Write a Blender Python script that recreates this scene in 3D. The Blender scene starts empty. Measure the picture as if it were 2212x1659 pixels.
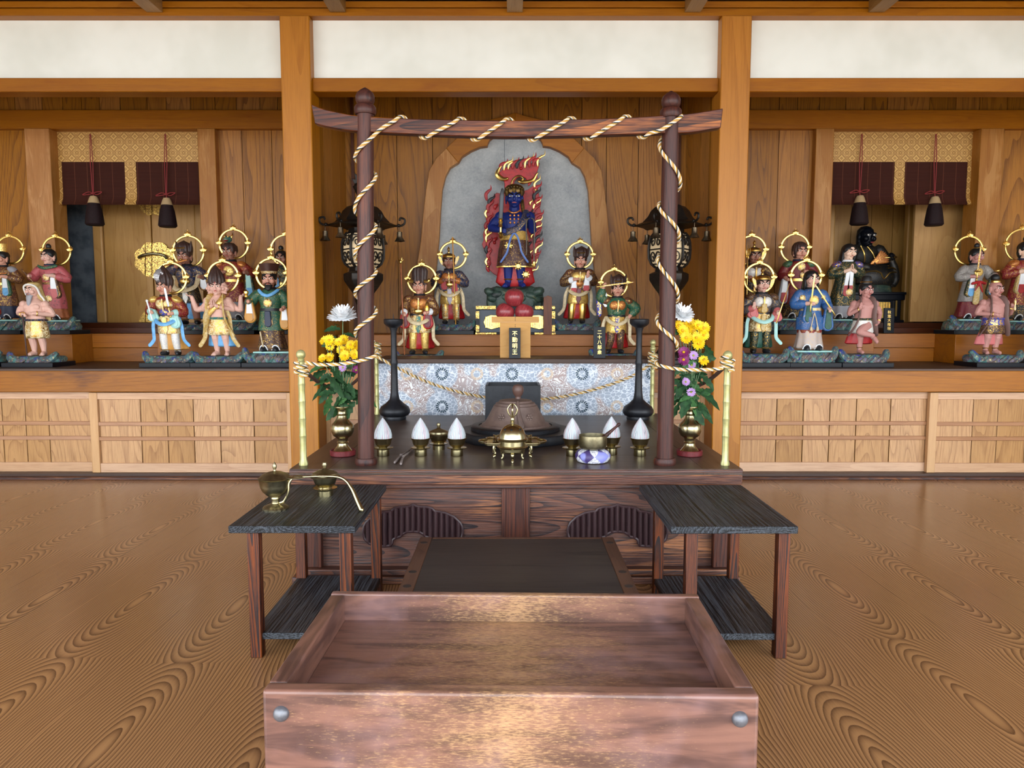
import bpy, bmesh, math, random
from mathutils import Vector, Matrix, Euler
random.seed(7)
PI = math.pi
S = bpy.context.scene
COL = S.collection

# ---------------------------------------------------------------- camera, sky, exposure
F_PX = 1600.0
TH = math.atan(144.5 / F_PX)
CT, ST, EYE = math.cos(TH), math.sin(TH), 1.0
cam_d = bpy.data.cameras.new('camera'); cam = bpy.data.objects.new('camera', cam_d); COL.objects.link(cam)
cam_d.sensor_fit = 'HORIZONTAL'; cam_d.sensor_width = 36.0; cam_d.lens = 36.0 * F_PX / 2212.0
cam_d.clip_start = 0.05; cam_d.clip_end = 200
cam.location = (0, 0, EYE); cam.rotation_euler = (PI / 2 - TH, 0, 0)
S.camera = cam
SKY = 7.6
w = bpy.data.worlds.new('sky'); S.world = w; w.use_nodes = True
wn = w.node_tree; bg = wn.nodes['Background']
tc = wn.nodes.new('ShaderNodeTexCoord'); sx = wn.nodes.new('ShaderNodeSeparateXYZ'); rp = wn.nodes.new('ShaderNodeValToRGB')
mr = wn.nodes.new('ShaderNodeMapRange'); mr.inputs[1].default_value = -1; mr.inputs[2].default_value = 1
wn.links.new(tc.outputs['Generated'], sx.inputs[0]); wn.links.new(sx.outputs[2], mr.inputs[0]); wn.links.new(mr.outputs[0], rp.inputs[0])
e = rp.color_ramp.elements
e[0].position = 0.0; e[0].color = (.30, .29, .27, 1); e[1].position = 1.0; e[1].color = (.62, .76, 1.0, 1)
for p, c in ((.47, (.40, .37, .33, 1)), (.505, (.90, .95, 1.0, 1)), (.65, (.84, .93, 1.0, 1))):
    q = e.new(p); q.color = c
wn.links.new(rp.outputs[0], bg.inputs[0]); bg.inputs[1].default_value = SKY
S.view_settings.view_transform = 'Standard'; S.view_settings.look = 'None'
S.view_settings.exposure = 0.0; S.view_settings.gamma = 1.0; S.view_settings.use_curve_mapping = False
S.cycles.use_denoising = True
S.cycles.max_bounces = 8; S.cycles.diffuse_bounces = 5; S.cycles.glossy_bounces = 4
S.cycles.sample_clamp_indirect = 8.0

def pt(px, py, Y):
    u = (px - 1106) / F_PX; v = (829.5 - py) / F_PX; t = Y / (CT + v * ST)
    return Vector((u * t, Y, EYE + (v * CT - ST) * t))
def gp(px, py, z):
    u = (px - 1106) / F_PX; v = (829.5 - py) / F_PX; t = (z - EYE) / (v * CT - ST)
    return Vector((u * t, (CT + v * ST) * t, z))
def X(px, Y, py=685): return pt(px, py, Y).x
def Z(py, Y): return pt(1106, py, Y).z

# ---------------------------------------------------------------- mesh builder
class MB:
    def __init__(s): s.v = []; s.f = []; s.m = []; s.s = []
    def add(s, vs, fs, mi=0, sm=True):
        o = len(s.v); s.v += [Vector(p) for p in vs]
        for f in fs: s.f.append([i + o for i in f]); s.m.append(mi); s.s.append(sm)
        return s
    def box(s, x0, x1, y0, y1, z0, z1, mi=0):
        vs = [(x, y, z) for z in (z0, z1) for y in (y0, y1) for x in (x0, x1)]
        return s.add(vs, [(0, 2, 3, 1), (4, 5, 7, 6), (0, 1, 5, 4), (2, 6, 7, 3), (0, 4, 6, 2), (1, 3, 7, 5)], mi, False)
    def loft(s, rings, mi=0, cap=True, sm=True, close=False):
        n = len(rings[0]); vs = [p for r in rings for p in r]; fs = []
        m = len(rings)
        for i in range(m if close else m - 1):
            a, b = i * n, ((i + 1) % m) * n
            for j in range(n):
                k = (j + 1) % n; fs.append((a + j, a + k, b + k, b + j))
        if cap and not close:
            fs.append(tuple(range(n - 1, -1, -1))); fs.append(tuple((m - 1) * n + j for j in range(n)))
        return s.add(vs, fs, mi, sm)
    def tube(s, path, r, seg=8, mi=0, flat=None, close=False, cap=True, up=None):
        P = [Vector(p) for p in path]; n = len(P)
        R = r if isinstance(r, (list, tuple)) else [r] * n
        T = []
        for i in range(n):
            if close: t = P[(i + 1) % n] - P[i - 1]
            else: t = P[min(i + 1, n - 1)] - P[max(i - 1, 0)]
            T.append(t.normalized() if t.length > 1e-9 else Vector((0, 0, 1)))
        a = Vector(up) if up else (Vector((0, 1, 0)) if abs(T[0].y) < .9 else Vector((1, 0, 0)))
        rings = []
        for i in range(n):
            a = (a - T[i] * a.dot(T[i]))
            a = a.normalized() if a.length > 1e-6 else T[i].orthogonal().normalized()
            b = T[i].cross(a); fl = flat if flat else 1.0
            rings.append([P[i] + a * (math.cos(2 * PI * j / seg) * R[i] * fl) + b * (math.sin(2 * PI * j / seg) * R[i]) for j in range(seg)])
        if cap and not close:
            t0, t1 = T[0], T[-1]
            r0 = [P[0] - t0 * R[0] * .7 + (q - P[0]) * .5 for q in rings[0]]; r1 = [P[-1] + t1 * R[-1] * .7 + (q - P[-1]) * .5 for q in rings[-1]]
            rings = [r0] + rings + [r1]
        return s.loft(rings, mi, cap, True, close)
    def ell(s, c, r, mi=0, seg=12, rot=None):
        c = Vector(c); n = max(6, seg * 2 // 3); vs = []; fs = []
        M = Euler(rot).to_matrix() if rot else Matrix.Identity(3)
        vs.append(c + M @ Vector((0, 0, -r[2])))
        for i in range(1, n):
            a = -PI / 2 + PI * i / n
            for j in range(seg):
                b = 2 * PI * j / seg
                vs.append(c + M @ Vector((r[0] * math.cos(a) * math.cos(b), r[1] * math.cos(a) * math.sin(b), r[2] * math.sin(a))))
        vs.append(c + M @ Vector((0, 0, r[2]))); L = len(vs) - 1
        for j in range(seg):
            k = (j + 1) % seg
            fs.append((0, 1 + k, 1 + j)); fs.append((L, L - seg + j, L - seg + k))
            for i in range(n - 2): fs.append((1 + i * seg + j, 1 + i * seg + k, 1 + (i + 1) * seg + k, 1 + (i + 1) * seg + j))
        return s.add(vs, fs, mi)
    def lathe(s, prof, c=(0, 0, 0), seg=32, mi=0, fold=None, cap=True, ang=0):
        c = Vector(c); rings = []
        for r, z in prof:
            ring = []
            for j in range(seg):
                a = 2 * PI * j / seg + ang; rr = r * (1 + (fold(a, z) if fold else 0))
                ring.append(c + Vector((rr * math.cos(a), rr * math.sin(a), z)))
            rings.append(ring)
        return s.loft(rings, mi, cap)
    def prism(s, poly, y0, y1, mi=0, ax='y'):
        """outline in x,z pushed from y0 to y1 (ax='y'); 'z': outline x,y pushed in z; 'x': outline y,z pushed in x"""
        def P(p, d):
            return (p[0], d, p[1]) if ax == 'y' else ((p[0], p[1], d) if ax == 'z' else (d, p[0], p[1]))
        n = len(poly); vs = [P(p, y0) for p in poly] + [P(p, y1) for p in poly]
        fs = [tuple(range(n)), tuple(range(2 * n - 1, n - 1, -1))]
        for i in range(n):
            k = (i + 1) % n; fs.append((i, i + n, k + n, k))
        return s.add(vs, fs, mi, False)
    def xf(s, M, a=0):
        for i in range(a, len(s.v)): s.v[i] = M @ s.v[i]
        return s
    def build(s, name, mats, parent=None, loc=None, bevel=0, bseg=2, sharp=40, sub=0, remesh=0, smooth_it=0, fixn=True):
        me = bpy.data.meshes.new(name); me.from_pydata(s.v, [], s.f)
        mats = mats if isinstance(mats, (list, tuple)) else [mats]
        for m in mats: me.materials.append(m)
        for p, mi, sm in zip(me.polygons, s.m, s.s): p.material_index = mi; p.use_smooth = sm
        if fixn:
            b = bmesh.new(); b.from_mesh(me); bmesh.ops.recalc_face_normals(b, faces=b.faces); b.to_mesh(me); b.free()
        o = bpy.data.objects.new(name, me); COL.objects.link(o)
        if parent is not None: o.parent = parent
        if loc is not None: o.location = loc
        if remesh:
            r = o.modifiers.new('r', 'REMESH'); r.mode = 'VOXEL'; r.voxel_size = remesh; r.use_smooth_shade = True
            if smooth_it:
                q = o.modifiers.new('s', 'SMOOTH'); q.iterations = smooth_it; q.factor = .5
            dg = bpy.context.evaluated_depsgraph_get(); nm = bpy.data.meshes.new_from_object(o.evaluated_get(dg))
            o.modifiers.clear(); old = o.data; o.data = nm; bpy.data.meshes.remove(old); nm.name = name
            for p in nm.polygons: p.use_smooth = True
        elif sharp:
            try: o.data.set_sharp_from_angle(angle=math.radians(sharp))
            except Exception: pass
        if bevel:
            q = o.modifiers.new('b', 'BEVEL'); q.width = bevel; q.segments = bseg; q.limit_method = 'ANGLE'; q.angle_limit = math.radians(50)
        if sub:
            q = o.modifiers.new('u', 'SUBSURF'); q.levels = sub; q.render_levels = sub
        return o

def ring(z, rx, ry, cx=0, cy=0, n=28, k=0, amp=0, ph=0, sq=1.0):
    out = []
    for j in range(n):
        a = 2 * PI * j / n; f = 1 + (amp * math.cos(k * a + ph) if k else 0)
        c, q = math.cos(a), math.sin(a)
        if sq != 1.0:
            c = math.copysign(abs(c) ** sq, c); q = math.copysign(abs(q) ** sq, q)
        out.append(Vector((cx + rx * c * f, cy + ry * q * f, z)))
    return out
def bez(pts, n=8):
    """smooth curve through the points (Catmull-Rom)"""
    P = [Vector(p) for p in pts]; out = []
    for i in range(len(P) - 1):
        a, b, c, d = P[max(i - 1, 0)], P[i], P[i + 1], P[min(i + 2, len(P) - 1)]
        for k in range(n):
            t = k / n
            out.append(.5 * ((2 * b) + (c - a) * t + (2 * a - 5 * b + 4 * c - d) * t * t + (3 * b - a - 3 * c + d) * t ** 3))
    out.append(P[-1]); return out
def tag(o, label=None, cat=None, group=None, kind=None):
    if label: o['label'] = label
    if cat: o['category'] = cat
    if group: o['group'] = group
    if kind: o['kind'] = kind
    return o
def thing(name, label, cat, loc=(0, 0, 0), rz=0, group=None):
    o = bpy.data.objects.new(name, None); COL.objects.link(o); o.empty_display_size = .05
    o.location = loc; o.rotation_euler = (0, 0, rz)
    return tag(o, label, cat, group)
def struct(name, mb, m, **k):
    o = mb.build(name, m, **k); o['kind'] = 'structure'; return o
def copy_tree(o, parent=None, loc=None, rz=None, label=None):
    kids = [c for c in bpy.data.objects if c.parent == o]
    c = o.copy(); COL.objects.link(c)
    if parent is not None: c.parent = parent
    if loc is not None: c.location = loc
    if rz is not None: c.rotation_euler = (0, 0, rz)
    if label: c['label'] = label
    for k in kids: copy_tree(k, c)
    return c

# ---------------------------------------------------------------- materials
def lin(c):
    def f(x):
        x /= 255.0
        return x / 12.92 if x <= .04045 else ((x + .055) / 1.055) ** 2.4
    return (f(c[0]), f(c[1]), f(c[2]), 1.0)
class Mt:
    def __init__(s, name):
        s.m = bpy.data.materials.new(name); s.m.use_nodes = True; s.t = s.m.node_tree
        s.b = s.t.nodes['Principled BSDF']
    def n(s, ty, ins=(), **at):
        q = s.t.nodes.new('ShaderNode' + ty)
        for k, v in at.items(): setattr(q, k, v)
        for k, v in dict(ins).items(): s.set(q.inputs[k], v)
        return q
    def set(s, i, v):
        if isinstance(v, bpy.types.NodeSocket): s.t.links.new(v, i)
        elif isinstance(v, tuple) and len(v) == 3 and i.type == 'RGBA': i.default_value = (*v, 1)
        else: i.default_value = v
    def co(s, k='Object'): return s.n('TexCoord').outputs[k]
    def sep(s, v): return s.n('SeparateXYZ', {0: v}).outputs
    def comb(s, x, y, z): return s.n('CombineXYZ', {0: x, 1: y, 2: z}).outputs[0]
    def ma(s, op, a, b=0.0, c=0.0, cl=False): return s.n('Math', {0: a, 1: b, 2: c}, operation=op, use_clamp=cl).outputs[0]
    def vm(s, op, a, b=(0, 0, 0)): return s.n('VectorMath', {0: a, 1: b}, operation=op).outputs[0]
    def noise(s, v, sc=5, d=2, r=.5, di=0): return s.n('TexNoise', {'Vector': v, 'Scale': sc, 'Detail': d, 'Roughness': r, 'Distortion': di}).outputs[0]
    def vor(s, v, sc=5, f='F1', out='Distance', rnd=1.0): return s.n('TexVoronoi', {'Vector': v, 'Scale': sc, 'Randomness': rnd}, feature=f).outputs[out]
    def ramp(s, f, st, ip='LINEAR'):
        q = s.n('ValToRGB', {0: f}); q.color_ramp.interpolation = ip; e = q.color_ramp.elements
        e[0].position, e[0].color = st[0][0], lin(st[0][1]); e[1].position, e[1].color = st[-1][0], lin(st[-1][1])
        for p, c in st[1:-1]: x = e.new(p); x.color = lin(c)
        return q.outputs[0]
    def step(s, v, a, b): return s.n('MapRange', {0: v, 1: a, 2: b, 3: 0.0, 4: 1.0}, interpolation_type='SMOOTHSTEP').outputs[0]
    def mix(s, f, a, b, bl='MIX'):
        q = s.n('Mix', data_type='RGBA', blend_type=bl)
        for k, v in ((0, f), (6, a), (7, b)): s.set(q.inputs[k], lin(v) if isinstance(v, tuple) and len(v) == 3 else v)
        return q.outputs[2]
    def bump(s, h, st=.3, d=.01): return s.n('Bump', {'Height': h, 'Strength': st, 'Distance': d}).outputs[0]
    def out(s, col, rough=.5, metal=0.0, nor=None, spec=.5, coat=0):
        s.set(s.b.inputs['Base Color'], lin(col) if isinstance(col, tuple) and len(col) == 3 else col)
        s.set(s.b.inputs['Roughness'], rough); s.set(s.b.inputs['Metallic'], metal); s.set(s.b.inputs['Specular IOR Level'], spec)
        if coat: s.set(s.b.inputs['Coat Weight'], coat)
        if nor is not None: s.set(s.b.inputs['Normal'], nor)
        return s.m

def wood(name, light, dark, ax='x', sc=3.0, rings=9, stretch=7, line=.55, fiber=.5, rough=.5, bump=.12, blotch=None, bl_sc=2.2, bl_t=(.5, .72), var=.14, spec=.4, gap=3.0, dim=.74, sat=1.2, dist=.25):
    t = Mt(name); x, y, z = t.sep(t.co())
    isl = t.n('NewGeometry').outputs['Random Per Island']; ob = t.n('ObjectInfo').outputs['Random']
    rnd = t.ma('FRACT', t.ma('ADD', t.ma('MULTIPLY', isl, 7.13), t.ma('MULTIPLY', ob, 3.7)))
    off = t.ma('MULTIPLY', rnd, 43.0)
    al, b, c = {'x': (x, y, z), 'y': (y, x, z), 'z': (z, x, y)}[ax]
    v = t.comb(t.ma('ADD', t.ma('DIVIDE', al, stretch), off), t.ma('ADD', b, off), c)
    n1 = t.noise(v, 1.3 * sc, 1.2, .4, dist)
    rg = t.ma('POWER', t.ma('FRACT', t.ma('MULTIPLY', n1, rings * 2.0)), gap)
    vf = t.comb(t.ma('DIVIDE', al, 22.0), b, t.ma('ADD', c, off))
    fb = t.step(t.noise(vf, 140 * sc / 3, 3, .65), .3, .7)
    fac = t.ma('ADD', t.ma('MULTIPLY', rg, line), t.ma('MULTIPLY', t.ma('SUBTRACT', fb, .4), fiber), cl=True)
    col = t.mix(fac, light, dark)
    if blotch:
        nb = t.noise(t.comb(t.ma('ADD', t.ma('DIVIDE', al, 3.0), off), b, c), bl_sc, 4, .65, .6)
        nb2 = t.ma('MULTIPLY', t.step(t.ma('ADD', nb, t.ma('MULTIPLY', t.ma('SUBTRACT', fb, .5), -.12)), *bl_t), t.ma('SUBTRACT', 1.0, t.ma('MULTIPLY', rg, .75)))
        col = t.mix(nb2, col, blotch)
    val = t.ma('MULTIPLY', t.ma('ADD', 1.0 - var, t.ma('MULTIPLY', rnd, 2 * var)), t.ma('MULTIPLY', dim, t.ma('ADD', .84, t.ma('MULTIPLY', t.noise(t.comb(t.ma('DIVIDE', al, 2.5), t.ma('ADD', b, off), c), 5.0, 3, .6), .32))))
    hs = t.n('HueSaturation', {'Value': val, 'Color': col, 'Saturation': t.ma('ADD', sat, t.ma('MULTIPLY', rnd, -.14))})
    return t.out(hs.outputs[0], rough, 0.0, t.bump(fac, bump, .004), spec)
def plain(name, c, rough=.5, metal=0.0, spec=.5, nz=0, nsc=20, c2=None, bmp=0):
    t = Mt(name); col = c; nor = None
    if nz or c2 or bmp:
        f = t.noise(t.co(), nsc, 3, .6)
        col = t.mix(t.step(f, .35, .7), c, c2 or tuple(max(0, int(k * (1 - nz))) for k in c))
        if bmp: nor = t.bump(f, bmp, .004)
    return t.out(col, rough, metal, nor, spec)
def brocade(name, base, gold=(214, 170, 84), sc=60, thr=(.42, .5), rough=.5, base2=None, metal=1.0):
    """painted cloth ground with a gold-leaf scroll figure"""
    t = Mt(name); v = t.co()
    a = t.noise(v, sc, 1.5, .5, 1.4); b = t.vor(v, sc * .9)
    lv = t.ma('ABSOLUTE', t.ma('SUBTRACT', t.ma('FRACT', t.ma('MULTIPLY', t.ma('ADD', a, t.ma('MULTIPLY', b, .35)), 3.2)), .5))
    mk = t.step(lv, *thr[::-1]) if thr[0] > thr[1] else t.step(lv, thr[0] * .6, thr[1] * .7)
    mk = t.ma('MULTIPLY', mk, 1.0)
    bc = t.mix(t.step(t.noise(v, sc * .25, 1), .45, .55), base, base2) if base2 else base
    col = t.mix(mk, bc, gold)
    return t.out(col, t.ma('SUBTRACT', rough, t.ma('MULTIPLY', mk, rough - .32)), t.ma('MULTIPLY', mk, metal), t.bump(mk, .25, .002))
GOLD = (250, 212, 122)
M = {}
M['hinoki'] = wood('warm_cypress_beam', (190, 126, 62), (150, 88, 38), 'x', rings=5, line=.35, fiber=.5, blotch=(156, 90, 42), bl_t=(.5, .75), rough=.42, spec=.3, stretch=16, dim=.69)
M['pillar'] = wood('cypress_pillar', (196, 134, 68), (158, 98, 44), 'z', rings=5, line=.4, fiber=.45, rough=.42, sc=2.5, stretch=12, dim=.74)
M['plank'] = wood('cedar_plank', (186, 130, 72), (104, 62, 32), 'z', rings=15, line=.6, fiber=.45, rough=.45, sc=3.2, stretch=12, var=.16)
M['plankx'] = wood('cedar_riser', (176, 112, 58), (130, 76, 38), 'x', rings=5, line=.4, fiber=.5, rough=.45, stretch=14, dim=.68)
M['post'] = wood('figured_post', (186, 132, 82), (152, 98, 56), 'z', rings=4, line=.3, fiber=.4, blotch=(206, 156, 106), bl_sc=7, bl_t=(.45, .65), rough=.45)
M['shelf'] = wood('shelf_beam', (186, 122, 62), (134, 80, 38), 'x', rings=8, line=.4, fiber=.5, blotch=(112, 62, 30), bl_sc=3.4, bl_t=(.52, .74), rough=.42, stretch=14, dim=.68)
M['shelftop'] = wood('dark_shelf_top', (84, 62, 52), (50, 38, 34), 'x', rings=4, line=.3, fiber=.4, rough=.45)
M['doorframe'] = wood('pale_door_frame', (226, 178, 136), (184, 130, 90), 'x', rings=4, line=.35, fiber=.5, rough=.35, var=.1, stretch=14, dim=.78, sat=1.0)
M['doorframez'] = wood('pale_door_stile', (226, 184, 142), (194, 146, 104), 'z', rings=4, line=.3, fiber=.35, rough=.35, var=.06)
M['doormid'] = wood('brown_door_rail', (196, 142, 100), (160, 106, 70), 'x', rings=4, line=.35, fiber=.5, rough=.38, var=.1, stretch=14, dim=.72, sat=1.05)
M['doorpanel'] = wood('pale_door_panel', (214, 162, 104), (150, 96, 54), 'z', rings=8, line=.5, fiber=.5, rough=.38, sc=4.5, stretch=7, var=.14, dim=.72, sat=1.05)
M['darkred'] = wood('dark_red_step', (92, 50, 32), (60, 32, 24), 'x', rings=4, line=.3, rough=.4)
M['zushi'] = wood('shrine_door_wood', (206, 164, 112), (166, 120, 74), 'z', rings=5, line=.35, fiber=.4, blotch=(150, 98, 60), bl_sc=5, bl_t=(.62, .8), rough=.5)
M['ceil'] = wood('ceiling_board', (128, 88, 52), (92, 60, 36), 'x', rings=5, line=.4, rough=.6)
M['joist'] = wood('ceiling_joist_wood', (172, 134, 92), (136, 100, 64), 'y', rings=5, line=.3, rough=.6)
M['platx'] = wood('worn_dark_platform', (104, 68, 56), (36, 26, 28), 'x', rings=24, line=.9, fiber=.6, blotch=(184, 124, 84), bl_sc=2.6, bl_t=(.5, .72), rough=.46, bump=.3, sc=4, stretch=16, gap=1.6, dim=.8)
M['platz'] = wood('worn_dark_post', (100, 60, 48), (44, 28, 28), 'z', rings=16, line=.7, fiber=.7, rough=.45, bump=.2, sc=4, stretch=16, gap=1.6, dim=.75)
M['platy'] = wood('platform_top_edge', (92, 74, 64), (50, 38, 36), 'y', rings=10, line=.5, fiber=.5, rough=.36, sc=3, stretch=12, dim=.75)
M['plattop'] = wood('platform_top', (92, 78, 70), (54, 44, 42), 'x', rings=6, line=.35, fiber=.6, rough=.34, sc=3, stretch=16, var=.1, dim=.75)
M['pole'] = wood('dark_brown_pole', (84, 52, 46), (40, 26, 28), 'z', rings=10, line=.5, fiber=.8, rough=.42, bump=.15, sc=4, stretch=14, blotch=(116, 68, 50), bl_sc=4, bl_t=(.55, .75), spec=.3, dim=.72)
M['gatebeam'] = wood('worn_gate_beam', (100, 58, 44), (38, 24, 26), 'x', rings=24, line=.9, fiber=.6, blotch=(176, 112, 68), bl_sc=3.6, bl_t=(.54, .74), rough=.45, sc=4, stretch=16, gap=1.6, spec=.3, dim=.8)
M['blacktop'] = wood('black_grained_board', (80, 87, 98), (15, 16, 19), 'y', rings=30, line=1.0, fiber=.9, rough=.46, bump=.5, sc=3.4, stretch=50, gap=1.0, spec=.3, dim=.62, sat=.8, dist=0)
M['blackx'] = wood('black_board_end', (62, 66, 74), (34, 26, 28), 'x', rings=10, line=.9, fiber=.4, rough=.42, sc=5, stretch=5, gap=1.5)
M['redleg'] = wood('red_burnt_leg', (150, 88, 62), (34, 20, 22), 'z', rings=16, line=1.1, fiber=.5, rough=.46, bump=.3, sc=9, stretch=26, gap=1.2, dim=.56)
M['seat'] = wood('dark_seat_board', (64, 56, 52), (36, 32, 34), 'x', rings=5, line=.4, fiber=.6, rough=.42, bump=.1, sc=3, stretch=16, spec=.3, dim=.72)
M['seatrim'] = wood('brown_seat_rim', (98, 70, 56), (62, 42, 36), 'y', rings=5, line=.4, rough=.42, dim=.75)
M['sanbo'] = wood('plain_offering_wood', (226, 178, 122), (204, 150, 96), 'x', rings=7, line=.3, fiber=.3, rough=.45, sc=6, var=.04)
M['tablet'] = wood('brown_tablet', (120, 74, 54), (80, 48, 38), 'z', rings=5, rough=.5, sc=6)
M['plaster'] = plain('white_plaster', (243, 247, 242), .85, spec=.2, nsc=2.2, c2=(231, 235, 228))
M['grey'] = Mt('grey_paper_panel')
t = M['grey']; n1 = t.noise(t.co(), 5, 4, .7); n2 = t.noise(t.co(), 60, 3, .7, .8)
col = t.ramp(t.ma('ADD', t.ma('MULTIPLY', n1, .6), t.ma('MULTIPLY', n2, .4)), [(.3, (136, 142, 146)), (.5, (164, 169, 171)), (.7, (188, 192, 192))])
sp = t.step(t.vor(t.co(), 6), .045, .06)
col = t.mix(t.ma('SUBTRACT', .45, t.ma('MULTIPLY', sp, .45)), col, (108, 102, 86))
M['grey'] = t.out(col, .7, 0, t.bump(n2, .1, .002), .3)
M['slate'] = plain('dark_slate_panel', (98, 106, 114), .75, nsc=9, c2=(66, 74, 82), spec=.2)
M['gold'] = plain('gold_leaf', GOLD, .3, 1.0)
M['filigree'] = brocade('gold_filigree', (150, 108, 44), (244, 204, 110), 75, (.3, .5), .4)
M['brass'] = plain('polished_brass', (190, 178, 138), .26, 1.0, nsc=6, c2=(168, 156, 116))
M['oldbrass'] = plain('aged_brass', (166, 156, 124), .36, 1.0, nsc=40, c2=(136, 126, 98))
M['palegold'] = plain('pale_satin_brass', (186, 182, 130), .42, .5, nsc=30, c2=(164, 160, 104))
M['black'] = plain('black_lacquer', (12, 15, 23), .38, spec=.25)
M['iron'] = plain('black_iron', (34, 36, 42), .45, .3, nsc=30, c2=(24, 25, 30))
M['bronze'] = plain('dark_bronze', (30, 27, 25), .45, .6, nsc=30, c2=(44, 38, 32))
M['bell'] = plain('bell_bronze', (112, 98, 78), .4, .9, nsc=30, c2=(70, 60, 48))
M['brownclay'] = plain('brown_clay', (112, 92, 84), .55, nsc=24, c2=(96, 78, 72), bmp=.1)
M['white'] = plain('white_paint', (236, 240, 244), .5)
M['cream'] = plain('cream_paint', (214, 196, 160), .5, nsc=60, c2=(190, 168, 128))
M['red'] = plain('red_paint', (176, 26, 30), .45, nsc=40, c2=(140, 18, 24))
M['crimson'] = plain('dark_crimson', (104, 24, 34), .4)
M['rope_shaded'] = plain('shade_brown_rope', (72, 50, 40), .8)  # shade on the side ropes, put into the colour as dark brown
# ---------------------------------------------------------------- floor
def floor_mat():
    t = Mt('printed_wood_floor'); x, y, z = t.sep(t.co())
    W, L = .36, .87
    u = t.ma('ADD', t.ma('DIVIDE', x, W), .16); idx = t.ma('FLOOR', u)
    rn = t.n('TexWhiteNoise', {'W': idx}, noise_dimensions='1D').outputs[0]
    xl = t.ma('MULTIPLY', t.ma('SUBTRACT', t.ma('FRACT', u), .5), W)
    v0 = t.comb(t.ma('MULTIPLY', x, 2.2), t.ma('MULTIPLY', y, .8), 0)
    wob = t.ma('MULTIPLY', t.ma('SUBTRACT', t.noise(v0, 1.6, 2, .5), .5), .045)
    ph = t.ma('ADD', t.ma('DIVIDE', y, L), t.ma('MULTIPLY', rn, 3.7))
    # ring centre sinks and rises along the board
    tri = t.ma('PINGPONG', ph, .5)
    d = t.ma('ADD', t.ma('MULTIPLY', tri, .20), t.ma('MULTIPLY', wob, .2))
    xx = t.ma('ADD', xl, wob)
    d = t.ma('MULTIPLY', d, t.ma('SQRT', t.ma('MAXIMUM', 0.0, t.ma('SUBTRACT', 1.0, t.ma('MULTIPLY', t.ma('MULTIPLY', xx, xx), 29.0)))))
    r = t.ma('SQRT', t.ma('ADD', t.ma('MULTIPLY', xx, xx), t.ma('MULTIPLY', d, d)))
    r = t.ma('DIVIDE', t.ma('MULTIPLY', r, r), t.ma('ADD', r, .04))
    jit = t.ma('MULTIPLY', t.noise(t.comb(t.ma('MULTIPLY', x, 30), t.ma('MULTIPLY', y, 30), 0), 3, 2), .10)
    f = t.ma('FRACT', t.ma('ADD', t.ma('MULTIPLY', r, 122.0), jit))
    ln = t.ma('MULTIPLY', t.ma('POWER', f, 1.7), t.ma('SUBTRACT', 1.0, t.step(f, .94, 1.0)))
    far = t.step(y, 2.6, 4.4)
    ln = t.ma('MULTIPLY', ln, t.ma('SUBTRACT', 1.0, t.ma('MULTIPLY', far, .3)))
    fib = t.noise(t.comb(t.ma('MULTIPLY', x, 60), t.ma('MULTIPLY', y, 2.2), 0), 3.5, 2)
    fac = t.ma('ADD', t.ma('MULTIPLY', ln, 1.0), t.ma('MULTIPLY', t.ma('SUBTRACT', fib, .5), .35), cl=True)
    col = t.mix(fac, (174, 128, 84), (62, 36, 22))
    col = t.mix(t.ma('MULTIPLY', t.noise(v0, .9, 2), .35), col, (140, 96, 58))
    # board joints every two figures
    u2 = t.ma('FRACT', t.ma('ADD', t.ma('DIVIDE', x, W * 3), .02)); jn = t.ma('LESS_THAN', t.ma('ABSOLUTE', t.ma('SUBTRACT', u2, .5)), .0016)
    col = t.mix(t.ma('MULTIPLY', jn, .6), col, (60, 38, 24))
    return t.out(col, t.ma('ADD', .2, t.ma('MULTIPLY', fac, .08)), 0, t.bump(fac, .05, .002), .45)
M['floor'] = floor_mat()
struct('floor', MB().box(-5.2, 5.2, -1.2, 6.9, -.08, 0), M['floor'])
CEIL = 3.02
struct('ceiling', MB().box(-5.3, 5.3, -1.6, 6.9, CEIL, CEIL + .06), M['ceil'])
struct('wall_left', MB().box(-5.3, -5.2, 1.2, 6.9, -.08, CEIL), M['plaster'])
struct('wall_right', MB().box(5.2, 5.3, 1.2, 6.9, -.08, CEIL), M['plaster'])
struct('wall_back', MB().box(-5.3, 5.3, 6.8, 6.9, -.08, CEIL), M['slate'])
for px in (-70, 340, 733, 1112, 1493, 1887, 2290):
    x = X(px, 4.5, 10)
    struct('ceiling_joist', MB().box(x - .045, x + .045, -1.5, 4.464, 2.757, 2.90), M['joist'])
struct('ceiling_board', MB().box(-5.2, 5.2, -1.5, 4.52, 2.902, 2.93), M['ceil'])
# ---------------------------------------------------------------- pillars and beams
YP, YF = 4.46, 4.50
PL = (X(603, YP, 40), X(668, YP, 40)); PR = (X(1560, YP, 40), X(1625, YP, 40))
zt, zm, zb = Z(3, YF - .03), Z(17, YF - .03), Z(34, YF - .03)
struct('trim_1', MB().box(-5.2, 5.2, YF - .035, YF + .12, zm + .002, zt), M['hinoki'], bevel=.003)
struct('trim_2', MB().box(-5.2, 5.2, YF - .03, YF + .12, zb, zm - .002), M['hinoki'], bevel=.003)
for n, (a, b) in enumerate((PL, PR)):
    struct('pillar', MB().box(a, b, YP, YP + .185, 0, zb - .001), M['pillar'], bevel=.006)
bays = ((-5.2, PL[0]), (PL[1], PR[0]), (PR[1], 5.2))
zp1, zn0, zn1 = zb, Z(168, YF), Z(198, YF)
for n, (a, b) in enumerate(bays):
    struct('wall_plaster_' + ('left', 'centre', 'right')[n], MB().box(a, b, YF + .04, YF + .08, zn0 - .02, zp1 + .02), M['plaster'])
    struct('trim_%d' % (n + 3), MB().box(a, b, YF, YF + .115, zn1, zn0), M['hinoki'], bevel=.004)
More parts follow.
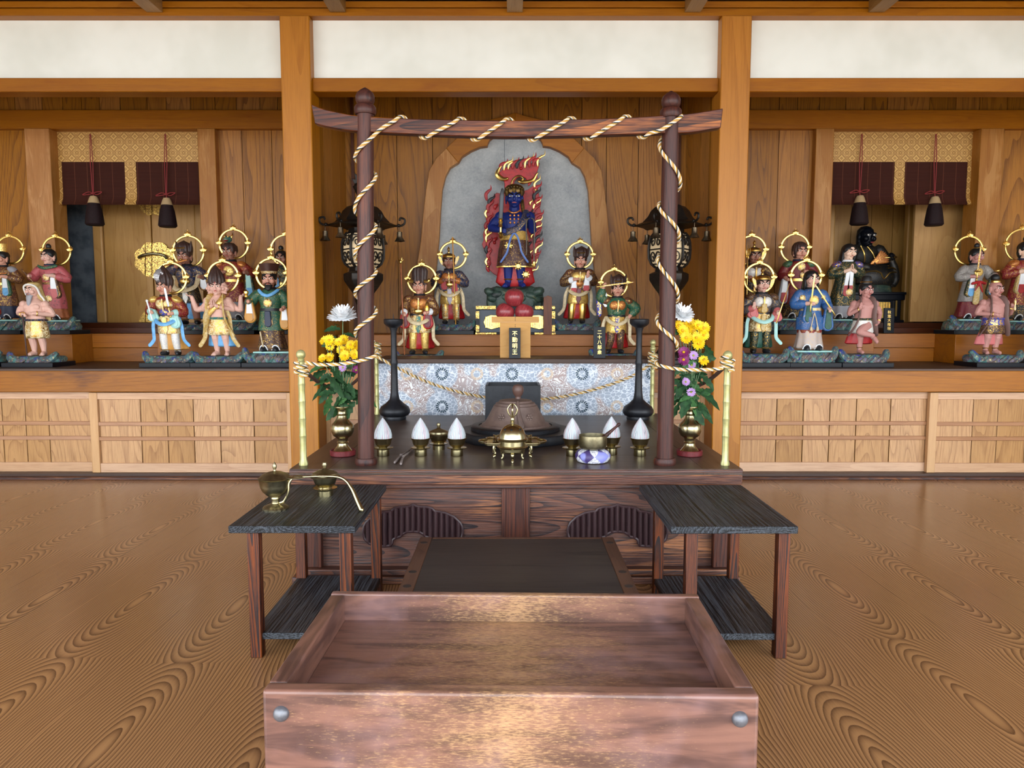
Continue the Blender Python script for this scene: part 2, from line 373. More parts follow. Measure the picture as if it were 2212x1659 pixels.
def planks(mb, x0, x1, y, z0, z1, w=.22, th=.02):
    x = x0
    while x < x1 - .01:
        q = min(x + w * random.uniform(.75, 1.3), x1)
        if x1 - q < .08: q = x1
        mb.box(x + .0022, q - .0022, y, y + th, z0, z1); x = q
    return mb
ztop = 2.6
YW = 5.50
# centre bay: boards, side returns, arch
struct('wall_boards_centre', planks(MB(), -1.25, 1.32, YW, .80, ztop, .235), M['plank'])
for sgn, x in ((-1, X(690, 4.66)), (1, X(1541, 4.66))):
    mb = MB(); y = 4.645
    for k in range(4):
        mb.box(min(x, x + sgn * .02), max(x, x + sgn * .02), y + .002, y + .21, .0, ztop); y += .2125
    struct('wall_return_' + ('left' if sgn < 0 else 'right'), mb, M['plank'])
    xa = x - sgn * .045
    struct('trim_%d' % (7 if sgn < 0 else 8), MB().box(min(xa, xa - sgn * .02), max(xa, xa - sgn * .02) + .0, YW - .03, YW, .8, ztop), M['darkred'])
struct('wall_upper_centre', MB().box(-1.3, 1.35, YF + .1, 6.8, 2.6, 2.64), M['ceil'])
outer = [(865, 724), (878, 690), (892, 630), (901, 570), (909, 520), (914, 464), (920, 410), (927, 368), (942, 342), (964, 320), (985, 300), (1015, 278), (1048, 261), (1076, 254), (1096, 249), (1113, 243)]
inner = [(926, 724), (931, 690), (937, 630), (943, 570), (948, 520), (951, 464), (955, 410), (962, 381), (972, 362), (990, 351), (998, 338), (1018, 325), (1037, 317), (1053, 315), (1053.5, 310), (1058, 301), (1070, 292), (1092, 282), (1113, 272)]
def mir(p): return [(2226 - x, y) for x, y in reversed(p[:-1])]
def px_poly(p, Y): return [(pt(a, b, Y).x, pt(a, b, Y).z) for a, b in p]
arch = thing('arched_niche_frame', 'pale wooden cusped arch frame around the grey panel behind the altar', 'arch', (pt(1113, 724, 5.42).x, 5.42, pt(1113, 724, 5.42).z))
def rel(poly, o): return [(a - o.location.x, b - o.location.z) for a, b in poly]
# four joined pieces with seams at the shoulders
for side in (0, 1):
    lo = outer[:10] + inner[:10][::-1]; hi = outer[9:] + inner[9:][::-1]
    if side: lo = [(2226 - a, b) for a, b in lo]; hi = [(2226 - a, b) for a, b in hi]
    MB().prism(rel(px_poly(lo, 5.42), arch), 0, .075).build('upright', M['post'], arch, bevel=.003)
    MB().prism(rel(px_poly(hi, 5.42), arch), 0, .075).build('cusped_head', M['hinoki'], arch, bevel=.003)
gpanel = inner + mir(inner)
mb = MB(); mid = X(1090, 5.49)
P2 = px_poly(gpanel, 5.49)
P2 = [(mid + (a - mid) * 1.03, b + .006) for a, b in P2]
mb.prism(P2, 5.485, 5.499)
o = struct('wall_niche_panel', mb, M['grey'])
struct('trim_9', MB().box(mid - .0012, mid + .0012, 5.482, 5.4852, 1.4, Z(292, 5.49)), M['slate'])

# ---------------------------------------------------------------- side bays: boards, posts, niche
YL = 5.38
zl1, zl0 = Z(237, YL), Z(278, YL)
def side_bay(sg):
    """sg -1 left bay, +1 right bay; px positions differ a little between the two"""
    q = (65, 118, 434, 472) if sg < 0 else (1755, 1794, 2107, 2157)
    xs = [X(p, YL, 480) for p in q]
    wl, wr = (-5.2, PL[0] + .02) if sg < 0 else (PR[1] - .02, 5.2)
    nm = 'left' if sg < 0 else 'right'
    struct('trim_%d' % (10 if sg < 0 else 11), MB().box(wl, wr, YL, YL + .1, zl0, zl1), M['hinoki'], bevel=.004)
    struct('wall_upper_' + nm, planks(MB(), wl, wr, YL + .06, zl1 - .02, ztop, .16), M['plank'])
    mb = planks(MB(), wl, xs[0] + .01, YL + .05, .86, zl0 + .01, .24); planks(mb, xs[3] - .01, wr, YL + .05, .86, zl0 + .01, .2)
    struct('wall_boards_' + nm, mb, M['plank'])
    for a, b in ((xs[0], xs[1]), (xs[2], xs[3])):
        struct('trim_%d' % (12 if sg < 0 else 14), MB().box(a, b, YL - .01, YL + .16, .86, zl0), M['post'], bevel=.004)
    # recess: back, cheeks, top
    xa, xb = xs[1], xs[2]
    struct('wall_recess_back_' + nm, MB().box(xa - .25, xb + .25, 6.32, 6.36, .8, ztop), M['slate'])
    for u0, u1 in ((xa - .27, xa - .252), (xb + .252, xb + .27)): struct('wall_recess_side_' + nm, MB().box(u0, u1, YL + .16, 6.36, .8, ztop), M['slate'])
    return xa, xb
NL = side_bay(-1); NR = side_bay(1)
# ---------------------------------------------------------------- display shelves with risers
ZS, ZU, ZA = .684, .882, .742
ys = 4.52
def shelf(sg):
    nm = 'left' if sg < 0 else 'right'
    a, b = (-5.2, PL[0]) if sg < 0 else (PR[1], 5.2)
    r = (X(156, 5.05, 750), X(340, 5.05, 750)) if sg < 0 else (X(1888, 5.05, 750), X(2063, 5.05, 750))
    t = thing('display_shelf', 'long built-in wooden shelf of statues to the %s of the altar' % nm, 'shelf', ((a + b) / 2, ys, 0))
    o = lambda mb: mb.xf(Matrix.Translation(-t.location))
    o(MB().box(a, b, ys, ys + .12, .542, ZS - .012)).build('front_beam', M['shelf'], t, bevel=.004)
    o(MB().box(a, b, ys + .002, 5.4, ZS - .012, ZS)).build('shelf_top', M['shelftop'], t)
    for x0, x1 in ((a, r[0]), (r[1], b)):
        o(MB().box(x0, x1, 5.05, YL + .05, ZS, ZU)).build('riser', M['plankx'], t, bevel=.003)
    zmid = Z(751, 5.3)
    o(MB().box(r[0], r[1], 5.30, YL + .05, ZS, zmid - .002)).build('step', M['plankx'], t, bevel=.002)
    o(MB().box(r[0], r[1], 5.295, YL + .05, zmid, ZU)).build('step', M['plankx'], t, bevel=.002)
    z2 = Z(697, 5.85)
    n = NL if sg < 0 else NR
    o(MB().box(n[0] - .24, n[1] + .24, 5.55, 6.3, ZU - .03, ZU + .036)).build('inner_step', M['darkred'], t)
    o(MB().box(n[0] - .24, n[1] + .24, 5.72, 6.3, ZU + .036, z2)).build('inner_step', M['darkred'], t)
    o(MB().box(n[0], n[1], YL + .05, 5.6, ZU - .05, ZU)).build('inner_step', M['darkred'], t)
    return t
shelf(-1); shelf(1)
# ---------------------------------------------------------------- low cupboards with sliding doors
zr = [Z(p, 4.56) for p in (848, 863, 912, 920, 944, 952, 1001, 1021)]
def sliding_door(x0, x1, y, cols, label, stile=(.05, .05), z0=None):
    t = thing('sliding_cupboard_door', label, 'cupboard door', ((x0 + x1) / 2, y, zr[7]), group='cupboard doors under the shelf')
    o = lambda mb: mb.xf(Matrix.Translation(-t.location))
    fr = MB(); fr.box(x0 + stile[0], x1 - stile[1], y + .004, y + .026, zr[1], zr[0]).box(x0 + stile[0], x1 - stile[1], y + .004, y + .026, zr[7], zr[6])
    o(fr).build('rail', M['doorframe'], t, bevel=.002)
    for a, b in ((2, 3), (4, 5)):
        o(MB().box(x0 + stile[0], x1 - stile[1], y + .003, y + .022, zr[b], zr[a])).build('middle_rail', M['doormid'], t, bevel=.002)
    for a, b in ((x0, x0 + stile[0]), (x1 - stile[1], x1)):
        if b - a > .004: o(MB().box(a, b, y, y + .029, zr[7], zr[0])).build('stile', M['doorframez'], t, bevel=.002)
    pn = MB(); n = len(cols) - 1
    for i in range(n):
        xa, xb = x0 + stile[0] + (x1 - x0 - stile[0] - stile[1]) * cols[i], x0 + stile[0] + (x1 - x0 - stile[0] - stile[1]) * cols[i + 1]
        pn.box(xa + .0022, xb - .0022, y + .018, y + .026, zr[6] - .005, zr[1] + .005)
    o(pn).build('board_panel', M['doorpanel'], t, bevel=.002)
    return t
YD = 4.56
def dx(p): return X(p, YD, 930)
c6 = (0, .22, .36, .50, .64, .82, 1)
sliding_door(dx(195), PL[0], YD, c6, 'pale sliding cupboard door right of the light stile, under the left shelf')
sliding_door(dx(-205), dx(208), YD + .03, (0, .16, .32, .47, .60, .73, 1), 'pale sliding cupboard door at the far left, sliding behind its neighbour', (.05, .02))
sliding_door(dx(-620), dx(-190), YD, c6, 'pale sliding cupboard door at the left end of the left shelf')
sliding_door(PR[1], dx(2013), YD + .03, (0, .21, .35, .49, .63, .81, 1), 'pale sliding cupboard door under the right shelf beside the pillar', (.02, .012))
sliding_door(dx(2006), dx(2425), YD, (0, .21, .35, .51, .66, .82, 1), 'pale sliding cupboard door under the right shelf near its far right')
sliding_door(PL[1] + .02, .01, 4.66, (0, .12, .3, .45, .6, .8, 1), 'pale sliding cupboard door half hidden behind the left flower vase')
sliding_door(.012, PR[0] - .02, 4.66, (0, .2, .4, .55, .7, .88, 1), 'pale sliding cupboard door half hidden behind the right flower vase')
for a, b in ((PL[1] - .002, PL[1] + .024), (PR[0] - .024, PR[0] + .002)): struct('trim_18', MB().box(a, b, 4.647, 4.69, 0, .56), M['doorframez'])
z_s, z_p = Z(1027, 4.55), Z(1022, 4.56)
for n, (a, b) in enumerate(((-5.2, PL[0]), (PR[1], 5.2))):
    struct('baseboard_' + ('left', 'right')[n], MB().box(a, b, 4.49, 4.66, 0, z_s), M['platx'], bevel=.003)
    struct('trim_%d' % (16 + n), MB().box(a, b, 4.53, 4.62, z_s, zr[7]), M['shelftop'])
    struct('wall_behind_doors_' + ('left', 'right')[n], MB().box(a, b, 4.63, 4.65, 0, .56), M['darkred'])
struct('baseboard_centre', MB().box(PL[1], PR[0], 4.6, 4.72, 0, zr[7]), M['platx'])
tc_ = thing('centre_shelf', 'wooden shelf beam and steps behind the dark altar table', 'shelf', (.02, 4.49, 0))
oc = lambda mb: mb.xf(Matrix.Translation(-tc_.location))
oc(MB().box(PL[1], PR[0], 4.49, 4.6, .542, ZS)).build('front_beam', M['shelf'], tc_, bevel=.004)
oc(MB().box(PL[1], PR[0], 4.602, 5.05, .56, ZS)).build('shelf_top', M['shelftop'], tc_)
zz = Z(748, 5.0)
oc(MB().box(PL[1], PR[0], 5.03, YW, ZS, zz - .002)).build('step', M['plankx'], tc_, bevel=.003)
oc(MB().box(PL[1], PR[0], 5.0, YW, zz, ZU)).build('step', M['plankx'], tc_, bevel=.003)

# ---------------------------------------------------------------- niche contents: doors, blinds, tassels
def silk():
    t = Mt('gold_brocade_silk'); v = t.co(); x, y, z = t.sep(v)
    px_ = t.ma('PINGPONG', t.ma('MULTIPLY', x, 13.0), .5); pz_ = t.ma('PINGPONG', t.ma('MULTIPLY', z, 13.0), .5)
    dia = t.ma('FRACT', t.ma('MULTIPLY', t.ma('ADD', px_, pz_), 4.0))
    a = t.step(t.ma('ABSOLUTE', t.ma('SUBTRACT', dia, .5)), .2, .3)
    cir = t.ma('FRACT', t.ma('MULTIPLY', t.ma('SQRT', t.ma('ADD', t.ma('MULTIPLY', px_, px_), t.ma('MULTIPLY', pz_, pz_))), 3.5))
    b = t.step(t.ma('ABSOLUTE', t.ma('SUBTRACT', cir, .5)), .25, .35)
    k = t.ma('MULTIPLY', t.ma('ADD', a, b), .5)
    col = t.ramp(k, [(.0, (160, 118, 58)), (.5, (182, 138, 74)), (1, (218, 178, 104))])
    return t.out(col, .5, .1, t.bump(k, .2, .002))
M['silk'] = silk()
def bamboo():
    t = Mt('brown_bamboo_blind'); x, y, z = t.sep(t.co())
    f = t.ma('FRACT', t.ma('MULTIPLY', z, 190.0)); s = t.step(t.ma('ABSOLUTE', t.ma('SUBTRACT', f, .5)), .25, .5)
    n = t.noise(t.comb(t.ma('MULTIPLY', x, 1.5), y, t.ma('MULTIPLY', z, 160)), 2.5, 2)
    col = t.mix(t.ma('MULTIPLY', s, .7), t.mix(n, (78, 38, 26), (48, 22, 16)), (26, 12, 10))
    th = t.ma('LESS_THAN', t.ma('ABSOLUTE', t.ma('SUBTRACT', t.ma('FRACT', t.ma('MULTIPLY', x, 11.0)), .5)), .02)
    col = t.mix(t.ma('MULTIPLY', th, .5), col, (120, 70, 50))
    return t.out(col, .7, 0, t.bump(s, .4, .002), .15)
M['bamboo'] = bamboo()
M['fringe'] = plain('dark_tassel_fringe', (40, 24, 26), .7, nsc=200, c2=(22, 14, 16), spec=.2)
M['cordred'] = plain('red_cord', (140, 44, 46), .7)
M['tan'] = plain('tan_cord', (176, 150, 110), .7)
def blind(x0p, x1p, xs, Y, label, rz=0):
    x0, x1 = X(x0p, Y, 320), X(x1p, Y, 320)
    z = lambda p: Z(p, Y)
    t = thing('bamboo_blind', label, 'blind', ((x0 + x1) / 2, Y, z(283)))
    o = lambda mb: mb.xf(Matrix.Translation(-t.location))
    def sheet(mb, a, b, za, zb_, off=0, curl=False):
        prof = [(0, za), (0, zb_)] if not curl else [(0, za), (-.001, zb_ + .06), (-.012, zb_ + .03), (-.026, zb_ + .008), (-.02, zb_), (.01, zb_ + .004)]
        poly = [(Y - off + d, zz_) for d, zz_ in prof] + [(Y - off + d + .006, zz_) for d, zz_ in reversed(prof)]
        mb.prism(poly, a, b, ax='x'); return mb
    o(sheet(MB(), x0, x1, z(283), z(350), .004)).build('brocade_valance', M['silk'], t)
    xx = [X(p, Y, 400) for p in xs]
    for a, b in ((xx[0], xx[1]), (xx[2], xx[3]), (xx[4], xx[5])):
        if b - a > .01: o(sheet(MB(), a, b, z(348), z(443), .006, True)).build('brocade_strip', M['silk'], t)
    for a, b in ((xx[1], xx[2]), (xx[3], xx[4])):
        o(sheet(MB(), a, b, z(349), z(443), .002, True)).build('slat_panel', M['bamboo'], t)
    return t
YB = 5.47
blind(123, 440, (123, 136, 272, 296, 438, 440), YB, 'brown bamboo blind with gold brocade valance in the left niche')
blind(1789, 2101, (1789, 1790, 1930, 1952, 2087, 2100), YB, 'brown bamboo blind with gold brocade valance in the right niche')
def tassel(pxt, pxb, ybow, ytop, ybot, label):
    Y = YB - .035; p0 = pt(pxt, 290, Y); p1 = pt(pxb, ytop, Y); pb = pt(pxb - 1, ybow, Y)
    t = thing('hanging_tassel', label, 'tassel', tuple(p1), group='tassels on the blinds')
    r = lambda p: Vector(p) - p1
    mb = MB()
    for s in (-1, 1): mb.tube([r(p0) + Vector((s * .003, 0, 0)), r(p0 + (pb - p0) * .5) + Vector((s * .009, 0, 0)), r(pb) + Vector((s * .003, 0, 0))], .0028, 6)
    mb.build('cord', M['cordred'], t)
    mb = MB(); c = r(pb)
    for s, l in ((-1, 1.1), (1, 1.0)):
        mb.tube(bez([c, c + Vector((s * .03, -.005, .010)), c + Vector((s * .066 * l, -.006, s * .01)), c + Vector((s * .034, -.006, -.008)), c], 6), .0028, 6)
    mb.ell(c + Vector((0, -.005, 0)), (.008, .006, .006)); mb.tube([c, Vector((0, 0, 0))], .003, 6)
    mb.build('bow', M['cordred'], t)
    h = p1.z - pt(pxb, ybot, Y).z; w = .066
    MB().lathe([(.004, .004), (.022, 0), (.03, -.016), (.041, -.05)], seg=20).build('cap', M['tan'], t)
    fb = MB(); fb.lathe([(.037, -.046), (.05, -.09), (.058, -h * .7), (.064, -h * .95), (.055, -h), (.02, -h * .99)], seg=64, fold=lambda a, z: .03 * math.sin(a * 32) + .012 * math.sin(a * 7))
    fb.build('fringe', M['fringe'], t)
tassel(195, 202, 418, 424, 487, 'dark tassel on a red cord, first of the left niche blind, nearest the slate panel')
tassel(357, 360, 420, 428, 491, 'dark tassel on a red cord, hanging beside the gold-fitted shrine doors')
tassel(1862, 1858, 414, 423, 486, 'dark tassel on a red cord, hanging above the black seated statue')
tassel(2022, 2020, 416, 425, 488, 'dark tassel on a red cord, hanging over the open door leaf of the right niche')
# left niche: closed shrine doors with gilt fittings
def xz(p, q, Y): v = pt(p, q, Y); return (v.x, v.z)
YZ = 5.85; z2 = Z(697, YZ)
sh = thing('shrine_cabinet', 'closed wooden shrine doors with gilt fittings in the left niche', 'shrine', (X(325, YZ, 600), YZ, z2))
os_ = lambda mb: mb.xf(Matrix.Translation(-sh.location))
zs1 = Z(360, YZ)
def X8(p): return X(p, YZ, 560)
os_(MB().box(X8(205), X8(226), YZ - .02, YZ + .05, z2, zs1)).build('jamb', M['zushi'], sh, bevel=.012, bseg=4)
os_(MB().box(X8(424), X8(447), YZ - .02, YZ + .05, z2, zs1)).build('jamb', M['zushi'], sh, bevel=.012, bseg=4)
for a, b in ((227, 316), (331, 423)):
    os_(MB().box(X8(a), X8(b), YZ, YZ + .03, z2, zs1)).build('door', M['zushi'], sh, bevel=.003)
os_(MB().box(X8(317), X8(330), YZ - .012, YZ + .03, z2, zs1)).build('meeting_stile', M['zushi'], sh, bevel=.002)
os_(MB().box(X8(205), X8(225), YZ + .05, 6.31, z2, zs1)).build('side_panel', M['zushi'], sh)
def clipx(P, x0, x1):
    for k, s in ((x0, 1), (x1, -1)):
        out = []
        for i in range(len(P)):
            a, b = P[i - 1], P[i]; ia, ib = (a[0] - k) * s >= 0, (b[0] - k) * s >= 0
            if ia != ib: q = (k - a[0]) / (b[0] - a[0]); out.append((k, a[1] + (b[1] - a[1]) * q))
            if ib: out.append(b)
        P = out
    return P
class gilt:
    def __init__(s, pts, y): s.p = pts; s.y = y
    def build(s, name, m, par, bevel=0):
        for a, b in ((200, 315.5), (317, 330), (331.5, 470)):
            P = clipx(s.p, a, b)
            if len(P) > 2: os_(MB().prism([xz(u, v, YZ) for u, v in P], s.y, s.y + .006)).build(name, m, par, bevel=bevel)
def scall(cx, cy, rx, ry, k, amp, n=64, a0=0, a1=2 * PI):
    return [(cx + rx * math.cos(a) * (1 + amp * abs(math.sin(k * a / 2))), cy - ry * math.sin(a) * (1 + amp * abs(math.sin(k * a / 2)))) for a in [a0 + (a1 - a0) * i / n for i in range(n)]]
md = scall(336, 561, 40, 35, 8, .12)
gilt(md, YZ - .02).build('round_mount', M['filigree'], sh, bevel=.0015)
mbp = MB(); c0 = pt(312, 553, YZ - .04)
mbp.tube(bez([pt(300, 556, YZ - .03), pt(310, 551, YZ - .045), pt(330, 548, YZ - .05), pt(352, 551, YZ - .045), pt(360, 558, YZ - .03)], 8), .011, 10)
os_(mbp).build('latch_bar', M['oldbrass'], sh)
gilt([(301, 696), (306, 684), (315, 672), (322, 661), (330, 656), (338, 656), (346, 661), (353, 672), (362, 684), (367, 696)], YZ - .018).build('corner_mount', M['filigree'], sh, bevel=.0015)
gilt([(301, 440), (306, 452), (315, 462), (322, 466), (334, 464), (346, 466), (352, 462), (361, 452), (366, 440)], YZ - .018).build('corner_mount', M['filigree'], sh, bevel=.0015)
# right niche: opened shrine, boards behind, one leaf folded to the front
op = thing('open_shrine', 'opened wooden shrine behind the black seated statue in the right niche', 'shrine', (X(1935, 6.2, 600), 6.2, z2))
oo = lambda mb: mb.xf(Matrix.Translation(-op.location))
z3 = Z(360, 6.2)
oo(planks(MB(), X(1770, 6.2), X(2014, 6.2), 6.2, z2, z3, .2)).build('back_boards', M['zushi'], op)
oo(MB().box(X(1778, 5.85, 560), X(1798, 5.85, 560), 5.82, 5.9, z2, z3)).build('jamb', M['zushi'], op, bevel=.01, bseg=4)
zd = Z(695, 5.7)
leaf = MB().box(X(1969, 5.72, 560), X(2083, 5.72, 560), 5.70, 5.73, zd, Z(380, 5.72))
oo(leaf).build('door', M['zushi'], op, bevel=.003)
oo(MB().box(X(1955, 5.92, 560), X(1978, 5.92, 560), 5.9, 5.96, z2, z3)).build('jamb', M['zushi'], op, bevel=.01, bseg=4)
struct('trim_20', MB().box(X(2084, 5.74, 500), X(2125, 5.74, 500), 5.735, 5.76, .8, 2.6), M['black'])  # black strip painting the shade of the gap beside the door leaf
struct('wall_niche_slate', MB().box(X(60, 5.9, 560), X(206, 5.9, 560), 5.9, 5.92, ZU + .03, 2.6), M['slate'])
# ---------------------------------------------------------------- goma platform
ZT = .44
plat = thing('altar_platform', 'large dark worn wooden platform in the middle carrying the gate and the offerings', 'platform', (.015, 3.49, 0))
op_ = lambda mb: mb.xf(Matrix.Translation(-plat.location))
px0, px1, py0, py1 = -.822, .852, 2.695, 4.288
zf0 = Z(1047, 2.70); zf1 = Z(1055, 2.71)
mb = MB(); n = 7; ww = (py1 - py0 - .16) / n
for i in range(n): mb.box(px0 + .145, px1 - .145, py0 + .08 + i * ww + .0007, py0 + .08 + (i + 1) * ww - .0007, ZT - .02, ZT)
op_(mb).build('top_board', M['plattop'], plat)
for a, b in ((px0, px0 + .144), (px1 - .144, px1)): op_(MB().box(a, b, py0 + .003, py1, ZT - .021, ZT + .0005)).build('end_board', M['platy'], plat)
op_(MB().box(px0 + .145, px1 - .145, py0 + .003, py0 + .0795, ZT - .021, ZT + .0005)).build('front_board', M['plattop'], plat)
op_(MB().box(px0, px1, py0, py0 + .05, zf0, ZT - .0215).box(px0, px0 + .05, py0 + .05, py1, zf0, ZT - .0215).box(px1 - .05, px1, py0 + .05, py1, zf0, ZT - .0215)).build('fascia', M['platx'], plat, bevel=.003)
op_(MB().box(px0 - .001, px1 + .001, py0 - .002, py0 + .03, ZT - .0135, ZT - .002)).build('edge_strip', M['platx'], plat, bevel=.002)
op_(MB().box(px0 + .012, px1 - .012, py0 + .012, py1, zf1, zf0 - .001)).build('moulding', M['platx'], plat, bevel=.003)
ya = py0 + .045
zb0, zb1 = Z(1241, ya), Z(1262, py0 + .02)
op_(MB().box(px0 + .03, px1 - .03, ya + .012, py1, .01, zf1)).build('apron', M['platx'], plat)
op_(MB().box(px0 - .004, px1 + .004, py0 + .002, py1, 0, .03).box(px0 + .01, px1 - .01, py0 + .014, py1, .03, .055)).build('base_moulding', M['platx'], plat, bevel=.006, bseg=3)
for a, b in ((1088, 1140), (655, 690), (1545, 1580)):
    xa, xb = X(a, ya, 1100), X(b, ya, 1100)
    op_(MB().box(xa, xb, ya - .008, ya + .02, .055, zf1)).build('apron_post', M['platz'], plat, bevel=.002)
    for c in (xa, xb):
        op_(MB().box(c - .008, c + .008, ya - .014, ya + .016, .055, zf1)).build('bead', M['platz'], plat, bevel=.004, bseg=3)
UP = [(786, 1145), (788, 1135), (792, 1127), (805, 1115), (822, 1107), (838, 1103.5), (846, 1103), (848, 1101), (852, 1097), (862, 1094), (880, 1093.5), (888, 1091), (893, 1088)]
LO = [(786, 1150), (789, 1162), (799, 1172), (812, 1177), (832, 1178), (846, 1176), (849, 1170), (850, 1164), (857, 1159), (866, 1157), (870, 1152), (880, 1147), (893, 1146)]
def kozama(cx):
    ym = ya + .012
    f = lambda p: [(cx + (a - 893), b) for a, b in p]
    up = f(UP) + f([(1786 - a, b) for a, b in reversed(UP[:-1])]); lo = f(LO) + f([(1786 - a, b) for a, b in reversed(LO[:-1])])
    up = [(pt(a, b, ym).x, pt(a, b, ym).z) for a, b in up]; lo = [(pt(a, b, ym).x, pt(a, b, ym).z) for a, b in lo]
    def at(P, x):
        for (a, b), (c, d) in zip(P, P[1:]):
            if a <= x <= c: return b + (d - b) * (x - a) / max(c - a, 1e-6)
        return P[0][1] if x < P[0][0] else P[-1][1]
    mb = MB(); n = 17; x0, x1 = up[0][0] + .006, up[-1][0] - .006; s = (x1 - x0) / n
    for i in range(n):
        xa = x0 + i * s; r = []
        m = 7
        for k in range(6):
            row = []
            for q in range(m):
                x = xa + s * q / (m - 1); t_ = k / 5
                z0, z1 = at(lo, x), at(up, x)
                row.append(Vector((x, ym - .004 - .016 * math.sin(PI * q / (m - 1)), z0 + (z1 - z0) * t_)))
            r.append(row)
        vs = [p for row in r for p in row]; fs = []
        for k in range(5):
            for q in range(m - 1): fs.append((k * m + q, k * m + q + 1, (k + 1) * m + q + 1, (k + 1) * m + q))
        mb.add(vs, fs)
    carv = op_(mb).build('carved_petal_panel', M['carved'], plat, fixn=False, sharp=50)
    path = [Vector((a, ym - .012, b)) for a, b in up] + [Vector((a, ym - .012, b)) for a, b in reversed(lo)]
    o = MB().tube(path, .0055, 6, close=True); o.xf(Matrix.Translation(-plat.location))
    o.build('rim', M['carved'], carv)
M['carved'] = wood('carved_dark_relief', (74, 54, 56), (40, 30, 36), 'z', rings=5, line=.4, fiber=.5, rough=.36, sc=6)
kozama(893); kozama(1333)

# ---------------------------------------------------------------- gate of two posts and a curved beam
gate = thing('ritual_gate', 'dark brown gate of two round posts with a curved beam standing on the platform', 'gate', (.015, 2.79, ZT))
og = lambda mb: mb.xf(Matrix.Translation(-gate.location))
YG = 2.79
GR = .0305
def pole_x(side, z):
    a, b = ((789, 250), (791, 1000)) if side < 0 else ((1449, 250), (1436, 990))
    p, q = pt(*a, YG), pt(*b, YG); t = (z - q.z) / (p.z - q.z); return q.x + (p.x - q.x) * t
zc0, zc1, zc2 = Z(248, YG), Z(228, YG), Z(189, YG)
for sd in (-1, 1):
    dz = 0 if sd < 0 else -.012
    c = lambda z: Vector((pole_x(sd, z), YG, 0))
    mb = MB(); zs_ = [ZT + .026 + (zc0 + dz - ZT - .026) * i / 10 for i in range(11)]
    mb.loft([[Vector((pole_x(sd, z) + GR * math.cos(2 * PI * j / 28), YG + GR * math.sin(2 * PI * j / 28), z)) for j in range(28)] for z in zs_])
    og(mb).build('post', M['pole'], gate)
    og(MB().lathe([(.040, ZT), (.042, ZT + .006), (.042, ZT + .016), (.038, ZT + .026), (.02, ZT + .027)], c(ZT), 32)).build('post_foot', M['pole'], gate)
    og(MB().lathe([(.02, zc0 + dz - .002), (.036, zc0 + dz), (.0395, zc0 + dz + .008), (.0395, zc1 + dz - .008), (.034, zc1 + dz), (.02, zc1 + dz + .001)], c(zc0), 32)).build('collar', M['pole'], gate)
    h = zc2 - zc1
    og(MB().lathe([(.022, 0), (.030, h * .08), (.0345, h * .28), (.0345, h * .5), (.029, h * .7), (.017, h * .86), (.004, h * .985), (.0005, h)], c(zc1) + Vector((0, 0, zc1 + dz)), 32)).build('finial', M['pole'], gate)
bt = [(675, 228), (700, 238), (735, 246), (770, 252), (860, 258), (1000, 262), (1112, 263), (1220, 261), (1350, 257), (1430, 252), (1470, 250), (1510, 245), (1559, 237)]
bb = [(683, 270), (720, 279), (770, 286), (860, 291), (1000, 297), (1112, 299), (1230, 297), (1350, 293), (1430, 291), (1490, 289), (1530, 283), (1554, 279)]
mb = MB(); T2 = bez([(a, b, 0) for a, b in bt], 3); B2 = bez([(a, b, 0) for a, b in bb], 3)
def atp(P, f):
    k = f * (len(P) - 1); i = min(int(k), len(P) - 2); return P[i].lerp(P[i + 1], k - i)
rg = []
for i in range(41):
    a, b = atp(T2, i / 40), atp(B2, i / 40); p, q = pt(a.x, a.y, YG), pt(b.x, b.y, YG); d = .019
    rg.append([Vector((p.x, YG - d, p.z)), Vector((q.x, YG - d, q.z)), Vector((q.x, YG + d, q.z)), Vector((p.x, YG + d, p.z))])
og(mb.loft(rg, sm=False)).build('curved_beam', M['gatebeam'], gate, bevel=.003)

# ---------------------------------------------------------------- striped rope
M['st_gold'] = plain('gold_strand', (206, 164, 74), .6, nsc=300, c2=(176, 132, 54))
M['st_white'] = plain('white_strand', (232, 226, 212), .65)
M['st_tan'] = plain('tan_strand', (214, 170, 116), .65, nsc=300, c2=(190, 150, 90))
M['st_black'] = plain('black_strand', (48, 48, 46), .65)
STR = [M['st_gold'], M['st_white'], M['st_tan'], M['st_black']]
def resample(P, d):
    out = [P[0]]; acc = 0
    for a, b in zip(P, P[1:]):
        l = (b - a).length; s = d - acc
        while s <= l:
            out.append(a + (b - a) * (s / l)); s += d
        acc = (acc + l) % d if l else acc
        acc = l - (s - d)
    return out
def rope(mb, path, R=.0067, pitch=.05, mats=(0, 1, 0, 2, 1, 3), step=.005):
    P = resample([Vector(p) for p in path], step); n = len(P)
    a = Vector((0, 1, .01)).normalized(); fr = []
    for i in range(n):
        t = (P[min(i + 1, n - 1)] - P[max(i - 1, 0)]).normalized(); a = a - t * a.dot(t)
        a = a.normalized() if a.length > 1e-6 else t.orthogonal().normalized(); fr.append((a.copy(), t.cross(a)))
    for k, m in enumerate(mats):
        pth = []
        for i in range(n):
            w_ = 2 * PI * (i * step / pitch + k / len(mats)); pth.append(P[i] + fr[i][0] * math.cos(w_) * R * .60 + fr[i][1] * math.sin(w_) * R * .60)
        mb.tube(pth, R * .43, 6, m)
RR = GR + .0085
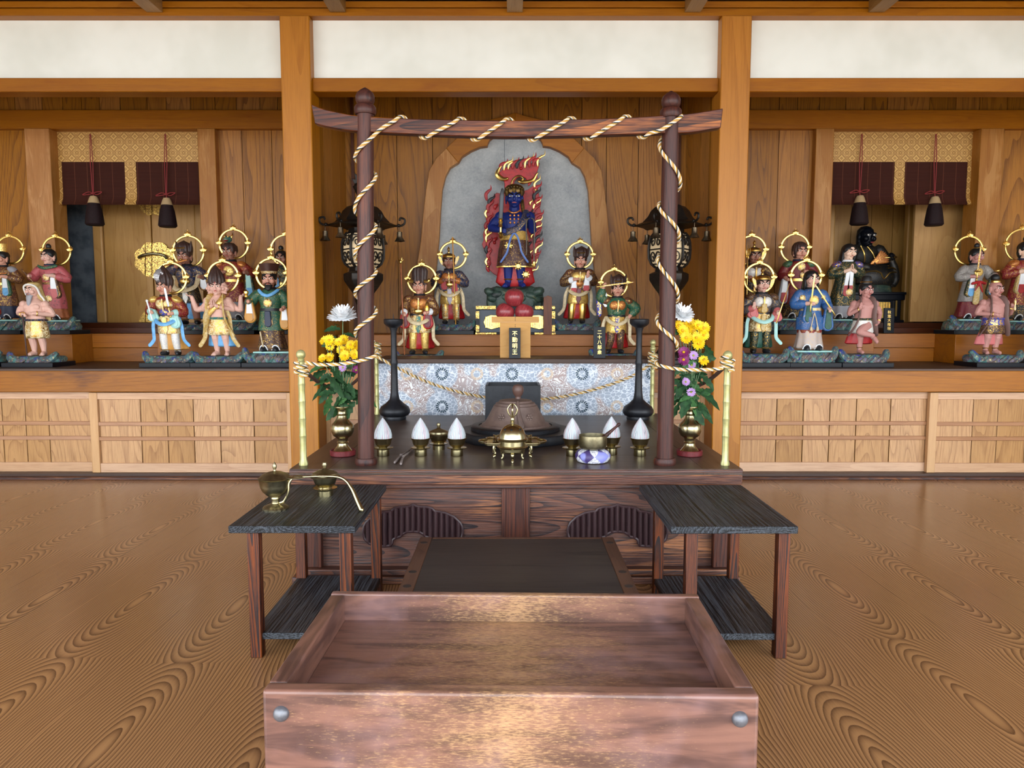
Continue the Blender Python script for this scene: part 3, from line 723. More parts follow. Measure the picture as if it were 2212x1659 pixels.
def turn(sd, lst, k=7):
    """lst: (turn angle in units of a quarter, px y); quarter -1 left, 0 front, 1 right, 2 back"""
    out = []
    for (q0, y0), (q1, y1) in zip(lst, lst[1:]):
        for i in range(k):
            t = i / k; q = (q0 + (q1 - q0) * t) * PI / 2; z = Z(y0 + (y1 - y0) * t, YG)
            out.append(Vector((pole_x(sd, z) + RR * math.sin(q), YG - RR * math.cos(q), z)))
    q = lst[-1][0] * PI / 2; z = Z(lst[-1][1], YG); out.append(Vector((pole_x(sd, z) + RR * math.sin(q), YG - RR * math.cos(q), z)))
    return out
def P3(x, y, Y): return pt(x, y, Y)
LPx, RPx, PY = X(655, 2.77, 1000), X(1565, 2.78, 1000), 2.775
BLx, BRx, BY = X(815, 4.25, 893), X(1408, 4.25, 893), 4.25
lp = [P3(660, 783, PY - .03), P3(690, 788, PY - .03), P3(740, 786, PY - .035), P3(770, 781, YG - .034)]
left = lp + turn(-1, [(0, 776), (1, 766), (2, 745), (3, 722), (5, 674), (7, 637), (9, 588), (11, 555), (13, 490), (15, 457), (17, 381), (19, 340)], 8)[1:]
yf, yb_ = YG - .029, YG + .029
hel = [P3(775, 322, yf - .008), P3(800, 300, yf - .012), P3(825, 277, yf)]
tops = [862, 990, 1093, 1228, 1348]; bots = [915, 1025, 1147, 1268, 1385]
def beam_y(x, top):
    P = bt if top else bb
    for (a, b), (c, d) in zip(P, P[1:]):
        if a <= x <= c: return b + (d - b) * (x - a) / (c - a)
    return P[-1][1]
for tx, bx in zip(tops, bots):
    ty, by = beam_y(tx, 1), beam_y(bx, 0)
    hel += [P3(tx - 10, ty + 3, yf), P3(tx, ty - 5, YG - .01), P3(tx + 12, ty - 4, YG + .015), P3(tx + 25, ty + 12, yb_), P3(bx - 14, by - 8, yb_), P3(bx - 4, by + 4, YG + .01), P3(bx + 8, by + 4, YG - .015), P3(bx + 18, by - 4, yf)]
hel += [P3(1425, 282, yf - .012), P3(1450, 267, yf - .014), P3(1470, 253, yf - .004)]
rt = turn(1, [(1, 250), (2, 275), (3, 318), (5, 402), (7, 446), (9, 516), (11, 563), (13, 645), (15, 694), (17, 752), (19, 785), (20, 793)], 8)
rt += [P3(1470, 798, YG - .036), P3(1500, 799, PY - .035), P3(1540, 798, PY - .03), P3(1562, 795, PY - .03)]
main = bez(left + hel + rt, 3)
rp_ = thing('striped_rope', 'striped gold, white and black rope wound round the dark gate', 'rope', (.015, YG, 1.5))
mb = MB(); rope(mb, main); mb.xf(Matrix.Translation(-rp_.location)); mb.build('winding', STR, rp_)
def coil(x, y, z, n, r=.021, h=.03):
    return [Vector((x + r * math.sin(a), y - r * math.cos(a), z + h * a / (2 * PI * n))) for a in [2 * PI * n * i / (14 * n) for i in range(14 * n + 1)]]
for x, zz in ((LPx, Z(812, PY)), (RPx, Z(800, PY))):
    mb = MB(); rope(mb, coil(x, PY, zz, 3, .0225, .052)); mb.xf(Matrix.Translation(-rp_.location)); mb.build('coil', STR, rp_)
bk = thing('striped_rope', 'striped rope sagging in front of the brocade cloth between the rear posts', 'rope', (.02, BY, .7))
mb = MB(); rope(mb, bez([P3(815, 771, BY - .02), P3(850, 790, BY - .02), P3(900, 815, BY - .02), P3(960, 838, BY - .02), P3(1040, 857, BY - .02), P3(1106, 863, BY - .02), P3(1175, 862, BY - .02), P3(1250, 850, BY - .02), P3(1320, 830, BY - .02), P3(1370, 810, BY - .02), P3(1405, 787, BY - .02)], 5), .0085, .055)
for x, y0 in ((BLx, 772), (BRx, 795)):
    rope(mb, coil(x, BY, Z(y0, BY), 4, .0225, .09), .0085)
mb.xf(Matrix.Translation(-bk.location)); mb.build('winding', STR, bk)
for sg, x0, x1, lab in ((-1, LPx, BLx, 'side rope coloured shade-brown, sagging behind the left flower vase'), (1, RPx, BRx, 'side rope coloured shade-brown, sagging behind the right flower vase')):
    y0 = 805 if sg < 0 else 797
    a, b = pt(662 if sg < 0 else 1560, y0, PY + .02), Vector((x1 + sg * .03, BY, Z(775, BY)))
    pts_ = [a.lerp(b, t) - Vector((0, 0, .11 * (1 - (2 * t - 1) ** 2))) for t in [i / 12 for i in range(13)]]
    o = thing('shaded_rope', lab, 'cord', tuple(a))
    mb = MB(); rope(mb, bez(pts_, 3), .008, .04, (0, 0, 0)); mb.xf(Matrix.Translation(-a)); mb.build('strand', M['rope_shaded'], o)

# ---------------------------------------------------------------- gilt bamboo-shaped posts
def gilt_post(x, y, top, label):
    t = thing('gilt_post', label, 'post', (x, y, ZT), group='gilt posts at the platform corners')
    h = top - ZT; hb = h - .062
    prof = [(.017, 0), (.017, .008), (.013, .022), (.0125, .05)]
    k = 5; seg_h = (hb - .05) / k
    for i in range(k):
        z0 = .05 + i * seg_h
        prof += [(.0125, z0 + .002), (.0118, z0 + seg_h * .5), (.0128, z0 + seg_h - .008), (.0142, z0 + seg_h - .003), (.0128, z0 + seg_h)]
    MB().lathe(prof + [(.012, hb)], seg=8, ang=PI / 8).build('shaft', M['palegold'], t, sharp=30)
    MB().lathe([(.012, hb), (.0165, hb + .006), (.0165, hb + .014), (.012, hb + .02), (.013, hb + .026)] + [(.0175 * math.cos(a), hb + .043 + .0185 * math.sin(a)) for a in [-.9 + .245 * i for i in range(11)]], seg=24).build('knob', M['palegold'], t)
gilt_post(LPx, PY, Z(755, PY), 'pale gold bamboo-shaped post at the front left corner of the platform')
gilt_post(RPx, PY, Z(757, PY), 'pale gold bamboo-shaped post at the front right corner of the platform')
gilt_post(BLx, BY, Z(738, BY), 'pale gold bamboo-shaped post at the rear left of the platform, before the cloth')
gilt_post(BRx, BY, Z(733, BY), 'pale gold bamboo-shaped post at the rear right of the platform, before the cloth')

# ---------------------------------------------------------------- altar table, brocade cloth
def cloth_mat():
    t = Mt('pale_blue_brocade'); x, y, z = t.sep(t.co())
    P, Q = .411, .1925
    def cell(ox, oz):
        u = t.ma('ADD', t.ma('DIVIDE', x, P), ox); v = t.ma('ADD', t.ma('DIVIDE', z, Q), oz)
        fx = t.ma('MULTIPLY', t.ma('SUBTRACT', t.ma('FRACT', u), .5), P); fz = t.ma('MULTIPLY', t.ma('SUBTRACT', t.ma('FRACT', v), .5), Q)
        return t.ma('SQRT', t.ma('ADD', t.ma('MULTIPLY', fx, fx), t.ma('MULTIPLY', fz, fz))), t.ma('ARCTAN2', fz, fx), t.ma('FLOOR', u)
    r, a, ix = cell(.5, 0.0)
    sc = t.vor(t.comb(x, 0, t.ma('MULTIPLY', z, 1.25)), 46); scl = t.step(sc, .5, .62)
    n = t.noise(t.comb(x, 0, z), 16, 2, .5, 1.5); lv = t.ma('FRACT', t.ma('MULTIPLY', n, 7)); li = t.step(t.ma('ABSOLUTE', t.ma('SUBTRACT', lv, .5)), .33, .42)
    zone = t.step(t.noise(t.comb(x, 3, z), 6.5, 1), .46, .52)
    ed = t.step(t.ma('SUBTRACT', t.vor(t.comb(x, 0, t.ma('MULTIPLY', z, 1.3)), 40, 'F2'), t.vor(t.comb(x, 0, t.ma('MULTIPLY', z, 1.3)), 40)), .02, .16)
    base = t.mix(ed, (226, 232, 240), t.mix(t.noise(t.comb(x, 0, z), 9), (146, 160, 182), (178, 186, 198)))
    alt = t.mix(li, t.mix(n, (190, 190, 198), (164, 128, 112)), (240, 242, 244))
    zr_ = t.ma('MULTIPLY', t.step(r, .085, .10), zone)
    col = t.mix(zr_, base, alt)
    pet = t.step(t.ma('ABSOLUTE', t.ma('SUBTRACT', t.ma('FRACT', t.ma('MULTIPLY', a, 16 / (2 * PI))), .5)), .10, .16)
    pet = t.ma('SUBTRACT', 1.0, pet)
    pet = t.step(t.ma('ABSOLUTE', t.ma('SUBTRACT', t.ma('FRACT', t.ma('MULTIPLY', a, 16 / (2 * PI))), .5)), .34, .28)
    pet = t.ma('SUBTRACT', 1.0, t.step(t.ma('ABSOLUTE', t.ma('SUBTRACT', t.ma('FRACT', t.ma('MULTIPLY', a, 16 / (2 * PI))), .5)), .30, .38))
    bandm = t.ma('MULTIPLY', t.step(r, .020, .022), t.ma('SUBTRACT', 1.0, t.step(r, .036, .038)))
    par = t.ma('ABSOLUTE', t.ma('MODULO', ix, 2.0))
    rc = t.mix(par, (46, 70, 84), (216, 190, 160))
    # two figure colours on alternate half steps
    r2, a2, ix2 = cell(0.0, 0.0)
    pet2 = t.ma('SUBTRACT', 1.0, t.step(t.ma('ABSOLUTE', t.ma('SUBTRACT', t.ma('FRACT', t.ma('MULTIPLY', a2, 16 / (2 * PI))), .5)), .30, .38))
    band2 = t.ma('MULTIPLY', t.step(r2, .020, .022), t.ma('SUBTRACT', 1.0, t.step(r2, .036, .038)))
    col = t.mix(t.ma('MULTIPLY', bandm, pet), col, (44, 68, 82))
    # beige figures sit half way between the blue ones
    col = t.mix(t.ma('MULTIPLY', band2, pet2), col, (214, 188, 158))
    return t.out(col, .55, .05, t.bump(ed, .3, .003), .4)
# period: blue figures 151 px apart, beige between them
M['cloth'] = cloth_mat()
YA = 4.32
za1, za0 = .757, Z(785, YA)
xa0, xa1 = -.802, .836
alt = thing('altar_table', 'dark altar table under the brocade cloth behind the platform', 'table', (.02, YA, 0))
oa = lambda mb: mb.xf(Matrix.Translation(-alt.location))
oa(MB().box(xa0, xa1, YA, 4.70, za0, za1)).build('table_top', M['shelftop'], alt, bevel=.003)
for xx in (xa0 + .03, xa1 - .09):
    for yy in (YA + .06, 4.40):
        oa(MB().box(xx, xx + .06, yy, yy + .06, 0, za0)).build('leg', M['shelftop'], alt)
cl = MB(); nx, nz_ = 120, 6
vs = []; fs = []
for k in range(nz_ + 1):
    for i in range(nx + 1):
        x = xa0 + .01 + (xa1 - xa0 - .02) * i / nx; t_ = k / nz_
        vs.append((x, YA + .010 + .003 * math.sin(x * 37) * t_ - .004 * t_, za0 - .001 - (za0 - .001 - (ZT - .05)) * t_))
for k in range(nz_):
    for i in range(nx): a = k * (nx + 1) + i; fs.append((a, a + 1, a + nx + 2, a + nx + 1))
cl.add(vs, fs)
cx0 = X(1106, YA); cz0 = Z(808, YA) - .1925 / 2
cl.xf(Matrix.Translation((-cx0, -YA, -cz0)))
o = cl.build('brocade_cloth', M['cloth'], None, loc=(cx0, YA, cz0), fixn=False)
q = o.modifiers.new('s', 'SOLIDIFY'); q.thickness = .003; q.offset = 0
tag(o, 'pale blue brocade cloth with dark and beige rosettes hanging before the altar table', 'cloth')

# ---------------------------------------------------------------- black side tables
def side_table(x0, x1, y0, y1, label):
    t = thing('side_table', label, 'table', ((x0 + x1) / 2, (y0 + y1) / 2, 0), group='black side tables before the platform')
    o = lambda mb: mb.xf(Matrix.Translation(-t.location))
    zt_, th = .400, .021
    o(MB().box(x0, x1, y0, y1, zt_ - th, zt_)).build('table_top', M['blacktop'], t, bevel=.002)
    lw = .034
    for xa in (x0 + .048, x1 - .016 - lw):
        for ya_ in (y0 + .012, y1 - .05):
            o(MB().box(xa, xa + lw, ya_, ya_ + lw, 0, zt_ - th)).build('leg', M['redleg'], t, bevel=.002)
    o(MB().box(x0 + .05, x1 - .018, y0 + .022, y1 - .02, .052, .072)).build('lower_shelf', M['blacktop'], t, bevel=.002)
    return t
side_table(-.818, -.452, 2.088, 2.62, 'black grained side table left of the seat, with brass incense ware on it')
side_table(.457, .823, 2.083, 2.615, 'black grained side table right of the seat, with nothing on top')
# ---------------------------------------------------------------- low seat
st = thing('low_seat', 'low dark wooden dais with a brown rim between the two side tables', 'seat', (.0165, 2.2, 0))
o_ = lambda mb: mb.xf(Matrix.Translation(-st.location))
sx0, sx1, sy0, sy1, sz = -.314, .347, 1.86, 2.479, .25
o_(MB().box(sx0 + .042, sx1 - .042, sy0 + .04, sy1 - .018, sz - .03, sz - .001)).build('seat_board', M['seat'], st)
for a, b in ((sx0, sx0 + .0415), (sx1 - .0415, sx1)): o_(MB().box(a, b, sy0, sy1, sz - .04, sz)).build('side_rim', M['seatrim'], st, bevel=.002)
for a, b in ((sy1 - .0175, sy1), (sy0, sy0 + .0395)): o_(MB().box(sx0 + .042, sx1 - .042, a, b, sz - .04, sz)).build('end_rim', M['seatrim'], st, bevel=.002)
o_(MB().box(sx0 + .03, sx1 - .03, sy0 + .03, sy1 - .03, .0, sz - .04)).build('body', M['platx'], st)
for y in (1172, 1235, 1266):
    for a in (sx0 + .02, sx1 - .02):
        p = gp(900, y, sz)
        o_(MB().lathe([(.012, sz - .001), (.012, sz + .0006), (.001, sz + .0007)], (a, p.y, 0), 16)).build('plug', M['seat'], st)
# ---------------------------------------------------------------- open offertory box
def box_mat(ax):
    t = Mt('worn_reddish_box_' + ax); x, y, z = t.sep(t.co())
    al, b = (x, y) if ax == 'x' else (y, x)
    v = t.comb(t.ma('DIVIDE', al, 7.0), b, z)
    g = t.noise(v, 34, 3, .6, .6); fine = t.noise(t.comb(t.ma('MULTIPLY', al, 50), t.ma('MULTIPLY', b, 300), t.ma('MULTIPLY', z, 300)), 1.5, 4, .7)
    bl = t.noise(t.comb(x, y, z), 7, 3, .6)
    col = t.mix(t.step(g, .35, .65), (122, 84, 70), (78, 52, 45))
    col = t.mix(t.ma('MULTIPLY', t.step(bl, .45, .72), .42), col, (146, 114, 114))
    # rubbed-through lacquer; the paler middle also paints in the bright highlight there
    mid_glare = t.ma('SUBTRACT', 1.0, t.ma('MULTIPLY', t.ma('ABSOLUTE', x), 2.3))
    wm = t.ma('ADD', t.ma('MULTIPLY', mid_glare, .34 if ax == 'x' else .1), t.ma('MULTIPLY', t.noise(t.comb(t.ma('MULTIPLY', x, .6), y, z), 9, 4, .7), .42))
    wear_glare = t.ma('ADD', t.ma('MULTIPLY', t.step(wm, .3, .8), .36), t.ma('MULTIPLY', t.step(t.ma('ADD', wm, t.ma('MULTIPLY', t.ma('SUBTRACT', fine, .5), 1.1)), .42, .66), .6), cl=True)
    col = t.mix(t.ma('MULTIPLY', wear_glare, .66), col, (208, 162, 110))
    return t.out(col, t.ma('ADD', .36, t.ma('MULTIPLY', wear_glare, .2)), 0, t.bump(fine, .08, .002), .5)
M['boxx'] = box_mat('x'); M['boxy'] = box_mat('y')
M['stud'] = plain('grey_stud', (112, 112, 116), .45, .5, nsc=60, c2=(92, 92, 98))
bx = thing('offertory_box', 'worn reddish wooden open-topped box with iron studs in the foreground', 'box', (0, 1.31, 0), -.022)
W2, D2, zr_, th = .386, .211, .42, .030
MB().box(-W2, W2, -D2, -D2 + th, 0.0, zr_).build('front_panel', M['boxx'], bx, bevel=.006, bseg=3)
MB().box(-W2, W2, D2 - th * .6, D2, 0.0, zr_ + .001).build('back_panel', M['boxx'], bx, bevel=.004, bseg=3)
for s in (-1, 1):
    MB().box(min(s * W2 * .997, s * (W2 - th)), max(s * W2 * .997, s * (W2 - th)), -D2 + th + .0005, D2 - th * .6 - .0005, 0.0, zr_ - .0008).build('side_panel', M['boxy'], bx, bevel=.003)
    MB().lathe([(.0125, 0), (.0122, .003), (.0105, .0065), (.006, .0095), (.0005, .0108)], seg=24).xf(Matrix.Translation((s * (W2 - .030), -D2, zr_ - .037)) @ Matrix.Rotation(PI / 2, 4, 'X')).build('stud', M['stud'], bx)
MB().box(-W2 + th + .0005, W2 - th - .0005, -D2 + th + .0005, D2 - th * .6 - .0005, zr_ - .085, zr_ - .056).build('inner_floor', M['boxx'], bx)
# ---------------------------------------------------------------- painted wooden statues
def P_(n, c, **k): M[n] = plain(n, c, **k)
for n, c in (('skin_pink', (216, 172, 156)), ('skin_tan', (204, 150, 128)), ('skin_brown', (160, 112, 94)), ('skin_rose', (186, 134, 126)), ('skin_pale', (236, 200, 176)), ('skin_blue', (20, 38, 108))):
    t = Mt(n); M[n] = t.out(c, .5, 0, None, .35)
P_('hair_black', (24, 24, 26), rough=.45); P_('hair_brown', (66, 44, 38), rough=.5, nsc=60, c2=(48, 32, 30)); P_('hair_white', (226, 222, 214), rough=.6)
P_('eye_black', (16, 14, 14), rough=.3); P_('eye_white', (240, 236, 228), rough=.35); P_('lip', (150, 50, 48), rough=.5)
P_('mint', (168, 216, 210), rough=.5); P_('sky_blue', (112, 178, 226), rough=.5, nsc=50, c2=(92, 152, 206)); P_('green', (28, 84, 66), rough=.5, nsc=60, c2=(20, 62, 52)); P_('ochre', (196, 140, 62), rough=.5)
P_('mustard', (186, 150, 70), rough=.5, nsc=70, c2=(206, 186, 140)); P_('greybrown', (112, 86, 80), rough=.6); P_('mauve', (176, 168, 178), rough=.5); P_('navy', (30, 40, 66), rough=.5)
P_('boot', (26, 28, 34), rough=.45); P_('pinkcloth', (196, 104, 104), rough=.5); P_('graycloth', (150, 150, 156), rough=.5); P_('brown_d', (70, 42, 34), rough=.5); P_('orange_b', (170, 98, 56), rough=.55, nsc=50, c2=(140, 78, 44))
P_('steel', (214, 216, 222), rough=.3, metal=.7)
BR = lambda n, b, sc=70, thr=(.3, .5), base2=None, gold=(226, 182, 92), metal=1.0: M.__setitem__(n, brocade(n, b, gold, sc, thr, .5, base2, metal))
BR('b_gold', (206, 164, 82), 60, (.25, .6), gold=(246, 214, 128)); BR('b_goldwhite', (232, 214, 168), 55, (.3, .55), gold=(214, 164, 74))
BR('b_red', (126, 30, 34), 42, (.62, .75)); BR('b_navy', (34, 44, 76), 55, (.6, .75)); BR('b_green', (28, 88, 68), 60, (.66, .78)); BR('b_dkgreen', (26, 48, 40), 45, (.6, .75))
BR('b_brown', (92, 52, 40), 55, (.55, .72)); BR('b_copper', (176, 102, 48), 70, (.4, .6), gold=(222, 160, 84)); BR('b_black', (30, 32, 36), 50, (.6, .74)); BR('b_rose', (176, 84, 88), 22, (.70, .74), None, (44, 50, 44), 0.0); BR('b_blue', (44, 92, 150), 24, (.72, .8))
BR('b_grey', (132, 126, 122), 50, (.62, .76), gold=(196, 190, 176), metal=.2); BR('b_taupe', (182, 168, 162), 40, (.66, .78)); BR('b_slate', (62, 66, 80), 60, (.6, .75)); BR('b_dkbrown', (74, 48, 40), 50, (.6, .74)); BR('b_skirt', (66, 30, 28), 40, (.66, .8)); BR('b_silver', (206, 204, 204), 70, (.35, .6), gold=(236, 230, 214), metal=.3)
BR('b_maroon', (110, 22, 34), 26, (.74, .82)); BR('b_teal', (40, 110, 106), 50, (.6, .74)); BR('b_bluegold', (60, 70, 160), 46, (.4, .55))
t = Mt('painted_rock'); v = t.co(); a = t.vor(v, 26, 'F1', 'Color'); sx_ = t.sep(a)[0]
col = t.ramp(t.ma('ADD', t.ma('MULTIPLY', t.noise(v, 16, 3, .6, 1.5), .75), t.ma('MULTIPLY', sx_, .25)), [(.28, (48, 58, 150)), (.4, (62, 78, 92)), (.5, (84, 132, 126)), (.58, (72, 70, 80)), (.66, (112, 96, 88)), (.76, (56, 80, 164))])
fl = t.step(t.noise(t.vm('MULTIPLY', v, (1, 1, .5)), 90, 2, .6), .6, .68)
col = t.mix(t.ma('MULTIPLY', fl, .8), col, (204, 186, 132)); M['rock'] = t.out(col, .5, t.ma('MULTIPLY', fl, .5), t.bump(t.noise(v, 30, 3), .5, .01))
t = Mt('dark_green_rock'); v = t.co(); n = t.noise(v, 14, 3, .6, 1)
M['rockgreen'] = t.out(t.ramp(n, [(.3, (28, 34, 34)), (.5, (40, 60, 52)), (.62, (60, 78, 66)), (.75, (120, 104, 60))]), .5, 0, t.bump(n, .5, .01))
HC = .895
class Fig:
    def __init__(s, root, sc, lean=0, yaw=0): s.r = root; s.s = sc; s.lean = lean; s.yaw = math.radians(yaw)
    def put(s, mb, name, m, parent=None, head=False, **k):
        """scale to metres; head parts turn with the head"""
        for i, p in enumerate(mb.v):
            q = Vector(p)
            if head:
                c, d = math.cos(s.yaw), math.sin(s.yaw); y0 = q.y - .01; q = Vector((q.x * c - y0 * d, q.x * d + y0 * c + .01, q.z))
            q.x += s.lean * q.z
            mb.v[i] = q * s.s
        return mb.build(name, M[m] if isinstance(m, str) else [M[x] for x in m] if isinstance(m, (list, tuple)) else m, parent or s.r, **k)
def head_shape(mb, hz=HC):
    T = [(-1, .26, .22, -.34), (-.88, .46, .42, -.24), (-.65, .68, .64, -.14), (-.35, .83, .82, -.06), (0, .90, .93, 0), (.3, .92, .98, .03), (.6, .82, .88, .05), (.85, .55, .6, .05), (1, .12, .12, .05)]
    mb.loft([ring(hz + t * .105, a * .080, b * .090, 0, c * .09, 20) for t, a, b, c in T])
    mb.ell((0, -.090, hz - .018), (.012, .018, .022), rot=(.25, 0, 0)); mb.ell((0, -.094, hz - .03), (.019, .013, .010))
    for q in (-1, 1):
        mb.ell((q * .034, -.074, hz + .026), (.032, .014, .010)); mb.ell((q * .046, -.058, hz - .025), (.028, .026, .028))
        mb.ell((q * .082, .012, hz - .004), (.012, .022, .036)); mb.ell((q * .082, .004, hz - .045), (.009, .013, .02))
    mb.ell((0, -.080, hz - .058), (.026, .014, .010)); mb.ell((0, -.066, hz - .092), (.026, .02, .016))
def face(f, angry=1.0, beard=None, mouth='lip'):
    e = MB()
    for q in (-1, 1):
        e.ell((q * .035, -.082, HC + .008), (.019, .009, .0075), 0); e.ell((q * .034, -.0895, HC + .007), (.0075, .004, .0068), 1)
    f.put(e, 'eyes', ('eye_white', 'eye_black'), head=True)
    b = MB()
    for q in (-1, 1):
        b.tube([(q * .012, -.092, HC + .026 - .006 * angry), (q * .034, -.0915, HC + .034), (q * .058, -.076, HC + .034 + .016 * angry)], [.006, .008, .003], 6)
    f.put(b, 'eyebrows', 'eye_black', head=True)
    f.put(MB().tube([(-.021, -.088, HC - .056), (0, -.0945, HC - .053), (.021, -.088, HC - .056)], [.003, .006, .003], 6), 'mouth', mouth, head=True)
    if beard:
        m = MB().loft([ring(HC - .07, .05, .03, 0, -.06, 14), ring(HC - .1, .045, .03, 0, -.075, 14), ring(HC - .10 - beard[1] * .6, .028, .02, 0, -.09, 14), ring(HC - .1 - beard[1], .003, .003, 0, -.09, 14)])
        for q in (-1, 1): m.tube([(q * .006, -.1, HC - .044), (q * .03, -.088, HC - .054), (q * .042, -.07, HC - .09)], [.005, .006, .002], 6)
        f.put(m, 'beard', beard[0], head=True)
def hand(mb, w, d, n, sz=.046, curl=.8, side=1):
    """palm, four unequal fingers and a thumb; d points along the hand, n is where the fingers close to"""
    w, d, n = Vector(w), Vector(d).normalized(), Vector(n); n = (n - d * n.dot(d)).normalized(); l = d.cross(n) * side
    R = Matrix((l, n, d)).transposed()
    c = w + d * sz * .5; o = len(mb.v); mb.ell((0, 0, 0), (sz * .46, sz * .22, sz * .62), seg=10)
    for i in range(o, len(mb.v)): mb.v[i] = c + R @ mb.v[i]
    for i, ln in enumerate((.86, 1.0, .92, .72)):
        b = w + d * sz * .95 + l * sz * (.34 - .225 * i)
        a1, a2, a3 = curl * .9, curl * 2.1, curl * 3.0
        p = [b]; 
        for a, q in ((a1, .45), (a2, .34), (a3, .26)):
            a = min(a, 2.9); p.append(p[-1] + (d * math.cos(a) + n * math.sin(a)) * sz * q * ln)
        mb.tube([b - d * sz * .2] + p, [sz * .13, sz * .125, sz * .115, sz * .10, sz * .08], 6)
    tb = w + d * sz * .3 + l * sz * .42
    mb.tube([tb - l * sz * .15, tb + l * sz * .22 + d * sz * .25 + n * sz * .1, tb + l * sz * (.22 - .3 * curl) + d * sz * .55 + n * sz * (.2 + .25 * curl)], [sz * .16, sz * .14, sz * .10], 6)
def limb(mb, P, R, seg=10): mb.tube(bez(P, 4), [R[0] + (R[-1] - R[0]) * i / (4 * (len(P) - 1)) for i in range(4 * (len(P) - 1) + 1)] if len(R) == 2 else sum([[R[i] + (R[i + 1] - R[i]) * k / 4 for k in range(4)] for i in range(len(R) - 1)], []) + [R[-1]], seg)
def foot(mb, a, dr, toes=True):
    a, dr = Vector(a), Vector(dr).normalized(); l = Vector((dr.y, -dr.x, 0))
    mb.tube([a + Vector((0, .02, -.02)), a + dr * .035 + Vector((0, 0, -.022)), a + dr * .085 + Vector((0, 0, -.036))], [.03, .03, .026], 10)
    mb.ell(a + Vector((0, .015, -.036)), (.026, .03, .016))
    if toes:
        for i, r in enumerate((.0115, .0095, .009, .0085, .008)):
            p = a + dr * (.098 - .004 * i) + l * (.020 - .0105 * i) + Vector((0, 0, -.043)); mb.ell(p, (r, r * 1.4, r))
def halo(f, px, py, r, Y, root):
    c = pt(px, py, Y + .065) - root.matrix_basis.translation; R = r * Y / F_PX
    rg = MB().tube([c + Vector((R * math.cos(a), 0, R * math.sin(a))) for a in [2 * PI * i / 48 for i in range(48)]], .0084, 8, close=True, flat=.7)
    rg.tube([c + Vector((0, 0, -R)), c + Vector((0, -.02, -R - .03))], .004, 6)
    o = rg.build('halo_ring', M['gold'], f.r)
    for a in (PI / 2, 0, PI):
        q = c + Vector((R * math.cos(a), -.002, R * math.sin(a))); m = MB().ell(q, (.009, .007, .009)); s = R * .34
        for k in (-1.0, -.5, 0, .5, 1.0):
            x = k * s * .55; h = s * (1.2 - .45 * abs(k))
            m.tube(bez([q + Vector((x * .4, 0, 0)), q + Vector((x * 1.05, -.003, h * .4)), q + Vector((x * .7, 0, h * .72)), q + Vector((x * 1.1, 0, h))], 3), [.006] + [.006 - .005 * i / 9 for i in range(9)], 5)
        if a != PI / 2: m.ell(q + Vector((0, 0, -s * .35)), (.008, .006, .008))
        m.build('flame_ornament', M['gold'], o)
def lobe(cx, zt, zb, w0, w1, n=10):
    h = min(w1, (zt - zb) * .34)
    return [(cx - w0, zt)] + [(cx - w1 * math.cos(PI * i / n), zb + h * (1 - math.sin(PI * i / n))) for i in range(n + 1)] + [(cx + w0, zt)]
HAIR_RIDGE = lambda k, am: (lambda a, z: am * math.cos(k * a))
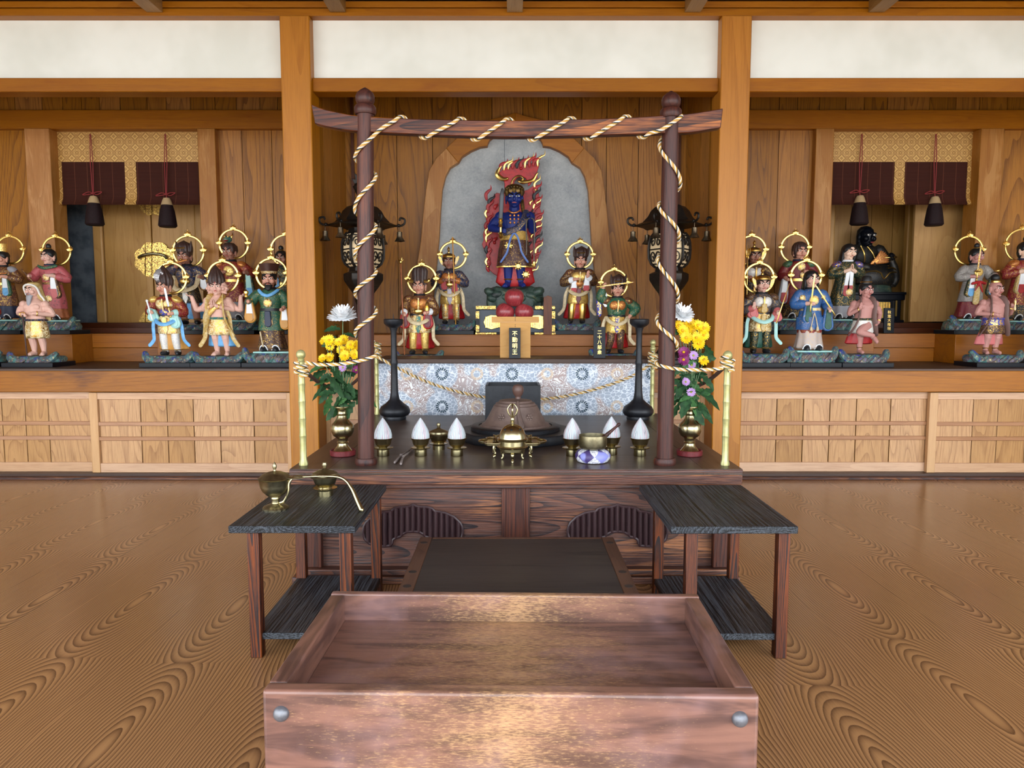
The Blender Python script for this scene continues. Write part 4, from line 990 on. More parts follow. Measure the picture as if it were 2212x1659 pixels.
def hair(f, kind, mat='hair_black'):
    m = MB(); c = HC
    def cap(r=1.0):
        m.ell((0, .018, c + .038), (.092 * r, .096 * r, .082 * r), seg=20); m.ell((0, .05, c - .02), (.082, .052, .085), seg=16)
        for q in (-1, 1): m.ell((q * .078, .0, c + .03), (.014, .045, .04))
    if kind in ('cap', 'long', 'bun', 'topband'): cap()
    if kind == 'long':
        m.loft([ring(c + .02, .09, .06, 0, .04, 20, 10, .03), ring(c - .08, .1, .05, 0, .055, 20, 10, .04), ring(c - .17, .11, .04, 0, .07, 20, 10, .04), ring(c - .24, .08, .02, 0, .08, 20)])
        for q in (-1, 1): m.ell((q * .088, .012, c - .05), (.02, .04, .085))
    if kind in ('bun', 'topband'):
        m.ell((0, .02, c + .15), (.038, .036, .04)); f.put(MB().tube([(.03 * math.cos(a), .02 + .03 * math.sin(a), c + .118) for a in [2 * PI * i / 20 for i in range(20)]], .009, 6, close=True), 'hair_band', 'gold', head=True)
    if kind == 'ridged':
        m.lathe([(.06, -.08), (.09, -.03), (.098, .03), (.094, .08), (.07, .12), (.03, .14), (.003, .143)], (0, .022, c), 60, fold=HAIR_RIDGE(20, .035))
    if kind == 'flame':
        m.lathe([(.07, -.03), (.098, .03), (.108, .09), (.095, .15), (.06, .21), (.025, .26), (.002, .29)], (0, .025, c), 56, fold=HAIR_RIDGE(14, .06))
    if kind == 'tall':
        m.lathe([(.07, -.03), (.094, .03), (.092, .1), (.098, .16), (.1, .2), (.085, .235), (.05, .25), (.002, .253)], (0, .02, c), 60, fold=HAIR_RIDGE(15, .06))
        for q in (-1, 1): f.put(MB().tube(bez([(q * .08, -.03, c + .06), (q * .13, -.04, c + .06), (q * .14, -.04, c + .09)], 4), [.024, .022, .022, .021, .02, .019, .017, .014, .01], 8), 'horn', 'gold', head=True)
    if kind == 'crown3':
        cap(1.02)
        m.lathe([(.088, .03), (.098, .08), (.1, .13), (.075, .17), (.04, .19), (.002, .21)], (0, .02, c), 56, fold=HAIR_RIDGE(14, .05))
        for q in (-1, 1): m.tube(bez([(q * .075, .01, c + .07), (q * .094, .01, c + .14), (q * .105, .012, c + .205)], 4), [.034, .032, .03, .027, .023, .018, .013, .008, .002], 8)
        f.put(MB().tube(bez([(-.05, -.085, c + .105), (0, -.1, c + .1), (.05, -.085, c + .105)], 4), .009, 6), 'forehead_band', 'gold', head=True)
    if kind == 'helmet':
        cap(1.05)
        f.put(MB().lathe([(.018, .12), (.02, .135), (.01, .15), (.018, .165), (.022, .18), (.012, .2), (.003, .215)], (0, .018, c), 16), 'helmet_knob', 'gold', head=True)
        f.put(MB().loft([ring(c + .055, .092, .098, 0, .012, 24), ring(c + .075, .096, .103, 0, .012, 24), ring(c + .1, .082, .09, 0, .014, 24), ring(c + .098, .07, .08, 0, .016, 24)]), 'helmet_brim', 'gold', head=True)
        for q in (-1, 1):
            pl = [(q * .085, c - .03), (q * .1, c - .05), (q * .125, c - .01), (q * .15, c + .06), (q * .14, c + .08), (q * .1, c + .05)]
            f.put(MB().prism(pl, -.035, -.015), 'ear_flap', 'b_goldwhite', head=True)
    if kind == 'crownhat':
        cap()
        f.put(MB().lathe([(.07, .09), (.062, .1), (.07, .2), (.066, .215), (.002, .217)], (0, .02, c), 24), 'gold_hat', 'b_gold', head=True)
    if kind == 'official':
        cap()
        hh = MB().lathe([(.086, .06), (.088, .08), (.118, .18), (.122, .195), (.10, .197), (.002, .195)], (0, .015, c), 32, fold=lambda a, z: .08 * math.cos(4 * a))
        f.put(hh, 'flared_hat', 'brown_d', head=True)
        f.put(MB().loft([ring(c + .07, .09, .094, 0, .012, 24), ring(c + .1, .102, .106, 0, .012, 24), ring(c + .1, .09, .09, 0, .012, 24)]), 'hat_band', 'b_goldwhite', head=True)
    if kind == 'dragon':
        m.lathe([(.07, -.04), (.098, .02), (.096, .08), (.06, .12), (.003, .13)], (0, .02, c), 48, fold=HAIR_RIDGE(9, .05))
        d = MB(); d.ell((0, -.0, c + .17), (.05, .055, .045), 0); d.ell((0, -.05, c + .16), (.036, .035, .025), 0); d.ell((0, -.06, c + .145), (.03, .03, .008), 1)
        for q in (-1, 1): d.ell((q * .025, -.04, c + .2), (.012, .012, .012), 2); d.tube([(q * .03, .02, c + .19), (q * .05, .04, c + .23), (q * .045, .05, c + .26)], [.012, .009, .003], 6, 2)
        f.put(d, 'dragon_crown', ('b_teal', 'red', 'gold'), head=True)
    if kind == 'topknot':
        m.ell((0, .02, c + .15), (.055, .06, .055), rot=(.3, 0, 0))
        f.put(MB().lathe([(.058, .085), (.06, .105), (.04, .125), (.03, .14)], (0, .01, c), 24), 'gold_cap', 'gold', head=True)
    if kind == 'blackcap':
        cap(1.0); m.lathe([(.07, .08), (.072, .12), (.066, .18), (.05, .2), (.003, .205)], (0, .02, c), 24)
        f.put(MB().tube([(.072 * math.cos(a), .02 + .072 * math.sin(a), c + .115) for a in [2 * PI * i / 24 for i in range(24)]], .008, 6, close=True), 'cap_band', 'gold', head=True)
    if kind == 'fudo':
        m.lathe([(.085, .02), (.098, .06), (.094, .1), (.07, .125), (.03, .14), (.003, .145)], (0, .015, c), 60, fold=HAIR_RIDGE(12, .06))
        for i in range(9): a = PI * (i + .5) / 9; m.ell((.084 * math.cos(a), .0 - .078 * math.sin(a), c + .07 + .03 * math.sin(a)), (.016, .016, .016))
        m.tube([(.075, 0, c - .02), (.085, .0, c - .09), (.09, -.03, c - .15)], [.018, .02, .014], 8)
    if m.v: f.put(m, 'hair', mat, head=True)
def sleeve_drop(f, w, drop, mo, mi, wd=.075, mi2=None):
    w = Vector(w); z1 = w.z + .035; z0 = w.z - drop
    f.put(MB().prism(lobe(w.x, z1, z0, .035, wd), w.y + .03, w.y + .085), 'hanging_sleeve', mo, bevel=.008, bseg=3)
    f.put(MB().prism(lobe(w.x, z1 - .01, z0 + .022, .026, wd * .6), w.y + .022, w.y + .034), 'sleeve_lining', mi, bevel=.004)
    if mi2: f.put(MB().prism(lobe(w.x, z0 + drop * .45, z0 + .02, wd * .5, wd * .58), w.y + .016, w.y + .024), 'sleeve_lining', mi2, bevel=.003)
def streamer(f, pts, m, r=.022): f.put(MB().tube(bez(pts, 5), r, 8, flat=.3, up=(0, 1, 0)), 'streamer', m)
def rock_base(root, S_, zf, zg, slab, w=.32, d=.22, mat='rock', board=True):
    """painted rock with curling waves on a black board; root sits at the feet"""
    g = zg - zf; bt_ = .028 if board else 0
    if board: MB().box(-w / 2, w / 2, -d / 2 - .02, d / 2 + .01, g, g + bt_).build('base_board', M['black'], root, bevel=.002)
    top = -.012 if slab else -.002
    rg = []; ph = random.random() * 6
    for k, (t_, sx, sy) in enumerate(((0, .46, .46), (.35, .47, .47), (.7, .45, .45), (.95, .42, .40), (1, .38, .36))):
        z = g + bt_ + (top - g - bt_) * t_; rr = []
        for j in range(36):
            a = 2 * PI * j / 36; c, s = math.cos(a), math.sin(a); q = 1 + .05 * math.sin(5 * a + ph) + .04 * math.sin(9 * a + 2 * ph + 3 * t_)
            rr.append(Vector((w * sx * math.copysign(abs(c) ** .6, c) * q, d * sy * math.copysign(abs(s) ** .6, s) * q, z)))
        rg.append(rr)
    mb = MB().loft(rg); h = top - g - bt_
    for sg in (-1, 1):
        x = sg * w * random.uniform(.36, .42); y = -d * .34
        mb.tube(bez([(x - sg * w * .18, y, g + bt_ + h * .1), (x, y - .01, g + bt_ + h * .55), (x + sg * w * .07, y + .01, top + h * .28), (x + sg * w * .1, y + .02, top + h * .36)], 4), [.024, .026, .027, .027, .026, .025, .024, .022, .021, .019, .017, .014, .010], 8)
    for i in range(4):
        x = w * (-.33 + .2 * i); mb.tube(bez([(x - .02, -d * .45, g + bt_ + .004), (x + .004, -d * .47, g + bt_ + h * .5), (x + .034, -d * .42, top - .004)], 4), [.012, .014, .015, .015, .014, .013, .012, .010, .006], 6)
    mb.build('rock_base', M[mat], root)
    if slab: MB().box(-w * .32, w * .4, -d * .38, d * .3, top, -.001).build('foot_slab', M['mint'], root, bevel=.008, bseg=3)
def sword(f, a, b, blade='gold', r=.011, hilt=True):
    a, b = Vector(a), Vector(b); d = (b - a).normalized()
    f.put(MB().tube([a + d * .02, a + (b - a) * .9, b], [r, r * .9, .002], 6, flat=.5), 'sword_blade', blade)
    if hilt:
        h = MB().tube([a - d * .1, a], .010, 8); h.ell(a - d * .11, (.016, .016, .016)); l = d.orthogonal().normalized()
        l = Vector((1, 0, 0)) if abs(d.x) < .7 else Vector((0, 0, 1)); h.tube([a - l * .035 + d * .01, a + l * .035 + d * .01], .010, 6); f.put(h, 'sword_hilt', 'gold')
ARM = {'chest': [(.135, .0, .72), (.215, .01, .59), (.075, -.135, .625)], 'low': [(.14, .0, .72), (.2, .03, .58), (.19, -.11, .535)], 'pray': [(.135, 0, .72), (.19, -.0, .6), (.022, -.15, .645)],
       'side': [(.14, 0, .72), (.21, .02, .57), (.2, -.08, .5)], 'hip': [(.14, 0, .72), (.27, .03, .62), (.17, -.04, .5)], 'up': [(.14, 0, .72), (.235, -.02, .80), (.22, -.06, .95)], 'out': [(.14, 0, .72), (.22, 0, .62), (.27, -.1, .71)], 'wide': [(.14, 0, .72), (.25, .0, .61), (.24, -.12, .62)], 'mid': [(.135, .0, .72), (.2, .01, .57), (.12, -.14, .55)]}
def mk_arms(sp):
    out = []
    for sd, k in ((-1, 0), (1, 1)):
        a = sp['arms'][k]; a = ARM[a] if isinstance(a, str) else a
        out.append([Vector((sd * p[0], p[1], p[2])) for p in a])
    return out
def statue(label, fx, fy, hx, hy, Y, zg, sp, grp='painted guardian statues', name='guardian_statue'):
    base = pt(fx, fy, Y); Spx = (fy - hy) / HC; sc = Spx * Y / F_PX
    t = thing(name, label, 'statue', tuple(base), 0, grp)
    f = Fig(t, sc, (hx - fx) / Spx / HC, sp.get('yaw', 0))
    f.base = base
    arms = mk_arms(sp); kind = sp['kind']; skin = sp.get('skin', 'skin_tan')
    # ---- body: one continuous skin
    b = MB(); head_shape(b)
    if f.yaw or True:
        c_, d_ = math.cos(f.yaw), math.sin(f.yaw)
        for i, p in enumerate(b.v):
            p = Vector(p); y0 = p.y - .01; b.v[i] = Vector((p.x * c_ - y0 * d_, p.x * d_ + y0 * c_ + .01, p.z))
    b.tube([(0, .012, .73), (0, .008, .84)], [.055, .046], 14)
    curl = sp.get('curl', (.8, .8))
    for k, (sd, A) in enumerate(zip((-1, 1), arms)):
        d = (A[2] - A[1]).normalized()
        if sp['arms'][k] == 'pray': d = Vector((-sd * .15, -.1, 1)); n = Vector((-sd, 0, 0))
        elif sp.get('palm', (0, 0))[k]: d = Vector((sd * .1, -.1, 1)); n = Vector((0, -1, .2))
        else: n = Vector((-sd, -.2, -.3))
        hand(b, A[2], d, n, .046, curl[k], sd)
        b.tube(bez([A[1].lerp(A[2], .3 if kind != 'bare' else 0), A[1].lerp(A[2], .7), A[2] + d * .01], 3), [.034, .033, .032, .030, .028, .026, .024], 10)
        if kind == 'bare': limb(b, [A[0] * .9 + Vector((0, 0, -.0)), A[0].lerp(A[1], .5), A[1]], [.05, .047, .038]); b.ell(A[0] + Vector((0, 0, -.01)), (.055, .055, .055))
    if kind == 'bare':
        fat = sp.get('fat', 1.0)
        b.loft([ring(z, rx * (fat if z < .66 else 1), ry * (fat if z < .66 else 1), 0, cy, 24) for z, rx, ry, cy in ((.40, .10, .08, .0), (.46, .122, .095, 0), (.53, .118, .092, -.005), (.60, .128, .095, -.008), (.67, .145, .10, -.005), (.72, .14, .085, 0), (.755, .09, .06, .005), (.78, .05, .05, .01))])
        for q in (-1, 1): b.ell((q * .055, -.075, .665), (.06, .03, .042))
        legs = sp.get('legs') or [[(-.062, 0, .42), (-.066, -.025, .24), (-.066, .01, .055), (-.25, -1, 0)], [(.062, 0, .42), (.066, -.025, .24), (.066, .01, .055), (.25, -1, 0)]]
        for h_, k_, a_, dr in legs:
            h_, k_, a_ = Vector(h_), Vector(k_), Vector(a_)
            limb(b, [h_, h_.lerp(k_, .5), k_], [.075, .066, .048]); limb(b, [k_, k_.lerp(a_, .4) + Vector((0, .012, 0)), a_], [.048, .047, .03]); foot(b, a_, dr)
    f.put(b, 'body', skin, remesh=.0021 if Y < 5 else .0025, smooth_it=2)
    face(f, sp.get('angry', 1), sp.get('beard'), sp.get('mouth', 'lip')); hair(f, sp['hair'], sp.get('hairc', 'hair_black')) if sp.get('hair') else None
    k1, k2 = sp.get('c1', 'b_navy'), sp.get('c2', 'red')
    if kind in ('armor', 'robe'):
        col = MB().tube([(.062 * math.cos(a), .008 + .058 * math.sin(a), .782 + .006 * math.sin(a)) for a in [2 * PI * i / 24 for i in range(24)]], .018, 8, close=True)
        f.put(col, 'collar', sp.get('collar', 'boot'))
        tb = MB().loft([ring(z, rx, ry, 0, .0, 28) for z, rx, ry in ((.46, .125, .098), (.52, .118, .092), (.58, .128, .098), (.66, .15, .108), (.71, .158, .1), (.745, .125, .082), (.775, .065, .06))])
        f.put(tb, 'torso_cloth', k1)
        for sd, A in zip((-1, 1), arms):
            e = A[1].lerp(A[2], .55)
            mb = MB(); limb(mb, [A[0] * 1.0, A[0].lerp(A[1], .5) + Vector((sd * .008, 0, .0)), A[1], e], [.062, .066, .07, .058], 14); mb.ell(A[0] + Vector((-sd * .01, 0, -.012)), (.068, .066, .062)); f.put(mb, 'sleeve', k1)
            if sp.get('cuff'): f.put(MB().tube([e, A[1].lerp(A[2], .8)], [.05, .044], 12), 'cuff', sp['cuff'])
            if sp.get('pad'): f.put(MB().ell(A[0] + Vector((sd * .012, -.008, .006)), (.07, .078, .05), rot=(0, sd * .5, 0)), 'shoulder_guard', sp['pad'])
    if kind == 'armor':
        ch = MB()
        for q in (-1, 1): ch.ell((q * .052, -.086, .665), (.064, .028, .064), rot=(0, 0, q * .3), seg=16)
        f.put(ch, 'breast_plate', sp.get('chest', 'b_copper'))
        f.put(MB().tube([(0, -.124, .73), (0, -.13, .66), (0, -.12, .58)], .011, 6, flat=.6), 'chest_strap', 'b_goldwhite')
        f.put(MB().ell((0, -.085, .565), (.07, .04, .05), seg=16), 'belly_plate', sp.get('belly', 'gold'))
        f.put(MB().loft([ring(.505, .125, .1, n=28), ring(.535, .126, .1, n=28)]), 'belt', 'boot')
        f.put(MB().loft([ring(z, rx, ry, 0, 0, 36, 9, .02) for z, rx, ry in ((.52, .118, .098), (.46, .13, .11), (.38, .145, .122), (.31, .152, .126), (.285, .146, .12))]), 'armour_skirt', sp.get('apron', 'b_gold'))
        f.put(MB().prism([(-.03, .5), (-.036, .34), (0, .265), (.036, .34), (.03, .5)], -.14, -.122), 'apron_tongue', sp.get('tongue', 'b_goldwhite'), bevel=.003)
        f.put(MB().loft([ring(z, rx, ry, 0, cy, 36, 7, am) for z, rx, ry, cy, am in ((.33, .135, .09, .03, 0), (.24, .16, .095, .045, .03), (.15, .18, .1, .05, .05), (.085, .185, .1, .055, .07), (.07, .16, .085, .055, .07))]), 'skirt', sp.get('skirt', 'red'))
        lg = sp.get('legs') or [[(-.075, -.03, .3), (-.078, -.045, .2), (-.08, -.03, .06)], [(.075, -.03, .3), (.078, -.045, .2), (.08, -.03, .06)]]
        for P in lg:
            P = [Vector(p) for p in P]; mb = MB(); limb(mb, P, [.056, .052, .042], 12); f.put(mb, 'greave', sp.get('greave', 'b_gold'))
            a = P[-1]; f.put(MB().tube([a + Vector((0, .03, -.03)), a + Vector((0, -.03, -.025)), a + Vector((math.copysign(.02, a.x), -.085, -.032))], [.032, .034, .024], 10), 'boot', 'boot')
            f.put(MB().tube([a + Vector((.045 * math.cos(q), .045 * math.sin(q), .012)) for q in [2 * PI * i / 16 for i in range(16)]], .008, 6, close=True), 'ankle_band', 'gold')
    if kind == 'robe':
        f.put(MB().loft([ring(z, rx, ry, 0, 0, 48, 8, am) for z, rx, ry, am in ((.55, .128, .1, 0), (.46, .14, .112, .01), (.36, .158, .125, .02), (.26, .17, .132, .03), (sp.get('hem', .2), .168, .13, .03), (sp.get('hem', .2) - .01, .14, .11, .03))]), 'robe_skirt', k1)
        f.put(MB().loft([ring(z, rx, ry, 0, 0, 48, 9, am) for z, rx, ry, am in ((.3, .145, .115, .02), (.18, .155, .122, .03), (.08, .172, .135, .05), (.035, .182, .14, .06), (.02, .165, .125, .06))]), 'under_skirt', sp.get('under', 'b_taupe'))
        for q in (-1, 1):
            f.put(MB().tube([(q * .075, -.06, .03), (q * .078, -.13, .03), (q * .082, -.17, .024)], [.034, .04, .03], 12), 'shoe', 'boot')
            f.put(MB().tube(bez([(q * .075 - .05, -.128, .018), (q * .075 - .03, -.14, .062), (q * .075, -.145, .075), (q * .075 + .03, -.14, .062), (q * .075 + .05, -.128, .018)], 4), .008, 6), 'hem_piping', 'white')
        if sp.get('sash'): f.put(MB().loft([ring(.5, .136, .108, n=28), ring(.535, .132, .104, n=28)]), 'sash', sp['sash'])
        if sp.get('tongue'): f.put(MB().prism(lobe(0, .5, sp.get('tz', .24), .035, .045), -.152, -.126), 'front_panel', sp['tongue'], bevel=.004)
        for (ex, ez, er) in sp.get('crest', ()):
            yy = -math.sqrt(max(.02, 1 - (ex / .17) ** 2)) * (.115 if ez > .45 else .128)
            f.put(MB().ell((ex, yy, ez), (er, .016, er), seg=16), 'crest', sp.get('crestm', 'b_goldwhite'))
    if sp.get('drop'):
        for k, (sd, A) in enumerate(zip((-1, 1), arms)):
            if sp['drop'][k]: sleeve_drop(f, A[2], sp['drop'][k], k1 if not sp.get('dropm') else sp['dropm'], sp.get('lining', 'white'), sp.get('dw', .075), sp.get('lining2'))
    if kind == 'bare':
        sk = sp.get('loin', 'b_gold'); z1 = sp.get('loinz', .27)
        f.put(MB().loft([ring(z, rx, ry, 0, 0, 40, 8, am) for z, rx, ry, am in ((.49, .122 * sp.get('fat', 1), .1 * sp.get('fat', 1), 0), (.44, .135, .108, .01), (.36, .152, .12, .03), (z1 + .02, .165, .128, .05), (z1, .15, .115, .06))]), 'loincloth', sk)
        f.put(MB().tube([(.128 * sp.get('fat', 1) * math.cos(a), .104 * sp.get('fat', 1) * math.sin(a), .487) for a in [2 * PI * i / 28 for i in range(28)]], .016, 8, close=True), 'waist_sash', sp.get('sash', 'b_bluegold'))
        if sp.get('skirt'): f.put(MB().loft([ring(z, rx, ry, 0, cy, 36, 6, .05) for z, rx, ry, cy in ((z1 + .05, .14, .08, .03), (z1 - .06, .175, .09, .05), (z1 - .14, .19, .09, .06), (z1 - .155, .16, .07, .06))]), 'skirt', sp['skirt'])
        for q in (-1, 1):
            if sp.get('vest'): f.put(MB().tube(bez([(q * .05, .05, .79), (q * .085, -.06, .765), (q * .1, -.108, .66), (q * .105, -.105, .52), (q * .14, -.1, .4), (q * .19, -.04, .27)], 5), .034, 8, flat=.35, up=(0, 1, 0)), 'vest_edge', sp['vest'])
        if sp.get('bracelet', 1):
            mb = MB()
            for A in arms:
                d = (A[2] - A[1]).normalized(); o_ = d.orthogonal().normalized(); p_ = d.cross(o_); c = A[1].lerp(A[2], .86)
                mb2 = MB().tube([c + (o_ * math.cos(a) + p_ * math.sin(a)) * .031 for a in [2 * PI * i / 16 for i in range(16)]], .007, 6, close=True); f.put(mb2, 'bracelet', 'gold')
        if sp.get('anklet'):
            for q in (-1, 1):
                if sp.get('legs'): continue
                f.put(MB().tube([(q * .066 + .034 * math.cos(a), .008 + .034 * math.sin(a), .085) for a in [2 * PI * i / 16 for i in range(16)]], .008, 6, close=True), 'anklet', 'gold')
    if sp.get('scarf'):
        m = sp['scarf']
        f.put(MB().tube(bez([(-.15, -.05, .5), (-.1, -.135, .44), (0, -.165, .405), (.1, -.135, .44), (.15, -.05, .5)], 5), .026, 8, flat=.45, up=(0, 1, 0)), 'scarf', m)
        for q in (-1, 1): streamer(f, [(q * .15, -.05, .5), (q * .185, -.06, .4), (q * .19, -.07, .28), (q * .2, -.07, .2), (q * .26, -.08, .13)], m)
    if sp.get('halo'): halo(f, *sp['halo'], Y, t)
    if sp.get('extra'): sp['extra'](f, arms)
    rock_base(t, sc, base.z, zg, sp.get('slab'), sp.get('bw', .325), sp.get('bd', .22), 'rock', True)
    return t
# ---------------------------------------------------------------- the figures, shelf by shelf
YFR, YRR, YCF, YCR = 4.80, 5.22, 4.87, 5.16
def staff(f, A, k, z0=0.0, z1=1.2, m='gold', tip=None, dx=0):
    h = A[k][2] + Vector((0, -.02, 0)); a, b = Vector((h.x - dx * .3, h.y, z0)), Vector((h.x + dx, h.y, z1))
    f.put(MB().tube([a, b], .0085, 8), 'staff', m)
    if tip == 'flame':
        q = MB().ell(b, (.02, .02, .03))
        for i in range(6): a_ = 2 * PI * i / 6; q.tube([b, b + Vector((.035 * math.cos(a_), 0, .03 + .03 * math.sin(a_)))], [.012, .003], 6)
        f.put(q, 'staff_head', 'gold')
    if tip == 'trident':
        q = MB()
        for x in (-.03, 0, .03): q.tube([b + Vector((x * .5, 0, -.02)), b + Vector((x, 0, .03)), b + Vector((x, 0, .12))], [.008, .009, .003], 6)
        f.put(q, 'staff_head', 'gold')
# centre altar
statue('statue with tall ridged brown hair and gold horns, at the left front of the altar', 906, 765, 908, 619, YCF, ZS, dict(kind='armor', yaw=-8, skin='skin_tan', hair='tall', hairc='hair_brown', halo=(911.5, 604, 31), arms=('low', 'mid'), c1='b_brown', chest='b_copper', apron='b_goldwhite', tongue='b_teal', scarf='cream', skirt='red', cuff='white', drop=(.2, .22), dropm='red', lining='crimson', pad='b_brown',
    extra=lambda f, A: (staff(f, A, 0, .0, 1.2, 'orange_b', 'flame', -.04), f.put(MB().lathe([(.03, .0), (.034, .04), (.022, .05), (.03, .06), (.02, .1), (.004, .12)], A[1][2] + Vector((0, -.04, .02)), 16), 'jewel', 'gold'))))
statue('statue in a winged gold helmet with a long staff, left of the blue statue', 975, 700, 971, 567, YCR, ZU, dict(kind='armor', yaw=0, skin='skin_brown', hair='helmet', hairc='hair_brown', halo=(978.5, 551.5, 28), arms=('chest', 'chest'), c1='b_navy', chest='b_copper', apron='b_gold', tongue='mauve', scarf='cream', skirt='red', greave='b_goldwhite', cuff='b_copper', drop=(.16, .2), dropm='b_navy', lining='red',
    extra=lambda f, A: staff(f, A, 1, 0, 1.22, 'ochre', None, 0)))
statue('statue with three-pointed brown hair and open palm, right of the blue statue', 1244, 699, 1253, 565, YCR, ZU, dict(kind='armor', yaw=-4, skin='skin_tan', hair='crown3', hairc='hair_brown', halo=(1253, 551.5, 28), arms=('chest', [(.135, 0, .72), (.2, .0, .6), (.1, -.14, .66)]), palm=(0, 1), curl=(.6, .1), c1='b_dkbrown', chest='b_gold', belly='b_copper', apron='b_gold', tongue='crimson', scarf='cream', skirt='red', greave='gold', cuff='white', drop=(.22, .22), lining='white', lining2='red', pad='b_brown'))
def c4(f, A):
    w = A[0][2]; sword(f, w + Vector((-.02, -.02, .0)), w + Vector((.40, -.10, .05)), 'b_goldwhite', .012, False)
    f.put(MB().tube([w + Vector((-.09, -.02, -.01)), w + Vector((.02, -.02, .0))], .010, 8), 'sword_hilt', 'gold')
    f.put(MB().prism([(-.25, .86), (-.3, .80), (-.285, .62), (-.27, .52), (-.23, .5), (-.2, .55), (-.215, .7), (-.19, .82)], -.03, .02), 'raised_sleeve', 'b_bluegold', bevel=.008)
    f.put(MB().tube(bez([(-.2, -.035, .86), (-.17, -.04, .8), (-.19, -.04, .72), (-.16, -.04, .66)], 5), .022, 8, flat=.5), 'sleeve_frill', 'white')
statue('green-sleeved statue swinging a sword above its head, at the right front of the altar', 1327, 763, 1333, 625, YCF, ZS, dict(kind='armor', yaw=-6, skin='skin_tan', hair='crown3', hairc='hair_brown', halo=(1326.5, 612, 29), arms=([(.14, 0, .72), (.235, -.02, .78), (.21, -.07, .93)], 'hip'), curl=(1, .9), c1='b_green', chest='b_copper', belly='b_green', apron='b_gold', tongue='b_bluegold', scarf='cream', skirt='red', greave='b_dkbrown', pad='b_brown', legs=[[(-.075, -.04, .3), (-.07, -.07, .2), (-.09, -.02, .06)], [(.07, -.06, .31), (.06, -.09, .2), (.075, -.04, .06)]], extra=c4))
# left bay, front row
def oldman(f, A):
    f.put(MB().tube([(A[0][2].x + .03, -.19, .0), (A[0][2].x + .02, -.19, .55)], .010, 8), 'walking_stick', 'brown_d')
    v = MB().loft([ring(HC + .115, .02, .02, 0, .02, 20), ring(HC + .10, .07, .075, 0, .02, 20), ring(HC + .05, .094, .098, 0, .022, 20, 10, .02), ring(HC - .02, .1, .08, 0, .05, 20, 10, .03), ring(HC - .12, .125, .06, 0, .07, 20), ring(HC - .3, .16, .04, 0, .085, 20), ring(HC - .42, .15, .03, 0, .085, 20)])
    f.put(v, 'head_cloth', 'mustard')
    e = MB().tube(bez([(-.09, -.02, HC - .06), (-.088, -.06, HC + .03), (-.05, -.085, HC + .065), (0, -.092, HC + .075), (.05, -.085, HC + .065), (.088, -.06, HC + .03), (.1, -.02, HC - .06), (.14, .0, HC - .14), (.175, .03, HC - .3)], 4), .014, 8); f.put(e, 'white_hair', 'hair_white')
statue('bare-chested old man statue with a grey beard and head cloth leaning on a stick', 85, 768, 80, 628, YFR, ZS, dict(kind='bare', yaw=-14, angry=.1, skin='skin_pink', beard=('graycloth', .14), arms=([(.15, 0, .71), (.235, .01, .58), (.075, -.15, .56)], [(.15, 0, .71), (.23, .02, .56), (.07, -.14, .58)]), loin='b_goldwhite', sash='b_navy', skirt=None, fat=1.05, loinz=.24, extra=oldman))
def l2x(f, A):
    w = A[1][2]; sword(f, w + Vector((-.02, -.03, .07)), w + Vector((-.03, -.05, .33)), 'steel', .017)
    v = A[0][2]; f.put(MB().tube([v + Vector((.02, -.03, -.1)), v + Vector((-.02, -.02, .13))], .011, 8).ell(v + Vector((-.02, -.02, .14)), (.016, .016, .018)), 'sceptre', 'white')
    p = MB(); hand(p, (-.02, -.01, HC + .23), (-.25, -.55, -.7), (0, .4, -.8), .1, .45, 1); f.put(p, 'white_claw', 'steel', remesh=.0022, smooth_it=1)
statue('warrior statue with sky blue sash, upright sword and a white claw on its hair', 375, 767, 361, 621, YFR, ZS, dict(kind='armor', yaw=-10, hair='flame', hairc='hair_brown', halo=(370, 601, 33), arms=([(.14, 0, .72), (.22, .0, .58), (.16, -.13, .57)], 'mid'), c1='b_red', chest='b_goldwhite', belly='b_bluegold', apron='b_goldwhite', tongue='b_goldwhite', scarf='sky_blue', skirt='ochre', greave='b_silver', pad='b_gold', cuff='mint', drop=(.13, .2), dropm='mint', lining='mint', extra=l2x))
def l3x(f, A):
    for sd in (-1, 1):
        m = MB(); limb(m, [(sd * .13, .02, .71), (sd * .22, .03, .62), (sd * .29, .01, .60)], [.045, .04, .036]); limb(m, [(sd * .29, .01, .60), (sd * .305, -.02, .68), (sd * .32, -.04, .77)], [.036, .032, .024]); hand(m, (sd * .32, -.04, .765), (sd * .7, -.5, .35), (0, .2, 1), .044, .15, sd)
        f.put(m, 'raised_arm', 'skin_pink', remesh=.0022, smooth_it=2)
    h = MB()
    for sd in (-1, 1):
        o = len(h.v); head_shape(h); R = Matrix.Rotation(sd * 1.15, 3, 'Z')
        for i in range(o, len(h.v)): q = h.v[i] - Vector((0, 0, HC)); h.v[i] = R @ (q * .82) + Vector((sd * .062, .03, HC - .005))
    f.put(h, 'side_face', 'skin_pink', remesh=.0024, smooth_it=1)
    f.put(MB().ell((0, -.09, HC + .055), (.006, .006, .014)), 'third_eye', 'lip', head=True)
    f.put(MB().tube(bez([(.1, -.05, .78), (.06, -.115, .7), (-.03, -.12, .6), (-.1, -.1, .54)], 5), .03, 8, flat=.35, up=(0, 1, 0)), 'chest_band', 'b_gold')
    for q in (-1, 1): streamer(f, [(q * .12, -.06, .6), (q * .16, -.07, .5), (q * .165, -.07, .36), (q * .18, -.07, .24), (q * .25, -.08, .13)], 'mustard', .026)
statue('three-faced statue with praying hands and two more arms raised palm up', 481, 768, 473, 621, YFR, ZS, dict(kind='bare', yaw=8, angry=.3, skin='skin_pink', hair='flame', hairc='hair_brown', halo=(482, 598, 33), arms=('pray', 'pray'), curl=(.05, .05), loin='b_goldwhite', sash='b_teal', vest='mustard', skirt='sky_blue', extra=l3x))
